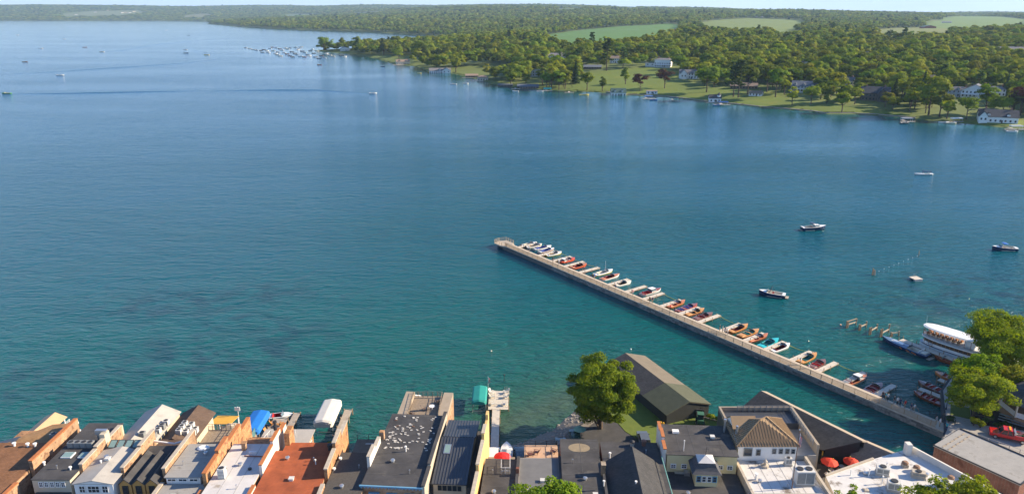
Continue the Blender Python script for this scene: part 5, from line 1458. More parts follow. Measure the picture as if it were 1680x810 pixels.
# B2 dark roof, cream front with five windows
e = bld('shop_building', 'narrow dark roofed building with five small cream framed windows', -67.2, 87.6, -61.9, 102.2, 10.0, CREAM, R_BLACK, lip=0.12)
lap_seams(e,-67.2,87.6,-61.9,102.2,10.0,2.4,SEAM_D)
for k in range(5): winf(e, -66.0+k*0.78, 87.53, 8.75, 0.62, 0.85)
skylight(e, -66.1, 92.6, -64.6, 94.0, 10.0); skylight(e, -63.6, 92.6, -62.2, 94.0, 10.0)
mb = MB(); mb.box(-62.1,96.2,10.002,-61.3,97.5,11.7); wb(mb, 'stair_head', CREAM, e)
mb = MB(); mb.box(-63.2,97.0,11.2,-61.5,97.6,11.9); mb.tube([(-63.0,97.3,10),(-63.0,97.3,11.3)],.12,8); wb(mb, 'duct', M_STEEL, e)
pipe(e, 73, 762, 10, 0.4, 0.12); pipe(e, 116, 770, 10, 0.4, 0.12)
party(e, -61.6, 0.46, [(90.0,94.0,10.7),(94.0,97.6,11.0),(97.6,101,10.4)], BRICK_T, COPING)
mb = MB(); mb.box(-66.9,82,0,-62,87.55,7.9); wb(mb, 'front_block', R_BLACK, e)
for k in range(4): condenser('dark grey condenser, %s in the row of four on the black roof' % ORD[k], -66.1+k*0.95, 95.6, 10.0, 0.86, 0.85, M_ACG, 'row of four condensers')
# B3 light roof, white front gable
e = bld('shop_building', 'building with pale grey roof and white three window gable front', -61.1, 87.1, -55.7, 97.0, 9.6, M_WHITE, R_LIGHT)
gable(e, -61.1, 87.1, -55.7, 95.2, 9.65, 10.25, R_LIGHT, 'y', 0.2, 0.1, M_WHITE)
winf(e, -60.0, 87.02, 8.2, 0.9, 1.15); winf(e, -58.4, 87.02, 8.2, 1.7, 1.15, panes=(3,2)); winf(e, -56.8, 87.02, 8.2, 0.9, 1.15)
for k in range(4):
    mb = MB(); x = -60.7+k*1.2; mb.slab([(x,95.3,10.0),(x+1.1,95.3,10.0),(x+1.1,96.7,10.55),(x,96.7,10.55)],0.1); sk = wb(mb, 'roof_light', M_DARK, e)
    mb = MB(); mb.slab([(x+.12,95.42,10.055),(x+.98,95.42,10.055),(x+.98,96.58,10.512),(x+.12,96.58,10.512)],0.02); mb.build('pane', mat('skylight_glass', (0,0,0)), sk)
party(e, -55.45, 0.46, [(89.5,94.6,10.5),(94.6,99,10.8)], BRICK_T, COPING)
pipe(e, 175, 751, 10, 0.3, 0.2, M_STEEL); pipe(e, 166, 759, 10, 0.3)
mb = MB(); mb.box(-61.7,97.02,0,-56.1,109,7.8); wb(mb, 'rear_wall', CREAM, e)
gable(e, -61.8, 97.1, -56.1, 109.2, 7.9, 9.3, R_LIGHT, 'y', 0.2, 0.12, CREAM, 'rear_roof')
AX = [(-58.0,100.4,8.95),(-56.9,99.9,8.3),(-56.7,101.2,8.3),(-56.6,102.5,8.3),(-56.5,103.8,8.3),(-56.4,105.0,8.3)]
for k, (x, y, z) in enumerate(AX): condenser('pale condenser at the eave of the light gabled roof', x, y, z-0.25, 0.8, 0.8, M_ACW if k % 2 else M_ACG, 'condensers along the light gabled roof')
# B4 ochre triple gables
e = bld('shop_building', 'dark roofed building with three ochre gabled dormers', -55.1, 88.6, -49.6, 97.0, 9.3, OCHRE, R_BLACK)
for k in range(3):
    x0 = -55.1+k*1.86
    mb = MB(); mb.box(x0+0.05,87.5,6,x0+1.72,88.55,9.2); wb(mb, 'dormer_wall', OCHRE, e)
    winf(e, x0+0.88, 87.43, 7.7, 0.8, 1.3, M_DARK)
    gable(e, x0+0.05, 87.5, x0+1.72, 94.5, 9.25, 10.15, R_BLACK, 'y', 0.12, 0.1, OCHRE, 'dormer_roof')
mb = MB(); mb.box(-55.2,97.02,0,-49.6,100.5,8.2); wb(mb, 'rear_wall', R_BROWN2, e)
mb = MB(); mb.box(-56.0,100.52,0,-51.0,110,6.9); wb(mb, 'rear_wall', CREAM, e)
gable(e, -56.0, 100.6, -50.9, 110.3, 7.0, 8.5, R_BROWN2, 'y', 0.3, 0.14, CREAM, 'rear_roof')
mb = MB(); mb.tube([(-55.2,98.4,9.2),(-52,98.0,9.0),(-50,98.6,9.3)],0.16,8); wb(mb, 'white_duct', M_WHITE, e)
party(e, -49.3, 0.46, [(84,88.2,9.0),(89.0,99.2,10.7)], BRICK_T, COPING)
for k in range(8):
    x, y = -53.0+0.95*(k % 3)*0.9, 102.0+1.1*(k//3)+0.4*(k % 3)
    condenser('white condenser in the cluster on the dark brown roof', x, y, 8.42-abs(x+53.45)*0.52, 0.78, 0.85, M_ACW, 'condensers on the brown roof')
# ochre awning platform at the water behind
e = empty('awning_deck', (-50.5, 113, 0), 0, 'small flat orange yellow awning over the water behind the brown roof', 'awning')
mb = MB(); mb.slab([(-52.3,110.9,4.6),(-48.6,110.9,4.6),(-48.2,114.0,4.4),(-52.0,114.0,4.4)],0.1); wb(mb, 'awning', mat('awning_ochre', (0.60,0.33,0.05), 0.8), e)
for x, y in ((-52.1,111),(-48.8,111),(-48.4,113.8),(-51.8,113.8)):
    mb = MB(); mb.bar((x,y,-1),(x,y,4.4),0.14); wb(mb, 'post', M_WHITE, e)
mb = MB(); mb.box(-52.4,110.6,1.2,-47.8,114.2,1.4); wb(mb, 'deck', DECKW, e)
mb = MB(); mb.tube([(-48.3,114,1.4),(-48.3,114,6.2)],0.05,6); mb.box(-48.8,113.9,5.4,-47.9,114.02,6.1); wb(mb, 'sign_board', M_WHITE, e)
# B5 grey roof with clerestory
e = bld('shop_building', 'weathered grey roofed building with low clerestory windows', -48.7, 88.2, -43.9, 96.2, 10.0, M_WHITE, R_GREY, lip=0.2)
lap_seams(e,-48.7,88.2,-43.9,96.2,10.0,1.6,SEAM_L)
for k in range(3): winf(e, -47.9+k*1.55, 88.13, 9.25, 1.25, 0.5, panes=(2,1))
mb = MB(); mb.box(-49.0,82,0,-43.0,88.05,8.9); wb(mb, 'front_block', R_GREY, e)
pipe(e, 337, 741, 10, 0.5, 0.12)
mb = MB(); mb.lathe((-46.2,95.2,10.0),[(0.7,0),(0.7,0.16),(0.5,0.3)],12,sx=1.3); wb(mb, 'roof_hatch', M_WHITE, e)
party(e, -42.9, 0.5, [(82,86.2,9.2),(87.4,92.2,11.0),(92.2,96,11.5),(96,101,10.6),(101,105,9.4)], BRICK_O, COPT)
mb = MB(); mb.box(-51.2,101.0,0,-46.4,108,5.2); wb(mb, 'terrace_block', CREAM, e)
mb = MB()
for k in range(12): mb.box(-51.2+k*0.4+0.01,100.9,5.2,-51.2+(k+1)*0.4-0.01,108,5.28)
wb(mb, 'terrace_boards', DECKW, e)
railing('brown wooden railing around the roof terrace behind the grey roof', [(-46.5,101.2),(-46.5,107.9),(-51.1,107.9),(-51.1,101.2),(-46.5,101.2)], 5.28, 1.15, DECKW, 0.8, 'terrace_railing', (0.25,0.5,0.75))
p = G(360, 697, 4.5); umbrella('beige square canopy beside the roof terrace', -48.2, 110.0, 2.2, 1.9, 2.9, [mat('canopy_beige', (0.42,0.36,0.28), 0.8)], 0, ng=4)
mb = MB(); mb.box(-50.2,108.3,0,-44.6,111.8,2.2); tag(mb.build('terrace', DECKW), 'low waterside terrace under the beige canopy', 'terrace')
mb = MB(); mb.box(-46.6,109.0,2.2,-44.7,109.1,3.5); mb.box(-44.75,109.1,2.2,-44.65,111.5,3.5); tag(mb.build('glass_screen', mat('screen_teal', (0.08,0.18,0.19), 0.25, 0.1, spec=0.6)), 'dark teal glass wind screen at the waterside terrace', 'screen')
# B6 lavender white roof
e = bld('shop_building', 'building with pale lavender white flat roof and orange brick walls', -42.4, 82.5, -36.0, 97.0, 9.6, BRICK_T, R_WHITE)
lap_seams(e,-42.4,82.5,-36.0,97.0,9.6,2.2,SEAM_L,'y')
party(e, -35.7, 0.42, [(82,86.4,9.9),(89.4,94.6,11.0),(94.6,98.2,11.6),(98.2,101.0,10.8)], STUCCO_W, COPT)
mb = MB(); mb.box(-41.6,97.1,0,-36.1,101,8.2); wb(mb, 'rear_wall', BRICK_T, e)
for px, py in ((369,770),(410,770)): pipe(e, px, py, 9.6, 0.12, 0.16, M_DARK)
mb = MB(); mb.bar((-39.6,93.7,9.72),(-36.6,93.5,9.72),0.12); wb(mb, 'roof_pipe', BRICK_R, e)
mb = MB(); mb.box(-39.2,94.4,9.602,-38.1,94.7,9.9); wb(mb, 'roof_vent', M_WHITE, e)
mb = MB(); mb.box(-40.5,95.2,9.6,-39.9,95.8,10.7); mb.box(-40.6,95.1,10.702,-39.8,95.9,10.85); wb(mb, 'chimney', BRICK_T, e)
condenser('tall white condenser on the lavender roof beside the orange wall', -40.9, 88.6, 9.6, 0.95, 1.5, M_ACW)
mb = MB(); mb.lathe((-36.0,97.6,11.7),[(0.28,0),(0.28,0.7),(0.2,0.75),(0.2,1.2),(0.34,1.25),(0.3,1.5)],10); wb(mb, 'flue', M_DARK, e)
mb = MB(); mb.box(-45.8,101.2,0,-40.9,107.2,4.4); wb(mb, 'rear_terrace', R_BROWN2, e)
# B7 red roof
e = bld('shop_building', 'building with rust red flat roof and white and brick side walls', -35.4, 82.5, -26.5, 95.2, 9.6, BRICK_T, R_RED)
mb = MB(); mb.box(-34.6,95.22,0,-26.6,98.0,9.2); wb(mb, 'rear_step', R_RED, e)
party(e, -26.2, 0.46, [(82,86.6,9.9),(88.4,93.6,11.0),(93.6,97.4,11.9),(97.4,101.4,10.9)], BRICK_O, COPING)
mb = MB(); mb.box(-34.7,97.2,8,-33.9,99.6,11.2); wb(mb, 'chimney', BRICK_O, e)
mb = MB(); mb.lathe((-27.4,95.7,9.3),[(0.32,0),(0.32,0.7),(0.42,0.75),(0.36,1.1)],10); wb(mb, 'flue', M_DARK, e)
pipe(e, 518, 761, 9.6, 0.7, 0.07)
# light roof behind it
e = bld('lake_house', 'low light grey roofed building with brick wall behind the red roof', -40.8, 101.2, -33.2, 106.8, 5.9, BRICK_O, R_LIGHT, lip=0.35)
railing('white railing on the low light grey roof', [(-40.2,101.8),(-39.6,105.2),(-35.6,105.2)], 5.9, 1.1, M_WHITE, 1.3, 'roof_railing', ())
winf(e, -33.14, 103.2, 3.4, 0.9, 1.5, M_WHITE, '+x'); winf(e, -33.14, 105.2, 3.4, 0.9, 1.5, M_WHITE, '+x')
mb = MB(); mb.box(-33.1,101,0,-26.3,104,3.6); wb(mb, 'side_yard', R_GREY, e)
# B8 dark gravel roof
e = bld('shop_building', 'building with dark gravel roof between two tan brick walls', -25.9, 82.5, -20.5, 95.0, 9.4, BRICK_T, R_GRAVEL)
mb = MB(); mb.box(-25.6,95.02,0,-20.4,98.2,7.2); wb(mb, 'rear_step', R_GREY, e)
for px, py in ((547,771),(556,754)): pipe(e, px, py, 9.4, 0.2, 0.14)
# terrace with parked cars
mb = MB(); mb.box(-26.3,98.3,0,-12.2,108.4,3.2); tag(mb.build('parking_deck', mat('worn_tarmac', (0.17,0.135,0.10), 0.9, 0.2, 1.0, stain=((0.10,0.08,0.065),0.4,0.55))), 'worn brown parking deck above the water', 'parking deck')
railing('thin green metal railing along the parking deck', [(-26.2,108.3),(-18.6,108.3)], 3.2, 1.0, mat('rail_green', (0.16,0.24,0.20), 0.5), 2.0, 'deck_railing', (0.5,))
for x in (-24.6,-21.6): sheet('parking_line', [(x,106.9),(x+1.5,106.9),(x+1.5,107.1),(x,107.1)], 3.214, M_LINE)
# B9 black roof with ballast blocks
e = bld('shop_building', 'long black flat roof dotted with white ballast blocks', -20.2, 86.0, -11.7, 104.9, 10.0, BRICK_T, R_BLACK)
lap_seams(e,-20.2,86,-11.9,104.9,10.0,2.6,SEAM_D)
mb = MB(); mb.box(-20.4,85.75,9.84,-11.6,85.98,10.03)
for k in range(18): mb.box(-20.2+k*.48,85.8,9.62,-20.05+k*.48,85.985,9.838)
wb(mb, 'cornice', BLUEP, e)
for k in range(3):
    x = -18.4+k*2.5; w_ = winf(e, x, 85.92, 7.2, 1.1, 1.5, BLUEP)
    mb = MB(); mb.box(x-0.75,85.7,8.75,x+0.75,85.98,8.95); wb(mb, 'lintel', BLUEP, e)
party(e, -11.5, 0.4, [(86,90.6,10.2),(90.6,96.6,10.6),(96.6,105.2,10.5)], COPING, R_BLACK)
party(e, -20.2, 0.42, [(90.2,93.4,11.6),(93.4,96.4,11.0)], STUCCO_W, COPING)
mb = MB(); mb.box(-20.4,97.2,9,-19.7,97.9,11.3); wb(mb, 'chimney', BRICK_T, e)
blk = MB().box(-0.17,-0.085,0,0.17,0.085,0.09).mesh('ballast_block', mat('block_white', (0.55,0.52,0.47), 0.85, 0.1)); blk2 = MB().box(-0.2,-0.1,0,0.2,0.1,0.1).mesh('ballast_block', mat('block_brown', (0.16,0.09,0.06), 0.85, 0.2))
for k in range(85):
    x = rnd.uniform(-19.3,-12.4); y = rnd.uniform(94.6,104.5)
    if rnd.random() < 0.25: x = rnd.uniform(-19.3,-16)
    o = inst('ballast_block', blk2 if (k % 9 == 0 and y > 101) else blk, e, (x-e.location.x, y-e.location.y, 10.002-e.location.z), (0,0,rnd.uniform(-0.5,0.5)))
pipe(e, 667, 740, 10, 0.8, 0.09)
# wooden roof terrace behind it
e = bld('terrace_building', 'tan walled building with railed wooden roof terrace over the water', -18.6, 105.0, -10.4, 113.2, 8.7, BRICK_T, DECKW, z0=-1)
npl = 20
for k in range(npl):
    x = -17.0+k*4.9/npl; mb = MB(); mb.box(x+0.012,105.1,8.702,x+4.9/npl-0.012,112.4,8.76); wb(mb, 'deck_board', DECKW, e)
mb = MB(); mb.box(-18.6,105.02,8.703,-17.1,113.2,9.5); mb.box(-12.0,105.02,8.703,-10.4,113.2,9.5); wb(mb, 'raised_walk', R_TANL, e)
railing('wooden railing around the roof terrace over the water', [(-17.05,105.4),(-17.05,112.6),(-12.05,112.6),(-12.05,105.4)], 8.76, 1.15, DECKW, 0.9, 'terrace_railing', (0.3,0.55,0.8))
p = (-17.6, 113.8); umbrella('white parasol at the far corner of the roof terrace', -17.0, 114.4, 5.6, 1.3, 2.6, [M_WHITE], 0)
mb = MB(); mb.lathe((-13.4,108.6,8.76),[(0.1,0),(0.06,0.6),(0.5,0.62),(0.5,0.68)],12); tag(mb.build('round_table', M_WHITE), 'small round white table on the wooden roof terrace', 'table')
for k, (x, y, a) in enumerate(((-14.6,108.4,0.3),(-12.8,110.6,2.2),(-16.4,106.6,1.2))):
    ce = empty('deck_chair', (x, y, 8.76), a, '%s deck chair on the wooden roof terrace' % ['brown', 'dark', 'grey'][k], 'chair')
    mb = MB(); mb.slab([(-.3,-.3,.35),(.35,-.3,.42),(.35,.3,.42),(-.3,.3,.35)],.06); mb.build('seat', M_BROWN, ce)
    mb = MB(); mb.slab([(-.3,-.3,.36),(-.3,.3,.36),(-.62,.3,.95),(-.62,-.3,.95)],.06); mb.build('backrest', M_BROWN, ce)
    for sx in (-.25,.3):
        for sy in (-.26,.26):
            mb = MB(); mb.bar((sx,sy,0),(sx,sy,.36),0.05); mb.build('leg', M_BROWN, ce)
# B10 standing seam roof
e = empty('shop_building', (-8.4, 96, 0), 0, 'building with dark blue grey standing seam metal roof', 'building')
mb = MB(); mb.box(-10.8,89.0,0,-6.1,104,8.4,bottom=False); wb(mb, 'wall', CREAM, e)
mb = MB(); mb.slab([(-11.0,88.5,8.5),(-5.9,88.5,8.5),(-5.9,98.4,9.9),(-11.0,98.4,9.9)],0.15); r1 = wb(mb, 'roof', R_METAL, e)
mb = MB(); mb.slab([(-10.8,98.45,9.95),(-5.7,98.45,9.95),(-5.7,104.3,9.3),(-10.8,104.3,9.3)],0.15); r2 = wb(mb, 'roof', R_METAL, e)
for k in range(12):
    x = -10.9+k*0.45
    mb = MB(); mb.bar((x,88.5,8.53),(x,98.4,9.93),0.05,0.12); mb.build('seam', R_METAL, r1)
    mb = MB(); mb.bar((x+0.15,98.45,9.98),(x+0.15,104.3,9.33),0.05,0.12); mb.build('seam', R_METAL, r2)
mb = MB(); mb.slab([(-10.2,94.6,9.5),(-9.2,94.6,9.5),(-9.2,96.6,9.8),(-10.2,96.6,9.8)],0.2); sk = wb(mb, 'skylight', M_STEEL, e)
mb = MB(); mb.slab([(-10.08,94.75,9.535),(-9.32,94.75,9.535),(-9.32,96.45,9.79),(-10.08,96.45,9.79)],0.02); mb.build('pane', mat('skylight_glass', (0,0,0)), sk)
winf(e, -8.45, 88.95, 7.0, 3.6, 1.1, CREAM, panes=(5,1))
mb = MB(); mb.box(-11.2,84,0,-5.8,88.9,6.2); wb(mb, 'front_block', R_BLACK, e)
mb = MB(); mb.box(-11.2,89,0,-10.85,104,7.6); mb.box(-6.05,89,0,-5.0,104,7.6); wb(mb, 'side_gutter', R_BLACK, e)
# tall yellow party wall
e = empty('party_wall', (-4.7, 93, 0), 0, 'tall bright yellow stuccoed wall beside the seam metal roof', 'wall')
mb = MB()
for y0, y1, zt in ((82,90,9.6),(90.003,96.6,10.6),(96.603,99.4,11.6),(99.403,101.6,11.0),(101.603,102.9,11.9)): mb.box(-4.9,y0,0,-4.5,y1,zt)
wb(mb, 'wall', STUCCO, e)
mb = MB()
for y0, y1, zt in ((82,89.9,9.602),(90.1,96.5,10.602),(96.7,99.3,11.602)): mb.box(-4.97,y0,zt,-4.43,y1,zt+0.1)
wb(mb, 'coping', COPING, e)
# B11, B12, B13
e = bld('shop_building', 'plain dark flat roof right of the yellow wall', -4.4, 82.5, 0.4, 96.4, 7.4, BRICK_T, R_BLACK)
lap_seams(e,-4.4,82.5,.4,96.4,7.4,2.3,SEAM_D)
party(e, 0.65, 0.34, [(82,96.6,7.7)], COPING, R_BLACK)
mb = MB(); mb.box(0.45,92.2,7.4,0.9,92.7,8.6); wb(mb, 'chimney', BRICK_R, e)
railing('white railing of the small stair platform on the dark roof', [(-1.6,94.6),(-1.6,92.6),(-0.3,92.6),(-0.3,96.2)], 7.4, 1.05, M_WHITE, 0.8, 'platform_railing', (0.5,))
e = bld('shop_building', 'mid grey flat roof in front of the pink deck', 0.9, 82.5, 6.9, 96.9, 7.2, BRICK_T, R_GREY)
mb = MB(); mb.box(1.0,84,7.204,6.8,96.8,7.21); wb(mb, 'membrane', mat('membrane_grey', (0.15,0.15,0.15), 0.8, 0.15, 0.7), e)
party(e, 7.05, 0.3, [(82,97,7.5)], BRICK_R, R_BLACK)
mb = MB(); mb.box(1.4,88.8,7.212,2.2,89.6,7.4); wb(mb, 'roof_hatch', M_WHITE, e)
e = bld('roof_deck', 'pink brown roof deck with chairs behind the grey roof', 2.0, 99.2, 7.5, 104.4, 4.6, STUCCO_W, DECKP)
railing('dark thin railing around the pink brown deck', [(2.1,99.4),(2.1,104.2),(7.4,104.2),(7.4,99.4)], 4.6, 1.0, M_DARK, 1.8, 'deck_railing', (0.5,))
for k, (x, y, a, c) in enumerate(((2.9,101.4,0.2,'left'),(3.9,102.0,2.9,'middle'),(6.7,102.2,2.6,'right'))):
    ce = empty('lounge_chair', (x, y, 4.6), a, 'brown lounge chair on the pink deck, %s one' % c, 'chair')
    mb = MB(); mb.slab([(-.3,-.3,.32),(.4,-.3,.4),(.4,.3,.4),(-.3,.3,.32)],.07); mb.build('seat', M_COL['brown'], ce)
    mb = MB(); mb.slab([(-.3,-.3,.34),(-.3,.3,.34),(-.65,.3,.95),(-.65,-.3,.95)],.06); mb.build('backrest', M_COL['brown'], ce)
    for sy in (-.3,.3):
        mb = MB(); mb.bar((-.3,sy,0),(-.3,sy,.55),.06); mb.bar((.4,sy,0),(.4,sy,.55),.06); mb.bar((-.35,sy,.56),(.45,sy,.56),.1,.04); mb.build('arm', M_COL['brown'], ce)
e = bld('shop_building', 'dark flat roof with a pale worn patch at its lake end', 7.3, 82.5, 13.2, 101.0, 7.9, BRICK_R, R_BLACK)
lap_seams(e,7.3,82.5,13.2,101,7.9,3.0,SEAM_D); lap_seams(e,7.3,82.5,13.2,101,7.9,2.9,SEAM_D,'y')
mb = MB(); mb.lathe((10.2,98.6,7.902),[(1.6,0),(1.6,0.006)],20,sx=1.05,sy=0.75); wb(mb, 'worn_patch', mat('worn_patch', (0.26,0.205,0.13), 0.9, 0.2, 1.5), e)
party(e, 13.35, 0.25, [(82,92.2,8.2)], BRICK_R, R_BLACK)
mb = MB(); mb.box(13.0,91.4,7.9,13.6,92.3,9.6); mb.box(12.95,91.35,9.602,13.65,92.35,9.75); wb(mb, 'chimney', BRICK_T, e)
# B14
e = bld('shop_building', 'dark roofed building with a shingled gable in front', 13.6, 82.5, 22.6, 100.6, 7.6, BRICK_R, R_BLACK)
lap_seams(e,13.6,95.3,22.6,100.6,7.6,1.7,SEAM_D)
gable(e, 13.9, 80.5, 21.8, 95.0, 7.6, 10.4, R_SHING, 'y', 0.15, 0.15, R_SHING, 'shingle_roof')
for k, (px, py, w_) in enumerate(((1037,731,'left'),(1056,730,'right'))):
    p = G(px, py, 7.6); ee = empty('roof_vent', (p.x, p.y, 7.6), 0, 'copper coloured roof ventilator, %s of the two' % w_, 'ventilator')
    mb = MB(); mb.lathe((0,0,0),[(0.32,0),(0.32,0.7)],10); mb.build('barrel', COPING if k == 0 else BRICK_R, ee)
    mb = MB(); mb.lathe((0,0,0.72),[(0.42,0),(0.42,0.12),(0.1,0.3)],10); mb.build('cap', M_DARK if k == 0 else BRICK_R, ee)
pipe(e, 999, 752, 7.6, 0.9, 0.11); pipe(e, 992, 797, 8.6, 0.7, 0.1); pipe(e, 1045, 795, 9.8, 0.5, 0.1)
mb = MB(); mb.tube([(22.4,95.5,8.5),(22.4,83,8.5)],0.08,6); wb(mb, 'gutter', mat('copper_green', (0.16,0.34,0.30), 0.6), e)
# B15 yellow house
e = bld('yellow_house', 'pale yellow house with black roof and small front cupola dormer', 23.6, 95.0, 34.0, 103.2, 9.0, YELLOWP, R_BLACK, lip=0.18)
lap_seams(e,23.6,95,34,103.2,9.0,2.1,SEAM_D,'y'); lap_seams(e,23.6,95,34,103.2,9.0,2.7,SEAM_D)
mb = MB(); mb.box(23.2,82.5,0,34.2,94.98,5.9); wb(mb, 'front_roof', R_BLACK, e)
party(e, 23.25, 0.4, [(95.2,97.6,9.6),(97.6,100.2,10.2),(100.2,102.9,9.7)], STUCCO_W, COPT)
party(e, 23.2, 0.4, [(82.2,94.9,6.4)], STUCCO_W, COPING)
for x in (24.6, 26.2, 31.6, 33.0): winf(e, x, 94.93, 6.6, 0.85, 0.75, M_WHITE)
winf(e, 24.6, 94.925, 6.6, 0.8, 0.7, M_WHITE)
mb = MB(); mb.box(25.2,100.6,9.0,26.2,101.4,9.35); wb(mb, 'roof_box', M_WHITE, e)
pipe(e, 1124, 740, 9, 1.7, 0.05)
mb = MB(); mb.tube([(33.4,101.6,9),(33.4,101.6,11.0)],0.16,10); mb.tube([(33.4,101.6,11.0),(33.4,101.6,11.3)],0.22,10); wb(mb, 'flue', M_STEEL, e)
# cupola dormer
d_ = empty('cupola', (28.9, 93.2, 5.9), 0); d_.parent = None
bpy.data.objects.remove(d_)
mb = MB(); mb.box(27.3,91.6,5.902,30.5,95.1,8.0); wb(mb, 'dormer_wall', YELLOWP, e)
for k in range(4):
    winf(e, 27.75+k*0.77, 91.53, 6.7, 0.66, 1.0, BLUEP if k in (0,3) else M_WHITE, panes=(1,2))
mb = MB()
prof = [(2.15,8.0),(1.75,8.35),(1.45,8.8),(1.2,9.4)]
vs = []; fs = []
for r_, z_ in prof:
    vs += [(28.9-r_,93.35-r_*0.92,z_),(28.9+r_,93.35-r_*0.92,z_),(28.9+r_,93.35+r_*0.92,z_),(28.9-r_,93.35+r_*0.92,z_)]
for i in range(3):
    for k in range(4): fs.append((i*4+k, i*4+(k+1)%4, (i+1)*4+(k+1)%4, (i+1)*4+k))
fs += [(12,13,14,15),(3,2,1,0)]
mb.add(vs, fs); dr = wb(mb, 'dormer_roof', R_SLATE, e)
mb = MB(); mb.add([(27.65,92.2,9.42),(30.15,92.2,9.42),(30.15,94.5,9.42),(27.65,94.5,9.42),(28.9,93.35,10.15)],[(0,1,4),(1,2,4),(2,3,4),(3,0,4),(3,2,1,0)]); mb.build('cap_roof', R_WHITE, dr)
mb = MB(); mb.tube([(28.9,93.35,10.1),(28.9,93.35,11.4)],0.035,6); mb.bar((28.5,93.35,11.1),(29.3,93.35,11.1),0.03); mb.bar((28.9,93.0,10.95),(28.9,93.7,10.95),0.03); mb.build('weather_vane', M_DARK, dr)
mb = MB(); mb.box(26.2,94.0,5.902,27.0,94.7,6.5); mb.bar((24.8,94.5,6.1),(26.2,94.5,6.1),0.5,0.15); wb(mb, 'roof_ladder', M_STEEL, e)
# B16 brown metal hip roof
e = bld('hip_roof_building', 'white building with brown standing seam hip roof', 34.5, 96.9, 43.4, 104.4, 9.4, M_WHITE, R_METAL, z0=0)
x0, x1, y0, y1, ze, za = 34.1, 43.8, 96.5, 104.6, 9.45, 11.9
A_, B_, C_, D_ = (x0,y0,ze),(x1,y0,ze),(x1,y1,ze),(x0,y1,ze); T1, T2 = (38.6,100.2,za),(39.8,101.0,za)
planes = [[A_,B_,T2,T1],[B_,C_,T2],[C_,D_,T1,T2],[D_,A_,T1]]
rf = []
for pl in planes:
    mb = MB(); mb.slab(pl, 0.12); rf.append(wb(mb, 'roof_plane', R_BRMET, e))
def seams(face, a, b, apex0, apex1, n, m, parent):
    a, b, p, q = Vector(a), Vector(b), Vector(apex0), Vector(apex1)
    nrm = (b-a).cross(p-a).normalized()
    if nrm.z < 0: nrm = -nrm
    for k in range(1, n):
        t = k/n; s0 = a.lerp(b, t)
        up = (p-a) - (b-a).normalized()*((p-a).dot((b-a).normalized())); 
        d = (b-a).length; pa = (p-a).dot((b-a).normalized()); qa = (q-a).dot((b-a).normalized()); x = t*d
        f = x/pa if x < pa else ((d-x)/(d-qa) if x > qa else 1.0)
        if f < 0.04: continue
        mb = MB(); mb.bar(s0+nrm*0.03, s0+up*f+nrm*0.03, 0.05, 0.11); mb.build('seam', m, parent)
seams(0, A_, B_, T1, T2, 22, R_BRMET, rf[0]); seams(1, B_, C_, T2, T2, 18, R_BRMET, rf[1]); seams(3, D_, A_, T1, T1, 18, R_BRMET, rf[3])
for a_, b_ in ((A_,T1),(B_,T2),(T1,T2),(D_,T1),(C_,T2)):
    mb = MB(); mb.bar(Vector(a_)+Vector((0,0,.05)), Vector(b_)+Vector((0,0,.05)), 0.16, 0.1); mb.build('ridge_cap', R_BRMET, rf[0])
gable(e, 34.6, 100.2, 38.2, 103.4, 10.3, 11.6, R_BRMET, 'x', 0.15, 0.1, M_WHITE, 'side_gable')
winf(e, 36.0, 96.82, 7.6, 1.3, 1.35, M_ACG, panes=(1,1)); winf(e, 37.6, 96.82, 7.7, 0.7, 1.05, M_ACG, panes=(1,2))
for x in (40.0, 41.0, 42.0, 42.9): winf(e, x, 96.82, 8.0, 0.62, 0.85, M_ACG, panes=(1,2))
mb = MB(); mb.box(34.6,104.42,0,47.0,108.6,8.7); wb(mb, 'rear_block', R_METAL, e)
mb = MB(); mb.box(34.6,108.3,8.72,47.0,108.6,9.35); mb.box(46.6,97.2,0,47.0,108.28,9.3); mb.box(34.6,104.5,8.72,34.9,108.28,9.35); wb(mb, 'rear_parapet', R_TANL, e)
mb = MB(); mb.box(43.5,96.95,0,46.58,104.4,7.6); wb(mb, 'side_roof', R_GREY, e)
railing('grey metal railing on the flat roof behind the brown hip roof', [(37.6,108.1),(46.3,108.1),(46.3,98)], 8.7, 1.1, M_ACG, 1.0, 'roof_railing', (0.3,0.6,0.85))
mb = MB(); mb.bar((34.4,97.5,9.6),(34.7,103.8,9.9),0.06); mb.tube([(34.9,99.5,9.2),(34.9,99.5,11.2)],0.2,10); wb(mb, 'flue', M_STEEL, e)
# white membrane roof in front of it
e = bld('flat_roof_building', 'patched white membrane roof with large rooftop unit', 34.4, 84, 44.7, 96.75, 6.8, STUCCO_W, R_MEMB)
lap_seams(e,34.4,84,44.7,96.75,6.8,1.5,SEAM_L,'y')
mb = MB(); mb.box(34.0,83.8,0,34.38,96.7,7.2); mb.box(44.72,83.8,0,45.1,97.1,7.5); wb(mb, 'parapet', COPING, e)
mb = MB(); mb.box(34.4,88.0,6.802,44.0,88.2,7.25); wb(mb, 'front_kerb', COPING, e)
mb = MB(); mb.lathe((38.2,95.2,6.8),[(0.6,0),(0.55,0.3),(0.2,0.4),(0.2,0.9),(0.35,0.95),(0.05,1.3)],10); wb(mb, 'roof_vent', COPING, e)
pipe(e, 1240, 786, 6.8, 0.9, 0.15); pipe(e, 1258, 694, 6.8, 0.1)
box_unit('big white rooftop unit with two fans beside the flagpole', 42.4, 91.2, 6.8, 2.6, 1.7, 2.4, M_ACW, 2)
box_unit('small white condenser with round fan against the hip roofed wall', 41.8, 95.6, 6.8, 1.0, 0.6, 1.3, M_ACW, 1)
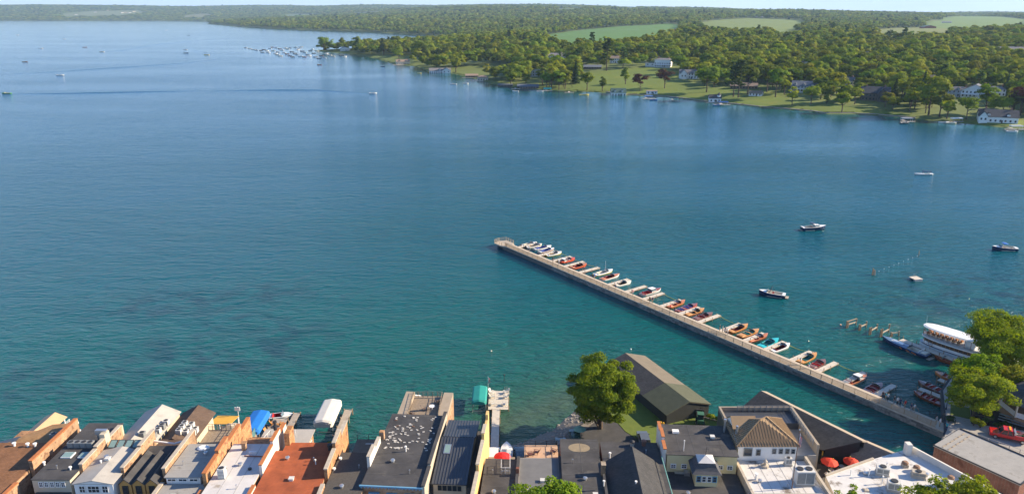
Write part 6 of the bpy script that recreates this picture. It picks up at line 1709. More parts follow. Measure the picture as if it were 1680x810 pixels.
# flagpole and flag
e = empty('flagpole', G(1299, 801, 6.8), 0, 'tall brown flagpole with flag on the white membrane roof', 'flagpole')
mb = MB(); mb.tube([(0,0,0),(0,0,9.6)],[0.07,0.045],8); mb.build('pole', mat('pole_brown', (0.17,0.10,0.06), 0.6), e)
mb = MB(); mb.lathe((0,0,9.6),[(0.05,0),(0.11,0.08),(0.05,0.18)],8); mb.build('finial', M_STEEL, e)
FW, FH = 1.9, 2.2                        # the flag hangs in folds against the pole
FR, FWm, FBm = mat('flag_red', (0.45,0.02,0.04), 0.8), mat('flag_white', (0.72,0.70,0.68), 0.8), mat('flag_blue', (0.03,0.05,0.22), 0.8)
def flag(parent, x, y, z, w, h, droop=0.55):
    mb = MB(); n, ns = 14, 13
    def P(u, v):
        return (x + u*w*(1-droop) + 0.05*math.sin(9*u+2*v), y + 0.16*math.sin(11*u+1.5*v)*u, z - v*h - u*w*droop)
    for j in range(ns):
        for i in range(n):
            u0, u1, v0, v1 = i/n, (i+1)/n, j/ns, (j+1)/ns
            blue = u1 <= 0.45 and j < 7
            mb.quad(P(u0,v1),P(u1,v1),P(u1,v0),P(u0,v0), 2 if blue else (0 if j % 2 == 0 else 1))
    o = mb.build('flag', [FR, FWm, FBm], parent)
    md = o.modifiers.new('thick', 'SOLIDIFY'); md.thickness = 0.02
    st = MB()
    for a in range(5):
        for b in range(6):
            u, v = 0.04+b*0.068, 0.04+a*0.1
            c = P(u, v); st.box(c[0]-0.02*w,c[1]-0.035,c[2]-0.02*w,c[0]+0.02*w,c[1]-0.02,c[2]+0.02*w)
    st.build('stars', FWm, o)
flag(e, 0.06, 0, 9.2, 1.3, 1.5, 0.75)
# barn like dark roof over the water, parallel to the pier
def rot_gable(name, label, pa, pb, wl, wr, zr, zl, zrr, ml, mr, wallm, z0=0.0, ext=0.3):
    """ridge from pa (far) to pb (near); wl/wr half widths left and right of the ridge seen from the camera"""
    pa, pb = Vector((pa[0],pa[1],0)), Vector((pb[0],pb[1],0))
    u = (pb-pa).normalized(); w = Vector((u.y,-u.x,0))
    if w.x > 0: w = -w                    # left
    e = empty(name, ((pa.x+pb.x)/2, (pa.y+pb.y)/2, z0), 0, label, 'building')
    Z = lambda p, z: Vector((p.x,p.y,z))
    fa, fb = pa-u*ext, pb+u*ext
    mb = MB(); mb.slab([Z(fa,zr),Z(fb,zr),Z(fb+w*wl,zl),Z(fa+w*wl,zl)],0.18); r = wb(mb, 'roof', ml, e)
    mb = MB(); mb.slab([Z(fa,zr),Z(fb,zr),Z(fb-w*wr,zrr),Z(fa-w*wr,zrr)],0.18); wb(mb, 'roof', mr, e)
    L0, R0 = wl-0.3, wr-0.3
    q = [pa+w*L0, pb+w*L0, pb-w*R0, pa-w*R0]
    mb = MB(); lo = [Z(p,z0) for p in q]; hi = [Z(q[0],zl-0.1),Z(q[1],zl-0.1),Z(q[2],zrr-0.1),Z(q[3],zrr-0.1)]
    mb.add(lo+hi, [(0,1,5,4),(1,2,6,5),(2,3,7,6),(3,0,4,7)])
    mb.add([hi[0],hi[3],Z(pa,zr-0.12)],[(0,1,2)]); mb.add([hi[1],hi[2],Z(pb,zr-0.12)],[(0,1,2)])
    wb(mb, 'wall', wallm, e)
    return e, u, w
e = empty('lake_hall', (47, 109, 0), 0, 'long dark shingled hall roof with far slope tinted sunlit tan above the water', 'building')
mb = MB(); mb.slab([(44.5,116.8,7.8),(55.3,100.6,7.8),(49.4,101.0,5.9),(38.2,112.9,4.73)],0.18); wb(mb, 'roof', R_SHING, e)
mb = MB(); mb.slab([(44.5,116.8,7.8),(55.3,100.6,7.8),(56.7,101.6,7.1),(45.9,117.8,7.1)],0.18); wb(mb, 'roof', R_TANL, e)  # sunlight on the right slope is put into its tan colour
mb = MB(); mb.prism([(45.4,117.0),(56.0,101.4),(54.9,100.9),(49.9,101.3),(39.2,112.9)],0,4.6); mb.add([(45.4,117.0,4.6),(56.0,101.4,4.6),(56.0,101.4,7.0),(45.4,117.0,7.0)],[(0,1,2,3)]); mb.add([(49.9,101.3,4.6),(55.2,101.0,4.6),(55.2,101.0,7.6),(49.9,101.3,5.8)],[(0,1,2,3)]); wb(mb, 'wall', DARKSID, e)
mb = MB(); mb.box(42.3,113.6,2.0,44.0,118.0,2.2); wb(mb, 'balcony', R_GREY, e)
railing(None, [(42.4,113.7),(42.4,117.9),(44,118)], 2.2, 1.2, M_WHITE, 0.6, parent=e, mids=(0.4,0.8))
e, u, w = rot_gable('lake_annex', 'smaller grey shingled gable in front of the long hall roof', (56.4,102.6), (60.6,97.6), 4.2, 2.6, 6.6, 4.6, 5.4, R_SLATE, R_TANL, M_WHITE)
# right hand white membrane roof
PG = [(46.6,93.2),(55.7,97.5),(62.2,100.2),(67.2,90.7),(71,83),(45.3,83)]
e = empty('flat_roof_building', (57, 92, 0), 0, 'large stained white roof with many rooftop units at bottom right', 'building')
mb = MB(); mb.prism(PG, 0, 6.4); wb(mb, 'wall', STUCCO_W, e)
mb = MB(); mb.prism(PG, 6.402, 6.6); wb(mb, 'roof', R_MEMB, e)
for a_, b_, h_, m_ in (((62.2,100.2),(67.2,90.7),1.0,STUCCO_W),((67.2,90.7),(71,83),1.0,STUCCO_W),((46.6,93.2),(55.7,97.5),0.25,COPING)):
    mb = MB(); mb.bar((*a_,6.6+h_/2),(*b_,6.6+h_/2),0.3,h_); wb(mb, 'parapet', m_, e)
mb = MB(); mb.box(61.2,98.4,6.6,62.0,99.4,8.5); wb(mb, 'chimney', STUCCO_W, e)
for px, py, h in ((1395,779,0.8),(1425,781,1.3),(1447,793,1.2),(1454,776,0.9)): pipe(e, px, py, 6.6, h, 0.07)
mb = MB(); p = G(1421,804,6.6); mb.lathe((p.x,p.y,6.6),[(0.6,0),(0.5,0.15),(0.3,0.2)],4,a0=.7); wb(mb, 'roof_hatch', COPING, e)
for k, (px, py, sx, sy, h, lab) in enumerate(((1447,777,1.7,1.2,1.3,'square rooftop unit with round fan, upper left of the stained roof'),(1465,803,1.7,1.3,1.5,'square rooftop unit with round fan, lower left of the stained roof'),(1506,782,1.8,1.0,1.0,'low double rooftop unit in the middle of the stained roof'),(1549,800,2.2,1.1,1.2,'long rooftop unit near the white parapet'))):
    p = G(px, py, 6.6); box_unit(lab, p.x, p.y, 6.6, sx, sy, h, M_ACW if k != 2 else COPING, 1, rz=-0.35)
for k, (px, py, lab) in enumerate(((1484,765,'rusty mushroom vent at the top of the stained roof'),(1503,772,'round rust topped exhaust fan on the stained roof'),(1559,789,'rusty drum ventilator by the white parapet'))):
    p = G(px, py, 6.6); ee = empty('exhaust_fan', (p.x, p.y, 6.6), 0, lab, 'ventilator')
    mb = MB(); mb.box(-.4,-.4,0,.4,.4,.5); mb.build('curb', COPING, ee)
    mb = MB(); mb.lathe((0,0,.502),[(.42,0),(.5,.25),(.3,.45)],12); mb.build('hood', mat('rusty', (0.26,0.15,0.09), 0.8, 0.3, 3.0), ee)
# brick pump house at the foot of the pier
c0 = Vector((69.4,104.5)); c1 = Vector((76.4,109.3)); ex = (c1-c0).normalized(); ey = Vector((ex.y,-ex.x)); L2 = 12.6
q = [c0, c1, c1+ey*L2, c0+ey*L2]
e = empty('brick_building', (76,103,0), 0, 'low red brick building with flat grey roof beside the pier', 'building')
mb = MB(); mb.prism([tuple(p) for p in q], 0, 4.3); wb(mb, 'wall', BRICK_R, e)
mb = MB(); qq = [c0-ex*.15-ey*.15, c1+ex*.15-ey*.15, c1+ex*.15+ey*(L2+.15), c0-ex*.15+ey*(L2+.15)]; mb.prism([tuple(p) for p in qq], 4.302, 4.5); wb(mb, 'roof', R_GREY, e)
for k in (1.0, 1.9):
    for j in range(6):
        mb = MB(); a_ = c0+ey*k+ex*(0.5+j*1.28); b_ = a_+ex*1.0; mb.bar((*a_,4.54),(*b_,4.54),0.22,0.06); wb(mb, 'roof_board', R_TANL, e)
for a_, b_ in ((qq[0],qq[3]),(qq[1],qq[2]),(qq[2],qq[3])):
    mb = MB(); mb.bar((a_.x,a_.y,4.58),(b_.x,b_.y,4.58),0.18,0.16); wb(mb, 'roof_edge', M_DARK, e)
# boathouse with dark walls
e, u, w = rot_gable('boathouse', 'long dark boathouse with olive and grey gabled roof by the lawn', (23.4,136.6), (31.9,117.1), 4.9, 4.9, 5.5, 3.9, 3.9, R_SHING, mat('roof_olive_brown', (0.165,0.138,0.098), 0.85, 0.15, 0.8, bump=0.2, bscale=10), DARKSID, -0.5, 0.2)
pa, pb = Vector((28.9,124.0,0)), Vector((31.98,116.9,0))
mb = MB(); mb.slab([(pa.x,pa.y,5.54),(pb.x,pb.y,5.54),(pb.x+w.x*4.95,pb.y+w.y*4.95,3.93),(pa.x+w.x*4.95,pa.y+w.y*4.95,3.93)],0.1); wb(mb, 'new_roof', R_GREEN, e)
mb = MB(); mb.slab([(pa.x,pa.y,5.54),(pb.x,pb.y,5.54),(pb.x-w.x*4.95,pb.y-w.y*4.95,3.93),(pa.x-w.x*4.95,pa.y-w.y*4.95,3.93)],0.1); wb(mb, 'new_roof', R_GREEN, e)
dc = Vector((31.95,116.93,0))-w*2.9
mb = MB(); mb.bar((dc.x,dc.y,1.8),(dc.x,dc.y,3.5),1.1,0.08); wb(mb, 'door', M_DARK, e)

# the middle of the row stands a few degrees off the axis of the rest
ROW = {'building with dark gravel roof': -.05, 'long black flat roof': -.075, 'tan walled building': -.06, 'building with dark blue grey': -.065, 'tall bright yellow': -.085, 'plain dark flat roof right': -.05,
       'mid grey flat roof in front': -.03, 'dark flat roof with a pale': -.03, 'dark roofed building with a shingled': -.03, 'pale yellow house': -.06}
for o in list(COL.objects):
    lb = o.get('label')
    if lb and o.parent is None:
        for k_, a_ in ROW.items():
            if lb.startswith(k_): o.rotation_euler = (0, 0, a_)
# small clutter on the roofs
CL = [(-65,90,10,'a'),(-58.8,92,10.2,'b'),(-47.4,91,10,'a'),(-45.2,93.6,10,'c'),(-46.5,85,8.9,'b'),(-38,86,9.6,'a'),(-39.4,91.4,9.6,'c'),(-31,88,9.6,'b'),(-29,92.5,9.6,'a'),(-33,93,9.6,'c'),(-23.5,86.5,9.4,'c'),(-22.2,91,9.4,'a'),
      (-14,89,10,'a'),(-17,91.6,10,'c'),(-2.5,88,7.4,'c'),(-3,92.6,7.4,'a'),(4.4,91,7.212,'b'),(5.6,87,7.212,'a'),(10.6,90.4,7.9,'c'),(9,94.6,7.9,'a'),(11.8,86.8,7.9,'b'),(20.4,97.6,7.6,'a'),(26,89.6,5.9,'c'),(32.4,87.2,5.9,'a'),(31.2,99.8,9,'b'),(36.2,91.4,6.8,'c'),(39.8,90.2,6.8,'a'),(52.6,93.5,6.6,'c'),(56.8,95.6,6.6,'a'),(50.6,88.4,6.6,'b'),(61.6,93.2,6.6,'c'),(58.2,90.6,6.6,'a')]
roots = [o for o in COL.objects if o.parent is None and o.get('category') == 'building']
for x, y, z, k_ in CL:
    e = min(roots, key=lambda o: (o.location.x-x)**2+0.25*(o.location.y-y)**2)
    mb = MB()
    if k_ == 'a': mb.tube([(x,y,z-.03),(x,y,z+.55)],.06,8); mb.tube([(x,y,z+.55),(x,y,z+.65)],.1,8); nm_, m_ = 'vent_pipe', M_STEEL
    elif k_ == 'b': mb.box(x-.3,y-.3,z-.02,x+.3,y+.3,z+.28); mb.box(x-.36,y-.36,z+.282,x+.36,y+.36,z+.36); nm_, m_ = 'roof_hatch', M_ACW
    else: mb.lathe((x,y,z-.02),[(.22,0),(.22,.3),(.34,.34),(.3,.46),(.08,.52)],10); nm_, m_ = 'turbine_vent', M_STEEL
    wb(mb, nm_, m_, e)

# ================================================================== trees and shrubs near the camera
def hero_tree(label, x, y, z, kind, H, R, base, n, leaf, m, seed, r0=0.4, limbs=9):
    e = empty('tree', (x, y, z), 0, label, 'tree')
    inst('trunk', trunk_mesh('trunk', H, base, R, r0, seed, kind, limbs), e)
    V, F = crown_np(kind, seed, n, H, R, base, leaf)
    inst('crown', np_mesh('crown', V, F, [m]), e)
    return e
M_LEAFH = leafmat('leaf_park', (0.092,0.148,0.010), (0.245,0.275,0.020), 0.05, 0.9)
M_LEAFB = leafmat('leaf_bright', (0.115,0.190,0.012), (0.265,0.305,0.022), 0.05, 0.9)
M_LEAFS = leafmat('leaf_shrub', (0.040,0.085,0.018), (0.085,0.135,0.026), 0.1)
hero_tree('big dense leafy tree in the parking lot beside the boathouse', 15.6, 114.2, GZ, 'spread', 15.6, 6.7, -1.0, 70000, 0.18, M_LEAFH, 501, 0.5, 12)
hero_tree('tall bright green park tree at the right edge', 100.5, 134.5, GZ, 'spread', 13.8, 9.6, 0.6, 60000, 0.19, M_LEAFB, 502, 0.45, 12)
hero_tree('loose lighter park tree in front of the mulch bed', 83.8, 117.2, GZ, 'round', 10.2, 5.9, 0.4, 26000, 0.17, M_LEAFB, 503, 0.28, 12)
hero_tree('smaller park tree leaning over the moored runabouts', 88.2, 125.0, GZ, 'round', 9.8, 5.0, 0.6, 18000, 0.18, M_LEAFB, 504, 0.28, 10)
hero_tree('thin branched park tree behind the gazebo path', 93.5, 122.5, GZ, 'oval', 8.5, 3.0, 2.4, 4200, 0.18, M_LEAFH, 505, 0.22, 12)
hero_tree('bright street tree top at the bottom middle edge', 4.8, 80.2, GZ, 'spread', 13.4, 5.6, 3.0, 18000, 0.2, M_LEAFB, 506, 0.3)
hero_tree('bright street tree top at the bottom right edge', 54.3, 80.0, GZ, 'spread', 13.2, 4.6, 3.0, 14000, 0.2, M_LEAFB, 507, 0.3)
hero_tree('second bright street tree top nearer the brick building', 60.2, 80.6, GZ, 'spread', 13.6, 4.4, 3.0, 14000, 0.2, M_LEAFB, 508, 0.3)
hero_tree('small bright tree top poking over the stained white roof edge', 43.2, 80.0, GZ, 'round', 12.9, 2.4, 3.0, 5000, 0.2, M_LEAFB, 509, 0.2)
def shrub(label, px, py, r, m, seed, hgt=None):
    p = G(px, py, GZ+0.1)
    e = empty('shrub', p, 0, label, 'shrub')
    h = hgt or r*1.7
    V, F = crown_np('round', seed, 1500, h, r, 0.05, 0.11)
    inst('foliage', np_mesh('foliage', V, F, [m]), e)
    mb = MB()
    for k in range(5):
        a = k*1.25; mb.tube([(0,0,-0.1),(math.cos(a)*r*.3,math.sin(a)*r*.3,h*.4),(math.cos(a)*r*.6,math.sin(a)*r*.6,h*.7)],[.05,.035,.015],5)
    mb.build('stems', M_BARK, e)
shrub('light green round shrub in the mulch bed, leftmost', 1597, 697, 1.0, M_LEAFB, 601); shrub('light green round shrub in the mulch bed, nearest the truck', 1608, 701, 0.8, M_LEAFB, 602)
shrub('dark green round shrub in the mulch bed', 1620, 695, 1.05, M_LEAFS, 603); shrub('blue green low shrub behind the red truck, left', 1637, 700, 0.9, M_LEAFS, 604, 1.0); shrub('green low shrub behind the red truck, right', 1649, 702, 1.1, M_LEAFS, 605, 1.1)
shrub('clipped green shrub at the corner of the lawn by the pier', 1558, 690, 0.9, M_LEAFS, 606, 0.9); shrub('green shrub at the right end of the red truck', 1679, 724, 0.7, M_LEAFS, 607)
shrub('bright shrub at the boathouse corner', 1165, 686, 0.9, M_LEAFB, 608, 0.8); shrub('yellow green shrub beside the machine', 1178, 689, 0.8, M_LEAFB, 609, 0.7); shrub('small potted green shrub in the yard behind the red roof', 541, 731, 0.5, M_LEAFB, 610)

# ================================================================== people
def person_mesh(pose):
    V, E, Rr = [], [], []
    def v(x, y, z, r, p=None, r2=None):
        V.append((x,y,z)); Rr.append((r, r2 or r))
        if p is not None: E.append((p, len(V)-1))
        return len(V)-1
    st = 0.0 if pose != 'walk' else 0.24
    if pose == 'sit':
        pel = v(0,0,0.52,0.15,None,0.12); ch = v(0,-.02,0.80,0.15,pel,0.11); sh = v(0,-.02,1.0,0.14,ch,0.10); nk = v(0,-.01,1.12,0.055,sh); hd = v(0,0.01,1.24,0.10,nk,0.115); top = v(0,0,1.33,0.085,hd)
        for s in (-1,1):
            kn = v(s*.12,.42,.50,.075,v(s*.1,.1,.50,.095,pel)); an = v(s*.12,.44,.10,.05,kn); v(s*.12,.58,.05,.045,an)
            el = v(s*.27,.02,.75,.05,v(s*.2,-.02,1.0,.065,sh)); wr = v(s*.18,.24,.66,.036,el); pm_ = v(s*.17,.31,.64,.034,wr)
            for k in range(4): v(s*(.155+.012*k),.39-.01*abs(k-1.5),.62,.010,pm_)
            v(s*.13,.33,.65,.011,wr)
    else:
        pel = v(0,0,0.94,0.14,None,0.11); ch = v(0,0,1.2,0.15,pel,0.11); sh = v(0,-.01,1.40,0.14,ch,0.10); nk = v(0,0,1.51,0.055,sh); hd = v(0,0.015,1.63,0.095,nk,0.11); top = v(0,0,1.72,0.08,hd)
        for s in (-1,1):
            f = s*st
            kn = v(s*.10,f*.55+.02,.50,.07,v(s*.095,0,.86,.095,pel)); an = v(s*.10,f-.02,.09,.045,kn); v(s*.11,f+.12,.04,.042,an)
            el = v(s*.27,-f*.4-.02,1.12,.046,v(s*.20,-.01,1.40,.065,sh)); wr = v(s*.27,-f*.8+.08,.88,.034,el); pm_ = v(s*.265,-f*.9+.10,.80,.034,wr)
            for k in range(4): v(s*.262,-f*.95+.075+.02*k,.71+.01*abs(k-1.5),.010,pm_)
            v(s*.235,-f*.9+.14,.80,.011,wr)
    v(0,0.115 if pose != 'sit' else .12,V[hd][2]-.01,.018,hd)
    me = bpy.data.meshes.new('body'); me.from_pydata(V, E, [])
    o = bpy.data.objects.new('body_tmp', me); COL.objects.link(o)
    sk = o.modifiers.new('skin', 'SKIN'); sk.use_smooth_shade = True
    for i, d in enumerate(me.skin_vertices[0].data):
        d.radius = Rr[i]; d.use_root = (i == 0)
    ss = o.modifiers.new('sub', 'SUBSURF'); ss.levels = 1; ss.render_levels = 1
    dg = bpy.context.evaluated_depsgraph_get()
    nm = bpy.data.meshes.new_from_object(o.evaluated_get(dg))
    bpy.data.objects.remove(o)
    hz_ = V[hd][2]; legz = 0.93 if pose != 'sit' else 0.0
    idx = []
    for p in nm.polygons:
        c = p.center
        if c.z > hz_-.07: i = 3 if (c.z > hz_+.06 or c.y < -.02 and c.z > hz_-.04) else 0
        elif c.z > hz_-.14: i = 0
        elif abs(c.x) > .2 and (c.z < (1.2 if pose != 'sit' else .82)) and (c.z > .6): i = 0
        elif pose == 'sit' and (c.z < .60): i = 2 if c.z > .12 else 3
        elif pose != 'sit' and c.z < legz: i = 2 if c.z > .11 else 3
        else: i = 1
        idx.append(i)
    return nm, idx
PM = {k: person_mesh(k) for k in ('stand', 'walk', 'sit')}
SKIN = mat('skin', (0.50,0.30,0.21), 0.6, 0.05); HAIR = [mat('hair_dark', (0.03,0.02,0.015), 0.6), mat('hair_brown', (0.13,0.07,0.035), 0.6), mat('hair_blond', (0.40,0.28,0.12), 0.6)]
CLO = {'white': (0.72,0.71,0.69), 'black': (0.02,0.02,0.022), 'navy': (0.02,0.035,0.10), 'red': (0.50,0.03,0.03), 'teal': (0.04,0.32,0.36), 'grey': (0.28,0.28,0.28), 'khaki': (0.36,0.29,0.19), 'pink': (0.60,0.30,0.30), 'blue': (0.08,0.18,0.48), 'orange': (0.6,0.2,0.04), 'green': (0.10,0.25,0.12)}
CLM = {k: mat('cloth_'+k, c, 0.85, 0.1, 4) for k, c in CLO.items()}
PCACHE = {}
def person(label, loc, rz, top, legs, pose='stand', hair=0, s=1.0, group=None):
    key = (pose, top, legs, hair)
    if key not in PCACHE:
        nm, idx = PM[pose]; me = nm.copy(); me.name = 'person'; me.materials.clear()
        for m in (SKIN, CLM[top], CLM[legs], HAIR[hair]): me.materials.append(m)
        me.polygons.foreach_set('material_index', idx); me.polygons.foreach_set('use_smooth', [True]*len(idx))
        PCACHE[key] = me
    o = inst('person', PCACHE[key], None, loc, (0,0,rz), (s,s,s))
    return tag(o, label, 'person', group)
PP = [(868,414),(907,430),(917,434),(978,457),(1010,472),(1038,484),(1066,496),(1070,497),(1100,509),(1107,512),(1186,541),(1190,543),(1193,545),(1197,547),(1320,595),(1333,601),(1449,653),(1454,655),(1458,656),(1467,661),(1473,663),(1477,665),(1484,669),(1494,674),(1504,672)]
TOPS = ['navy','black','white','blue','white','pink','black','navy','red','black','black','grey','navy','white','white','teal','black','teal','white','black','white','navy','red','navy','white']
LEGS = ['khaki','black','grey','khaki','navy','grey','black','khaki','black','navy','khaki','black','navy','grey','khaki','white','navy','khaki','black','grey','black','black','khaki','grey','khaki']
WH = ['by the white boats near the pier head','by the yellow hulled boat','by the bright red boat','by the dock before the mast boat','by the small cream boat','past the small cream boat','by the white cabin cruiser, left of a pair','by the white cabin cruiser, right of a pair','by the orange runabout, alone','by the long red brown runabout','leftmost of four by the middle rope','second of four by the middle rope','third of four by the middle rope','last of four by the middle rope','by the amber runabout','by the brown and pink runabout','left of a trio near the innermost dock','middle of a trio near the innermost dock','right of a trio near the innermost dock','first of three walkers past the innermost dock','second of three walkers past the innermost dock','third of three walkers past the innermost dock','walking alone near the foot of the pier','by the round hoop rack','nearest the gate']
for i, (px, py) in enumerate(PP):
    s, n_ = pier_s(px, py, PZ)
    n_ = min(max(n_, 0.55), 2.5)
    person('person in %s top on the pier %s' % (TOPS[i], WH[i]), pier_w(s, n_, PZ), prz + (0 if i % 2 else math.pi) - math.pi/2 + rnd.uniform(-.5,.5), TOPS[i], LEGS[i], 'walk' if i % 3 == 0 else 'stand', i % 3, rnd.uniform(0.93,1.04), 'people on the pier')
for lab, px, py, tp, lg, po in (('person in white shirt standing on the waterside path', 1572, 660, 'white','black','stand'),('person in dark clothes walking on the park lawn', 1669, 632, 'black','black','walk'),('person in grey leaning at the pier gate, left one', 1535, 696, 'grey','khaki','stand'),('person in white at the pier gate', 1541, 699, 'white','khaki','stand'),('person in teal top at the pier gate', 1552, 706, 'teal','navy','stand'),
        ('person in navy standing inside the gazebo', 1668, 676, 'navy','black','stand')):
    person(lab, G(px, py, GZ+0.055 if 'gazebo' not in lab else GZ+1.25), rnd.uniform(0,6), tp, lg, po, 1)

# ================================================================== vehicles
CARC = {'black': mat('car_black', (0.018,0.019,0.022), 0.22, 0.1, coat=0.6), 'white': mat('car_white', (0.70,0.70,0.68), 0.3, 0.05, coat=0.5), 'grey': mat('car_grey', (0.10,0.11,0.12), 0.28, 0.1, coat=0.6), 'navy': mat('car_navy', (0.015,0.03,0.06), 0.22, 0.1, coat=0.6), 'red': mat('car_red', (0.52,0.012,0.012), 0.25, 0.08, coat=0.6), 'green': mat('car_green', (0.02,0.05,0.04), 0.25, 0.1, coat=0.6)}
M_TAIL = mat('tail_light', (0.45,0.01,0.01), 0.3); M_HEAD = mat('head_light', (0.7,0.7,0.68), 0.2)
def wheel(e, x, y, r=0.36, w=0.24):
    mb = MB(); n = 14; vs = []; fs = []
    for k in range(n):
        a = 2*math.pi*k/n; vs += [(x+r*math.cos(a),y-w/2,r+r*math.sin(a)),(x+r*math.cos(a),y+w/2,r+r*math.sin(a))]
    for k in range(n): fs.append((2*k,2*((k+1)%n),2*((k+1)%n)+1,2*k+1))
    fs.append(tuple(2*k for k in range(n))); fs.append(tuple(2*k+1 for k in reversed(range(n))))
    mb.add(vs, fs); wv = mb.build('wheel', M_RUBBER, e)
    mb = MB(); sg = 1 if y > 0 else -1
    vs = [(x+r*.6*math.cos(2*math.pi*k/n), y+sg*(w/2+.012), r+r*.6*math.sin(2*math.pi*k/n)) for k in range(n)]
    mb.add(vs+[(v[0],y,v[2]) for v in vs], [tuple(range(n))]+[(k,(k+1)%n,n+(k+1)%n,n+k) for k in range(n)]); mb.build('rim', M_STEEL, wv)
def car(label, loc, rz, col, L=4.8, W=1.9, H=1.75, kind='suv', name='parked_car', cat='car', group=None):
    """nose towards local +x"""
    e = empty(name, loc, rz, label, cat, group)
    h = L/2
    if kind == 'suv': side = [(-h,.45),(-h,.95),(-h+.12,1.02),(h-1.2,1.02),(h-.1,.88),(h,.6),(h,.4)]; cab = (-h+.08,-h+.45,h-2.0,h-1.25)
    elif kind == 'sedan': side = [(-h,.42),(-h,.85),(-h+.3,.95),(h-1.3,.92),(h-.1,.74),(h,.55),(h,.38)]; cab = (-h+.6,-h+1.3,h-2.1,h-1.25)
    else: side = [(-h,.6),(-h,1.05),(h-1.5,1.12),(h-.1,1.02),(h,.75),(h,.5)]; cab = (-.55,-.35,.85,1.45)
    w = W/2
    def shell(pts, y0, y1): return [(p[0],y,p[1]) for y in (y0,y1) for p in pts]
    n = len(side); mb = MB()
    rings = [(-w,.94),(-w*.96,1.0),(w*.96,1.0),(w,.94)]
    vs = []
    for y, k in rings: vs += [(p[0]*(1 if abs(y) < w*.97 else .985), y, p[1] if p[1] < .7 else .7+(p[1]-.7)*(1 if abs(y) < w*.97 else .8)) for p in side]
    fs = []
    for r in range(3):
        for i in range(n): fs.append((r*n+i, r*n+(i+1)%n, (r+1)*n+(i+1)%n, (r+1)*n+i))
    fs.append(tuple(range(n-1,-1,-1))); fs.append(tuple(range(3*n,4*n)))
    mb.add(vs, fs); b = mb.build('body', CARC[col], e)
    z0 = side[2][1]-.04; z1 = H
    wt, wb_ = w*.78, w*.93
    mb = MB(); c = [(cab[0],-wb_,z0),(cab[3],-wb_,z0),(cab[3],wb_,z0),(cab[0],wb_,z0),(cab[1],-wt,z1-.06),(cab[2],-wt,z1-.06),(cab[2],wt,z1-.06),(cab[1],wt,z1-.06)]
    mb.add(c, [(0,1,5,4),(1,2,6,5),(2,3,7,6),(3,0,4,7)]); mb.build('windows', M_GLASS, e)
    mb = MB(); mb.box(cab[1]-.05,-wt-.03,z1-.058,cab[2]+.05,wt+.03,z1); ro = mb.build('roof', CARC[col], e)
    mb = MB()
    for sg in (-1,1):
        for a_, b_ in ((0,4),(1,5)): mb.bar((c[a_][0],sg*(wb_+.01),z0),(c[b_][0],sg*(wt+.02),z1-.05),.07)
        xm = (cab[1]+cab[2])/2; mb.bar((xm,sg*(wb_+.01),z0),(xm,sg*(wt+.02),z1-.05),.08)
    mb.build('pillars', CARC[col], ro)
    for sx in (-h+.85, h-.9):
        for sg in (-1,1): wheel(e, sx, sg*(w-.11))
    for sg in (-1,1):
        mb = MB(); mb.box(-h-.02,sg*w*.8-.14,.72,-h+.06,sg*w*.8+.14,.92); mb.build('tail_light', M_TAIL, e)
        mb = MB(); mb.box(h-.1,sg*w*.72-.18,.62,h+.015,sg*w*.72+.18,.74); mb.build('headlight', M_HEAD, e)
        mb = MB(); mb.box(cab[3]-.25,sg*(w+.09)-.09,z0+.05,cab[3]-.12,sg*(w+.09)+.09,z0+.2); mb.build('mirror', CARC[col], e)
    return e
g2 = G(852, 733, GZ)
car('black sports utility car parked behind the red umbrella', (1.35,104.6,GZ), math.pi/2+.05, 'navy', 4.9, 1.95, 1.8)
car('dark car parked at the gravel edge behind the pink deck', (8.3,107.6,GZ), math.pi/2, 'black', 4.7, 1.85, 1.55, 'sedan')
car('dark green car parked nearest the gravel beach', (10.9,110.2,GZ), math.pi/2, 'green', 4.6, 1.85, 1.6, 'suv')
car('white car partly hidden behind the dark roof', (11.0,104.8,GZ), math.pi/2+.1, 'white', 4.4, 1.8, 1.5, 'sedan')
car('grey hatchback with red tail lights at the end of the lot', (22.6,109.6,GZ+.02), math.pi/2, 'grey', 4.5, 1.85, 1.65)
car('black car in front of the grey hatchback', (22.7,104.4,GZ), math.pi/2, 'black', 4.7, 1.9, 1.6)
car('white van beside the yellow wall', (-3.0,104.4,GZ), math.pi/2, 'white', 5.0, 1.9, 2.0)
car('white pickup like car parked on the brown deck', (-20.9,104.6,3.2), math.pi/2+.1, 'white', 4.9, 1.95, 1.8)
cb = boat('boat under a pale grey cover parked on land by the red umbrella', (-0.9,104.8,GZ+.75), math.pi/2, 5.2, 2.0, 'white','white','cream', ((0.2,0.6),), cover='grey', shield=False, hatch=False, name='covered_boat')
mb = MB(); mb.bar((-2.4,-.6,-.45),(2.8,0,-.3),.1); mb.bar((-2.4,.6,-.45),(2.8,0,-.3),.1); mb.build('trailer_frame', M_STEEL, cb)
for sg in (-1,1):
    mb = MB(); mb.lathe((0,0,0),[(.3,-.1),(.3,.1)],12); w_ = mb.build('trailer_wheel', M_RUBBER, cb); w_.location = (-.6,sg*.95,-.45); w_.rotation_euler = (math.pi/2,0,0)
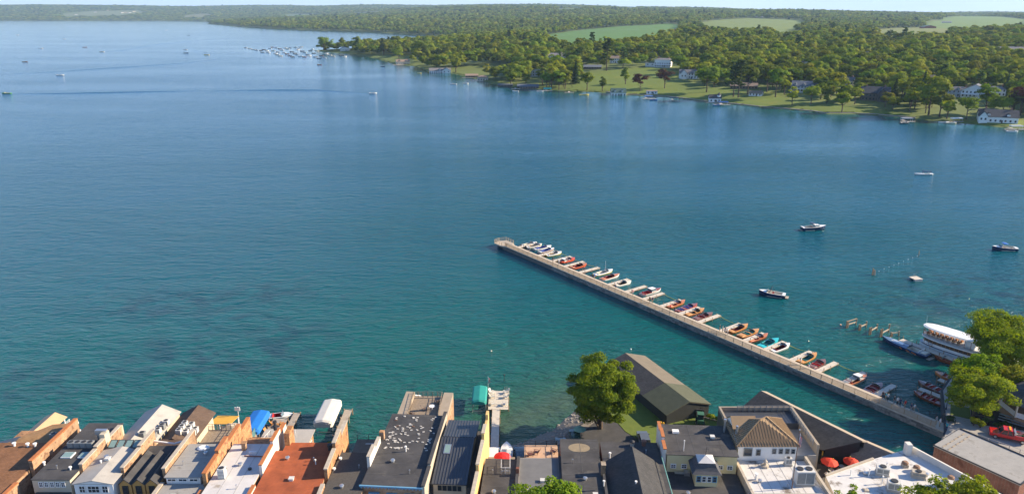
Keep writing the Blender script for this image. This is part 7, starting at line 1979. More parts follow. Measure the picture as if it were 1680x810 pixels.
# red tow truck on the promenade
tr = car('red tow truck parked on the promenade', (85.9,110.7,GZ+.055), math.radians(152), 'red', 5.7, 2.05, 1.95, 'pickup', 'tow_truck', 'truck')
mb = MB(); mb.box(-2.75,-.8,1.06,-.75,.8,1.1); mb.build('truck_bed', M_RUBBER, tr)
mb = MB(); mb.box(-2.84,-1.0,1.05,-.7,-.86,1.3); mb.box(-2.84,.86,1.05,-.7,1.0,1.3); mb.build('bed_side', CARC['red'], tr)
mb = MB(); mb.box(-.95,-.85,1.06,-.68,.85,1.75); mb.bar((-.85,-.6,1.75),(-.85,-.6,2.05),.07); mb.bar((-.85,.6,1.75),(-.85,.6,2.05),.07); mb.bar((-1.0,-.3,1.2),(-2.3,-.1,1.9),.12); mb.bar((-1.0,.3,1.2),(-2.3,.1,1.9),.12); mb.build('tow_boom', M_STEEL, tr)
mb = MB(); mb.box(-.2,-.65,1.955,.1,.65,2.08); mb.build('light_bar', mat('amber_light', (0.75,0.33,0.02), 0.3), tr)
for sg in (-1,1):
    mb = MB(); mb.lathe((0,0,0),[(.2,0),(.2,.012)],14); q_ = mb.build('door_emblem', M_WHITE, tr); q_.location = (.35,sg*1.0,.86); q_.rotation_euler = (-sg*math.pi/2,0,0)
    mb = MB(); mb.bar((-.12,0,.018),(.12,0,.018),.09,.01); q2 = mb.build('emblem_mark', mat('mark_blue', (0.06,0.12,0.45), 0.5), q_)
# green loader machine by the boathouse
p = G(1148, 694, GZ)
e = empty('loader_machine', p, 1.4, 'small green loader parked at the boathouse gable', 'machine')
M_MG = mat('machine_green', (0.05,0.14,0.08), 0.5)
mb = MB(); mb.box(-1.1,-.55,.5,.9,.55,1.15); mb.build('body', M_MG, e)
mb = MB(); mb.box(-.7,-.5,1.152,.3,.5,2.1); mb.build('cab', M_GLASS, e)
mb = MB(); mb.box(-.8,-.58,2.102,.4,.58,2.2); mb.build('cab_roof', M_MG, e)
mb = MB(); mb.bar((.5,-.5,1.0),(1.9,-.5,1.5),.14); mb.bar((.5,.5,1.0),(1.9,.5,1.5),.14); mb.box(1.85,-.8,1.1,2.2,.8,1.7); mb.build('bucket_arm', M_DARK, e)
for sx in (-.7,.55):
    for sg in (-1,1): wheel(e, sx, sg*.6, .42, .3)
for k, (px, py) in enumerate(((1080,699),(1084,697),(1088,698))):
    p = G(px, py, GZ+.06); e = empty('hydrant', p, 0, 'small yellow bollard on the lawn edge, %s of three' % ORD[k], 'bollard')
    mb = MB(); mb.lathe((0,0,0),[(.14,0),(.14,.55),(.18,.56),(.1,.75)],10); mb.build('barrel', mat('hydrant_yellow', (0.65,0.36,0.03), 0.5), e)
    mb = MB(); mb.bar((-.22,0,.42),(.22,0,.42),.12); mb.build('nozzle', mat('hydrant_yellow', (0,0,0)), e)

# ================================================================== patio umbrellas
M_UR, M_UO, M_UB, M_UG = mat('umbrella_red', (0.60,0.012,0.012), 0.75), mat('umbrella_orange', (0.62,0.045,0.016), 0.75), mat('umbrella_blue', (0.12,0.16,0.48), 0.75), mat('umbrella_green', (0.16,0.30,0.22), 0.75)
mb = MB(); mb.box(-4.2,96.6,0,0.5,100.8,4.8); tag(mb.build('terrace', DECKW), 'small terrace under the red umbrella', 'terrace')
umbrella('bright red umbrella beside the yellow wall', -1.5, 98.4, 4.8, 1.35, 2.2, [M_UR])
p = G(951, 722, GZ); umbrella('pale green umbrella in the parking lot', p.x, p.y+.6, GZ, 1.1, 2.3, [M_UG])
mb = MB(); mb.prism([(46.8,94.0),(55.6,98.2),(56.4,100.2),(53.5,100.4),(48.6,103.4),(46.9,103.0)], 0, 2.9); tag(mb.build('patio', mat('patio_floor', (0.10,0.095,0.09), 0.9)), 'dark restaurant patio between the roofs', 'patio')
for lab, px, py, m, tl in (('orange red patio umbrella, left one', 1360, 764, M_UO, 0.05), ('orange red patio umbrella, right one', 1397, 764, M_UO, 0.05), ('blue tilted patio umbrella', 1401, 745, M_UB, 0.35)):
    p = G(px, py-6, 4.6); umbrella(lab, p.x, p.y, 2.9, 1.35, 2.4, [m], tl)
for k, (px, py) in enumerate(((1347,760),(1373,750),(1364,772),(1392,769),(1404,741),(1421,752))):
    p = G(px, py, 3.0); mb = MB(); mb.bar((p.x,p.y,2.9),(p.x,p.y,5.3),.16); tag(mb.build('yellow_post', mat('post_yellow', (0.62,0.40,0.07), 0.7)), 'yellow wooden post on the patio, %s from the left' % ['first','third','second','fourth','fifth','last'][k], 'post', 'patio posts')
for k in range(6):
    x, y = 49.2+k*1.05, 97.0+k*0.55+(k % 2)*1.4
    te = empty('bistro_table', (x, y, 2.9), 0, 'small table set on the dark patio under the umbrellas', 'table', 'patio tables')
    mb = MB(); mb.lathe((0,0,.7),[(.45,0),(.45,.05)],12); mb.build('table_top', M_WHITE if k % 2 else M_DARK, te)
    mb = MB(); mb.tube([(0,0,0),(0,0,.7)],.04,6); mb.lathe((0,0,0),[(.25,0),(.2,.05)],8); mb.build('leg', M_DARK, te)
for k, (tp, lg) in enumerate((('white','navy'),('blue','grey'),('pink','navy'),('white','black'),('grey','navy'))):
    person('seated guest in %s top on the dark patio' % tp, (49.0+k*1.15, 97.9+k*0.5, 2.88), k*1.3, tp, lg, 'sit', k % 3, 1, 'patio guests')

# ================================================================== boat lifts and small docks along the village front
def plank_dock(label, x0, x1, y0, y1, z, m=M_WOOD, pl=0.5, name='wooden_dock', group=None):
    e = empty(name, ((x0+x1)/2, y0, 0), 0, label, 'dock', group)
    n = max(1, int((y1-y0)/pl)); me = MB().box(x0-e.location.x, 0.01, 0, x1-e.location.x, (y1-y0)/n-0.012, .07).mesh('plank', m)
    for k in range(n): inst('plank', me, e, (0, k*(y1-y0)/n, z))
    mb = MB()
    for x in (x0+.08-e.location.x, x1-.18-e.location.x): mb.box(x,0.02,z-.2,x+.1,y1-y0-.02,z-.003)
    mb.build('beam', M_PILE, e)
    k = 0
    y = y1-y0-.2
    while y > 0.5:
        for x in (x0-.07-e.location.x, x1+.07-e.location.x):
            mb = MB(); mb.tube([(x,y,-1.5),(x,y,z+.35)],.09,6); mb.build('pile', M_PILE, e)
        y -= 3.0
    return e
def lift(label, x0, x1, y0, y1, z, m, skirt=0.9, scallop=True):
    e = empty('boat_lift', ((x0+x1)/2, (y0+y1)/2, 0), 0, label, 'boat lift')
    ox, oy = e.location.x, e.location.y; w = (x1-x0)/2; l = (y1-y0)/2
    prof = [(-w,-skirt),(-w*.98,-.12),(-w*.82,.10),(-w*.05,.32),(w*.05,.32),(w*.82,.10),(w*.98,-.12),(w,-skirt)]
    S = [(-l,.82,-.25),(-l+.35,1.0,0),(l-.35,1.0,0),(l,.82,-.25)]
    mb = MB(); vs = []; n = len(prof)
    for y, k, dz in S: vs += [(p[0]*(k if abs(p[0]) > .2*w else 1), y, z+(p[1]+dz if p[1] > -.5 else p[1])) for p in prof]
    fs = []
    for i in range(3):
        for k in range(n-1): fs.append((i*n+k, i*n+k+1, (i+1)*n+k+1, (i+1)*n+k))
    fs.append(tuple(range(n-1,-1,-1))); fs.append(tuple(range(3*n,4*n)))
    mb.add(vs, fs); c = mb.build('canopy', m, e)
    if scallop:
        for k in range(8):
            x = -w*.86+k*w*.245; mb = MB(); mb.lathe((x,-l-.03,z-.62),[(.02,0),(.14,.12),(.1,.34)],8,sy=.4); mb.build('scallop', m, c)
    for sx in (-w*.9,w*.9):
        for sy in (-l*.8,0,l*.8):
            mb = MB(); mb.tube([(sx,sy,-1.5),(sx,sy,z-.1)],.08,6); mb.build('post', M_STEEL, e)
    mb = MB(); mb.box(-w*.9,-l*.8,.25,w*.9,-l*.8+.12,.4); mb.box(-w*.9,l*.8-.12,.25,w*.9,l*.8,.4); mb.build('cradle', M_STEEL, e)
    return e
TARP_B, TARP_W, TARP_G = mat('tarp_blue', (0.015,0.16,0.52), 0.6, 0.08, 1.5, bump=0.3, bscale=2), mat('tarp_white', (0.62,0.585,0.52), 0.65, 0.08, 1.5, bump=0.3, bscale=2), mat('tarp_teal', (0.02,0.26,0.22), 0.6, 0.1, 1.5, bump=0.3, bscale=2)
lift('boat lift with bright blue tarpaulin canopy', -47.4, -44.2, 111.6, 118.4, 2.9, TARP_B)
lift('boat lift with cream white canopy over the water', -35.4, -32.0, 114.3, 122.4, 2.9, TARP_W, 1.1)
lift('boat lift with teal green canopy beside the chair dock', -7.6, -4.8, 121.8, 128.0, 2.7, TARP_G, .6, False)
plank_dock('broad wooden deck with orange chairs beside the blue canopy', -43.9, -41.3, 108.2, 118.8, .9)
plank_dock('narrow plank dock right of the orange chairs', -40.8, -39.6, 108.2, 121.0, .8)
plank_dock('long narrow dock beside the cream white canopy', -31.5, -30.1, 108.4, 122.0, .9)
plank_dock('pale walkway leading from the beach to the chair dock', -3.7, -2.3, 107.6, 121.9, .9, M_DOCK)
e = plank_dock('pale dock platform with white lounge chairs', -4.5, -0.7, 122.0, 129.2, .9, M_DOCK)
mb = MB(); mb.tube([(1.2,7.25,-.6),(1.2,7.25,1.9)],.04,6); mb.tube([(1.6,7.25,-.6),(1.6,7.25,1.9)],.04,6); mb.build('ladder', M_STEEL, e)
def adir(label, x, y, z, rz, m, group):
    ce = empty('lounge_chair', (x, y, z), rz, label, 'chair', group)
    mb = MB(); mb.slab([(-.35,-.3,.28),(.4,-.3,.42),(.4,.3,.42),(-.35,.3,.28)],.06); mb.build('seat', m, ce)
    for k in range(4):
        mb = MB(); y_ = -.3+k*.155; mb.slab([(-.3,y_,.3),(-.3,y_+.13,.3),(-.75,y_+.13,1.05),(-.75,y_,1.05)],.03); mb.build('back_slat', m, ce)
    for sy in (-.36,.36):
        mb = MB(); mb.bar((-.4,sy,.6),(.45,sy,.62),.14,.04); mb.build('arm', m, ce); mb = MB(); mb.bar((.38,sy,0),(.38,sy,.6),.08); mb.build('leg', m, ce); mb = MB(); mb.bar((-.5,sy,0),(-.3,sy,.58),.08); mb.build('leg', m, ce)
M_CW, M_CO = mat('chair_white', (0.66,0.62,0.54), 0.6), mat('chair_orange', (0.50,0.22,0.05), 0.7)
for k, (x, y, rz) in enumerate(((-3.9,127.9,-.6),(-3.8,126.4,.1),(-1.2,128.0,3.6),(-1.3,126.3,3.1),(-3.7,123.6,.4),(-1.5,123.5,2.8))):
    adir('pale slatted lounge chair on the dock, %s' % ['far left','middle left','far right','middle right','near left','near right'][k], x, y, .97, rz, M_CW, 'dock lounge chairs')
for k, (x, y, rz) in enumerate(((-43.2,116.6,.4),(-41.9,116.2,2.6),(-43.3,113.6,-.4),(-42.0,112.8,2.2))):
    adir('orange brown slatted chair on the deck by the blue canopy, %s' % ['far left','far right','near left','near right'][k], x, y, .97, rz, M_CO, 'orange deck chairs')
mb = MB(); mb.lathe((-42.6,114.8,.97),[(.05,0),(.05,.62),(.5,.64),(.5,.7)],12); tag(mb.build('round_table', M_DARK), 'small dark round table among the orange chairs', 'table')
boat('small white and red motorboat behind the orange chairs', (-43.4,120.6,0), .15, 4.6, 1.9, 'white','white','red', ((0.2,0.62),), hatch=False)
e = empty('flagpole', (-4.7,128.6,.97), 0, 'short flagpole with flag at the corner of the chair dock', 'flagpole')
mb = MB(); mb.tube([(0,0,0),(0,0,3.4)],.035,6); mb.build('pole', M_WHITE, e); flag(e, .04, 0, 3.3, .8, .9, .6)
mb = MB(); mb.tube([(-1.6,135,-1),(-1.6,135,1.2)],.07,6); mb.lathe((-1.6,135,1.2),[(.12,0),(.16,.2),(.04,.4)],8); tag(mb.build('marker_post', M_DARK), 'dark marker post in the water beyond the chair dock', 'post')
for k, (px, py, c, lab) in enumerate(((806,576,'cream','small pale buoy in the green shallows'),(1035,573,'white','small white marker buoy beyond the boathouse roof'),(1379,533,'red','round red buoy left of the old piles'),(1326,560,'navy','small dark buoy off the lower docks'))):
    p = G(px, py); mb = MB(); mb.lathe((p.x,p.y,-.2),[(.05,0),(.18,.2),(.18,.34),(.05,.48)],10); tag(mb.build('buoy', M_COL[c]), lab, 'buoy')

# ================================================================== old piles, tour boat, speedboat and park docks
PILES = [((1388,538),(1404,533),1.9,2),((1408.5,542),(1420.5,536.5),1.6,1),((1425.5,549),(1438,541.5),1.8,1),((1443.5,553),(1457.5,545),2.0,1),((1461,552),(1474,550.5),1.2,1)]
for k, (a_, b_, h, nb) in enumerate(PILES):
    pa, pb = G(*a_), G(*b_)
    e = empty('mooring_piles', pa, 0, 'pair of old mooring piles with a crossbeam, %s from the left' % ORD[k], 'piles', 'old mooring piles')
    d = pb-pa
    for q in (Vector((0,0,0)), d, Vector((.45,.2,0))):
        mb = MB(); mb.tube([(q.x,q.y,-2),(q.x,q.y,h*(1 if q.length < .1 else .8+.3*rnd.random()))],.17,8); mb.build('pile', M_PILE, e)
    mb = MB(); mb.bar((0,0,.85),(d.x,d.y,.85),.22); mb.build('crossbeam', mat('beam_pale', (0.38,0.30,0.21), 0.85), e)
    if nb == 2:
        mb = MB(); mb.bar((0,0,h-.2),(d.x,d.y,h-.2),.18); mb.build('crossbeam', M_PILE, e)
# tour boat
ts = G(1509, 563); td = Vector((.6,-.8,0)).normalized()
e = empty('tour_boat', ts + td*7.0, math.atan2(td.y, td.x), 'white double deck tour boat with rounded roof at the park dock', 'tour boat')
L_, W_ = 17.0, 4.6
def oval(z0, z1, L, W, n=28, pw=2.6, x0=0):
    return [(x0+L/2*math.copysign(abs(math.cos(a))**(2/pw), math.cos(a)), W/2*math.copysign(abs(math.sin(a))**(2/pw), math.sin(a))) for a in [2*math.pi*k/n for k in range(n)]]
def ovb(name, m, z0, z1, L, W, x0=0, parent=None): 
    mb = MB(); mb.prism(oval(0,0,L,W,x0=x0), z0, z1, bottom=True); return mb.build(name, m, parent or e)
e.scale = (.82, .95, .95)
ovb('hull', M_COL['white'], -.6, 1.0, L_, W_)
ovb('rub_rail', M_COL['navy'], .99, 1.1, L_+.1, W_+.1)
ovb('lower_cabin', M_COL['white'], 1.1, 1.75, L_-1.4, W_-.5)
cw = ovb('cabin_windows', mat('warm_glass', (0.10,0.055,0.03), 0.1, 0.3, 2.0, spec=.8), 1.752, 2.6, L_-1.5, W_-.6)
for k in range(13):
    x = -6.6+k*1.1
    for sg in (-1,1):
        mb = MB(); mb.box(x-.07,sg*(W_/2-.28)-.04,1.76,x+.07,sg*(W_/2-.28)+.04,2.6); mb.build('mullion', mat('teak', (0.30,0.13,0.05), 0.5), cw)
ovb('upper_deck', M_COL['white'], 2.62, 2.82, L_-.6, W_)
ud = ovb('upper_bulwark', M_COL['grey'], 2.822, 3.3, L_-1.0, W_-.2)
mb = MB(); mb.box(3.0,-1.4,3.31,5.6,1.4,4.9); mb.build('wheelhouse', M_COL['white'], e)
mb = MB(); mb.box(2.98,-1.2,3.9,5.62,1.2,4.6); mb.build('wheelhouse_glass', M_GLASS, e)
for k in range(9):
    x = -7.2+k*1.5
    for sg in (-1,1):
        mb = MB(); mb.bar((x,sg*(W_/2-.35),3.2),(x,sg*(W_/2-.35),5.1),.09); mb.build('roof_post', mat('teak', (0,0,0)), e)
mb = MB()
for sg in (-1,1): mb.bar((-7.4,sg*(W_/2-.32),3.75),(5,sg*(W_/2-.32),3.75),.06); mb.bar((-7.4,sg*(W_/2-.32),3.55),(5,sg*(W_/2-.32),3.55),.04)
mb.build('upper_rail', M_STEEL, e)
for k in range(7):
    mb = MB(); x = -6.6+k*1.3; mb.box(x,-1.5,3.31,x+.45,-.4,3.75); mb.box(x,.4,3.31,x+.45,1.5,3.75); mb.box(x,-1.5,3.75,x+.08,-.4,4.1); mb.box(x,.4,3.75,x+.08,1.5,4.1); mb.build('bench', mat('teak', (0,0,0)), e)
mb = MB(); mb.prism(oval(0,0,L_-1.6,W_+.1,x0=-.6), 5.1, 5.22, bottom=True); mb.prism(oval(0,0,L_-2.4,W_-.7,x0=-.6), 5.222, 5.34); mb.build('canopy_roof', M_COL['white'], e)
mb = MB(); mb.lathe((5.4,0,5.2),[(.45,0),(.45,.9),(.5,.92),(.5,1.1)],14); mb.build('funnel', M_COL['white'], e)
mb = MB(); mb.tube([(-7.6,0,3.3),(-7.9,0,7.4)],[.05,.03],6); mb.build('flag_mast', M_STEEL, e)
for sg in (-1, 1):
    mb = MB(); vs = []; n = 14
    mb.tube([(-7.2+.32*math.cos(2*math.pi*k/n), sg*1.3, 3.9+.32*math.sin(2*math.pi*k/n)) for k in range(n+1)], .08, 6, cap=False); mb.build('life_ring', mat('ring_orange', (0.62,0.14,0.03), 0.6), e)
for k in range(2):
    mb = MB(); x = -5.6+k*.9; mb.box(x-.28,-W_/2+.22,1.2,x+.28,-W_/2+.235,1.7); mb.build('sign_panel', M_COL['navy'], e); mb = MB(); mb.box(x-.2,-W_/2+.205,1.28,x+.2,-W_/2+.218,1.62); mb.build('sign_face', M_WHITE, e)
# long blue speedboat
p0, p1 = G(1449, 558), G(1523, 588); hd = math.atan2(p0.y-p1.y, p0.x-p1.x)
sp = boat('long dark blue speedboat with open cockpit moored by the piles', (p0+p1)/2, hd, (p0-p1).length, 2.5, 'navy','slate','cream', ((0.18,0.42),), two='navy', fb=.85, platform=True)
mb = MB(); l_ = (p0-p1).length
for k, (a_, b_, c_) in enumerate(((-.30,-.20,.5),(-.16,-.08,.6),(.0,.06,.6))):
    for sg in (-1,1): mb.bar((a_*l_,sg*1.22,.32),(b_*l_,sg*1.24,.55),.03,.16)
mb.build('hull_stripe', M_COL['orange'], sp)
mb = MB(); mb.box(.05*l_,-.5,.98,.30*l_,.5,1.04); mb.build('foredeck_panel', M_COL['white'], sp)
mb = MB(); mb.tube([(-.32*l_,-.95,.9),(-.36*l_,-.9,1.6),(-.36*l_,.9,1.6),(-.32*l_,.95,.9)],.07,6); mb.build('radar_arch', M_WHITE, sp)
mb = MB(); mb.box(-.47*l_,-.8,.93,-.36*l_,.8,1.1); mb.build('sun_pad', M_SEAT['cream'], sp)
# docks by the park
def dir_dock(label, a_, b_, w, z=.9):
    a_, b_ = Vector(a_), Vector(b_); d = b_-a_; n = max(1, int(d.length/.55)); L1 = d.length/n
    e = empty('wooden_dock', (a_.x,a_.y,0), math.atan2(d.y,d.x), label, 'dock')
    me = MB().box(.012,-w/2,0,L1-.012,w/2,.07).mesh('plank', M_DOCK)
    for k in range(n): inst('plank', me, e, (k*L1,0,z))
    mb = MB(); mb.box(0,-w/2+.05,z-.2,d.length,-w/2+.15,z-.003); mb.box(0,w/2-.15,z-.2,d.length,w/2-.05,z-.003); mb.build('beam', M_PILE, e)
    for k in range(max(2, int(d.length/2.6))+1):
        for sg in (-1,1):
            mb = MB(); x = k*d.length/max(2, int(d.length/2.6)); mb.tube([(x,sg*(w/2+.08),-1.5),(x,sg*(w/2+.08),z+.75)],.09,6); mb.build('pile', M_PILE, e)
    return e
dir_dock('plank dock between the blue speedboat and the tour boat', G(1478,557,.9), G(1592,600,.9), 1.6)
dir_dock('short dock between two mahogany runabouts by the park', G(1508,637,.9), G(1553,654,.9), 1.4)
dir_dock('short pale dock half hidden by the park trees', G(1540,622,.9), G(1566,632,.9), 1.4)
for lab, a_, b_, hu in (('dark mahogany runabout left of the park dock', (1504,648),(1541,664),'mahogany'),('dark mahogany triple cockpit runabout right of the park dock', (1507,629),(1550,648),'brown'),('small mahogany boat at the end of the tour boat dock', (1541,590),(1572,600),'mahogany'),('runabout with white top behind the park tree', (1545,618),(1570,627),'orange')):
    a2, b2 = G(*a_), G(*b_); boat(lab, (a2+b2)/2, math.atan2(a2.y-b2.y, a2.x-b2.x), max(5.5,(a2-b2).length), 2.0, hu, hu, 'red', ((.2,.34),(.42,.54),(.6,.7)))
# swim raft, buoy line and pile cluster
p = G(1502, 459); e = empty('swim_raft', p, .2, 'square pale swim raft with ladder in open water', 'raft')
n = 8
me = MB().box(-1.3,.01,0,1.3,2.6/n-.01,.08).mesh('plank', M_DOCK)
for k in range(n): inst('plank', me, e, (0,-1.3+k*2.6/n,.55))
mb = MB(); mb.box(-1.2,-1.25,-.2,1.2,-.7,.545); mb.box(-1.2,.7,-.2,1.2,1.25,.545); mb.build('float', M_COL['grey'], e)
mb = MB()
for x in (.3,.8): mb.tube([(x,1.32,-.3),(x,1.32,1.3),(x,1.0,1.4),(x,.9,.6)],.03,6)
mb.build('ladder', M_STEEL, e)
pa, pb = G(1436,447), G(1507,419)
e = empty('buoy_line', pa, 0, 'line of small white swim buoys leading to a marker post', 'buoy line')
for k in range(9):
    q = (pb-pa)*(k/9.0+.08); mb = MB(); mb.lathe((q.x,q.y,-.08),[(.03,0),(.1,.08),(.1,.15),(.03,.22)],8); mb.build('float', M_WHITE, e)
mb = MB(); q = pb-pa; mb.tube([(q.x,q.y,-1),(q.x,q.y,1.6)],.12,6); mb.build('marker_post', M_PILE, e)
p = G(1433,451); e = empty('pile_cluster', p, 0, 'small cluster of old piles at the near end of the buoy line', 'piles')
for k in range(5):
    a = k*1.3; mb = MB(); mb.tube([(math.cos(a)*.4,math.sin(a)*.4,-1),(math.cos(a)*.3,math.sin(a)*.3,1.2+.4*(k % 3))],.12,6); mb.build('pile', M_PILE, e)

# ================================================================== gazebo and park furniture
gc = G(1698, 683, GZ)
e = empty('gazebo', (gc.x, gc.y, GZ), 0, 'octagonal gazebo with grey shingled roof at the right edge', 'gazebo')
R_ = 6.2; n = 8
mb = MB(); mb.lathe((0,0,0),[(R_-.2,0),(R_-.2,1.2)],n,a0=math.pi/8); mb.build('floor', mat('gazebo_base', (0.34,0.20,0.11), 0.85), e)
for k in range(n):
    a0, a1 = math.pi/8+2*math.pi*k/n, math.pi/8+2*math.pi*(k+1)/n
    A_ = Vector((math.cos(a0)*(R_-.4),math.sin(a0)*(R_-.4),0)); B_ = Vector((math.cos(a1)*(R_-.4),math.sin(a1)*(R_-.4),0))
    mb = MB(); mb.bar(A_+Vector((0,0,1.2)),A_+Vector((0,0,4.0)),.24); mb.build('post', M_CREAM, e)
    mb = MB()
    for j in range(5): mb.bar(A_+Vector((0,0,1.35+j*.2)),B_+Vector((0,0,1.35+j*.2)),.05,.15)
    mb.build('balustrade', M_WHITE, e)
    mb = MB(); mb.bar(A_+Vector((0,0,3.95)),B_+Vector((0,0,3.95)),.2,.3); mb.build('beam', M_CREAM, e)
    o0, o1 = Vector((math.cos(a0)*(R_+.5),math.sin(a0)*(R_+.5),3.9)), Vector((math.cos(a1)*(R_+.5),math.sin(a1)*(R_+.5),3.9))
    m0, m1 = o0*.55, o1*.55; m0.z = m1.z = 5.7; tp = Vector((0,0,7.6))
    mb = MB(); mb.slab([o0,o1,m1,m0],.1); mb.build('roof_panel', R_SLATE, e)
    mb = MB(); mb.slab([m0,m1,tp],.1); mb.build('roof_panel', R_SLATE, e)
    mb = MB(); mb.bar(o0+Vector((0,0,.04)),m0+Vector((0,0,.04)),.14,.08); mb.build('hip_cap', R_SHING, e)
mb = MB(); mb.lathe((0,0,7.5),[(.3,0),(.2,.5),(.05,1.2)],8); mb.build('finial', M_WHITE, e)
p = G(1636, 690, GZ); q = G(1676, 702, GZ)
e = empty('stage_steps', p, math.atan2(q.y-p.y,q.x-p.x), 'grey bleacher like ramp in front of the gazebo', 'ramp')
for k in range(3):
    mb = MB(); mb.box(0,k*.5,.35+k*.3,5.2,k*.5+.45,.42+k*.3); mb.build('tread', M_ACG, e)
for k in range(4):
    mb = MB(); mb.bar((.3+k*1.5,0,0),(.3+k*1.5,1.4,1.0),.08); mb.bar((.3+k*1.5,1.3,0),(.3+k*1.5,1.3,1.0),.08); mb.build('support', M_DARK, e)
def lamp(label, px, py):
    p = G(px, py, GZ+.06); e = empty('lamp_post', p, 0, label, 'lamp')
    mb = MB(); mb.lathe((0,0,0),[(.16,0),(.12,.3),(.06,.5),(.05,3.6)],8); mb.build('post', M_DARK, e)
    mb = MB(); mb.lathe((0,0,3.6),[(.1,0),(.22,.15),(.2,.45),(.05,.6)],10); mb.build('lantern', M_DARK, e)
lamp('dark lamp post at the waterside by the mahogany runabouts', 1552, 671)
# fence of the pier gate and promenade
railing('white picket rail along the promenade above the brick building', [(73.4,109.0),(78.2,112.4),(90,100.2)], GZ+.06, 1.1, M_RAILM, 1.5, 'promenade_railing', (0.3,0.6))
railing('dark metal railing at the waterside by the lamp post', [tuple(G(1524,682,GZ)[:2]), tuple(G(1566,697,GZ)[:2])], GZ+.06, 1.1, M_DARK, 1.2, 'waterside_railing', (0.25,0.5,0.75))
p = G(1504,676,PZ); s_, n_ = pier_s(1504,676,PZ); p = pier_w(s_, 2.2, PZ)
mb = MB(); mb.tube([(p.x+.55*math.cos(a)*PD.x, p.y+.55*math.cos(a)*PD.y, PZ+.6+.6*math.sin(a)) for a in [math.pi*k/10 for k in range(11)]],.06,6); tag(mb.build('bike_rack', mat('rack_brown', (0.20,0.10,0.05), 0.6)), 'round brown hoop rack near the foot of the pier', 'rack')
# fences and hedges on the lawn edge
mb = MB()
# seawall along the far lawns
sw = [G(x, y) for x, y in PX_MAIN[5:18]]
e = empty('seawall', sw[0], 0, 'low dark stone seawall along the far lawn', 'seawall')
for a_, b_ in zip(sw, sw[1:]):
    d = (b_-a_); nn = max(1, int(d.length/7))
    for k in range(nn):
        p, q = a_+d*(k/nn)-e.location, a_+d*((k+1)/nn)-e.location
        mb = MB(); mb.bar(p+Vector((0,1.2,.35)), q+Vector((0,1.2,.35)), 1.2, 1.1+rnd.uniform(-.15,.15)); mb.build('stone_section', M_ROCK, e)
# small docks and lifts on the far shore
for lab, px, py, L1, cv in (('far shore dock with white canopied lift, right of the willow',1571,201,14,'white'),('far shore dock with grey boat lift',1489,201,10,'grey'),('far shore dock at the right edge with two white lifts',1668,214,16,'white'),('far shore dock by the turret boathouse with blue cover',1186,173,12,'blue'),('far shore dock with teal canopy by the brown boathouse',898,150,10,'turq'),('far shore dock left of the dormered boathouse',934,153,9,None),('far shore dock below the cabana with blue cover',1064,163,12,'blue'),('far shore dock by the low brown boathouse',846,147,9,None),('far shore dock right of the cabana',1106,166,10,'navy')):
    p = G(px, py); e = empty('shore_dock', p, rnd.uniform(-.2,.2), lab, 'dock')
    mb = MB(); mb.box(-L1/2,-.8,.5,L1/2,.8,.75); mb.box(-.8,.8,.5,.8,9,.75); mb.build('deck', M_DOCK, e)
    for sx in (-.45,0,.45):
        mb = MB(); mb.tube([(sx*L1,-.9,-1),(sx*L1,-.9,1.5)],.14,6); mb.build('pile', M_PILE, e)
    if cv:
        mb = MB(); mb.prism([(-4.2+.1*L1,1.4),(3.4+.1*L1,1.4),(3.4+.1*L1,4.4),(-4.2+.1*L1,4.4)],2.2,2.9,bottom=True); mb.build('canopy', M_COL[cv], e)
        for sx in (-3.8,3):
            for sy in (1.6,4.2): 
                mb = MB(); mb.bar((sx+.1*L1,sy,-1),(sx+.1*L1,sy,2.2),.12); mb.build('canopy_post', M_STEEL, e)
for lab, px, py, hu in (('white boat tied at the far right shore, left one',1548,202,'white'),('white boat tied at the far right shore, right one',1560,203,'cream'),('dark hulled boat at the grey far shore lift',1484,203,'black'),('white pontoon boat at the right edge',1660,217,'white'),('blue boat below the turret boathouse',1176,173,'blue'),('blue boat at the cabana dock',1072,164.5,'blue'),('white boat by the teal canopied dock',886,151,'white')):
    boat(lab, G(px, py), rnd.uniform(-.3,.3), 6.5, 2.4, hu, 'white', 'cream', OPEN, hatch=False, fb=.9)
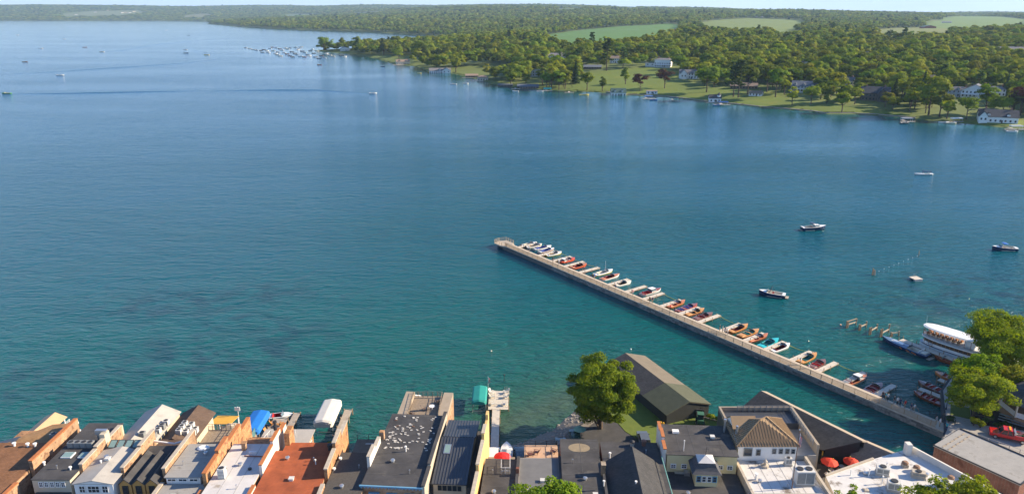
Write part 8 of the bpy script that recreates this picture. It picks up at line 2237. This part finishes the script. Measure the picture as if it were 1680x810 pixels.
# wakes of the boats under way
def wake(label, pts, wd, amp):
    P3 = [G(*p) for p in pts]
    # smooth the path
    Q = []
    for i in range(len(P3)-1):
        for k in range(12): Q.append(P3[i].lerp(P3[i+1], k/12))
    Q.append(P3[-1])
    prof = [(-1,0),(-.7,.35),(-.4,1),(-.1,.2),(.1,.1),(.4,.8),(.7,.3),(1,0)]
    vs, fs = [], []
    for i, q in enumerate(Q):
        d = (Q[min(i+1,len(Q)-1)]-Q[max(i-1,0)]).normalized(); nrm = Vector((-d.y,d.x,0)); f = math.sin(math.pi*min(1,(i+1)/(len(Q)))*.92+.08)
        for x, z in prof: vs.append(q+nrm*x*wd*(.4+.6*i/len(Q))+Vector((0,0,.012+z*amp*f)))
    n = len(prof)
    for i in range(len(Q)-1):
        for k in range(n-1): fs.append((i*n+k,i*n+k+1,(i+1)*n+k+1,(i+1)*n+k))
    me = bpy.data.meshes.new('wake'); me.from_pydata([tuple(v) for v in vs], [], fs); me.materials.append(M_WATER); me.polygons.foreach_set('use_smooth', [True]*len(fs))
    for nm, v in (('depth', .98), ('weed', 0.0), ('calm', .55)):
        at = me.attributes.new(nm, 'FLOAT', 'POINT'); at.data.foreach_set('value', [v]*len(vs))
    o = bpy.data.objects.new('wake', me); COL.objects.link(o); tag(o, label, 'wake', kind='stuff')
wake('long straight wake behind the white runabout', [(610,154.5),(520,148),(440,148),(330,149.5)], 3.2, .3)
wake('long straight wake behind the green boat', [(16,154.5),(120,153),(220,151),(330,149)], 3.0, .3)
wake('fading wake across the left of the lake', [(0,123),(90,118),(180,112),(300,104),(370,96)], 3.5, .2)
wake('curled wake of the upper turning boat', [(139,78),(130,75),(126,72),(135,69)], 4, .35)
wake('curled wake of the lower turning boat', [(167,85.5),(210,82),(250,74),(330,66),(400,62)], 3.5, .3)
wake('loop wake behind the yellowish boat', [(339,90),(336,86),(322,83.5),(310,83)], 4, .35)

for px, py, lab, tp in ((1264,484,'seated rider in white top in the navy bowrider near the pier','white'),(1268,485.5,'seated rider in red top in the navy bowrider near the pier','red'),(1331,376.5,'seated rider in pink top in the white cruiser','pink'),(1646,410,'seated rider in grey top in the navy speedboat','grey')):
    p = G(px, py); person(lab, (p.x, p.y, .12), rnd.uniform(0,6), tp, 'navy', 'sit', 1)
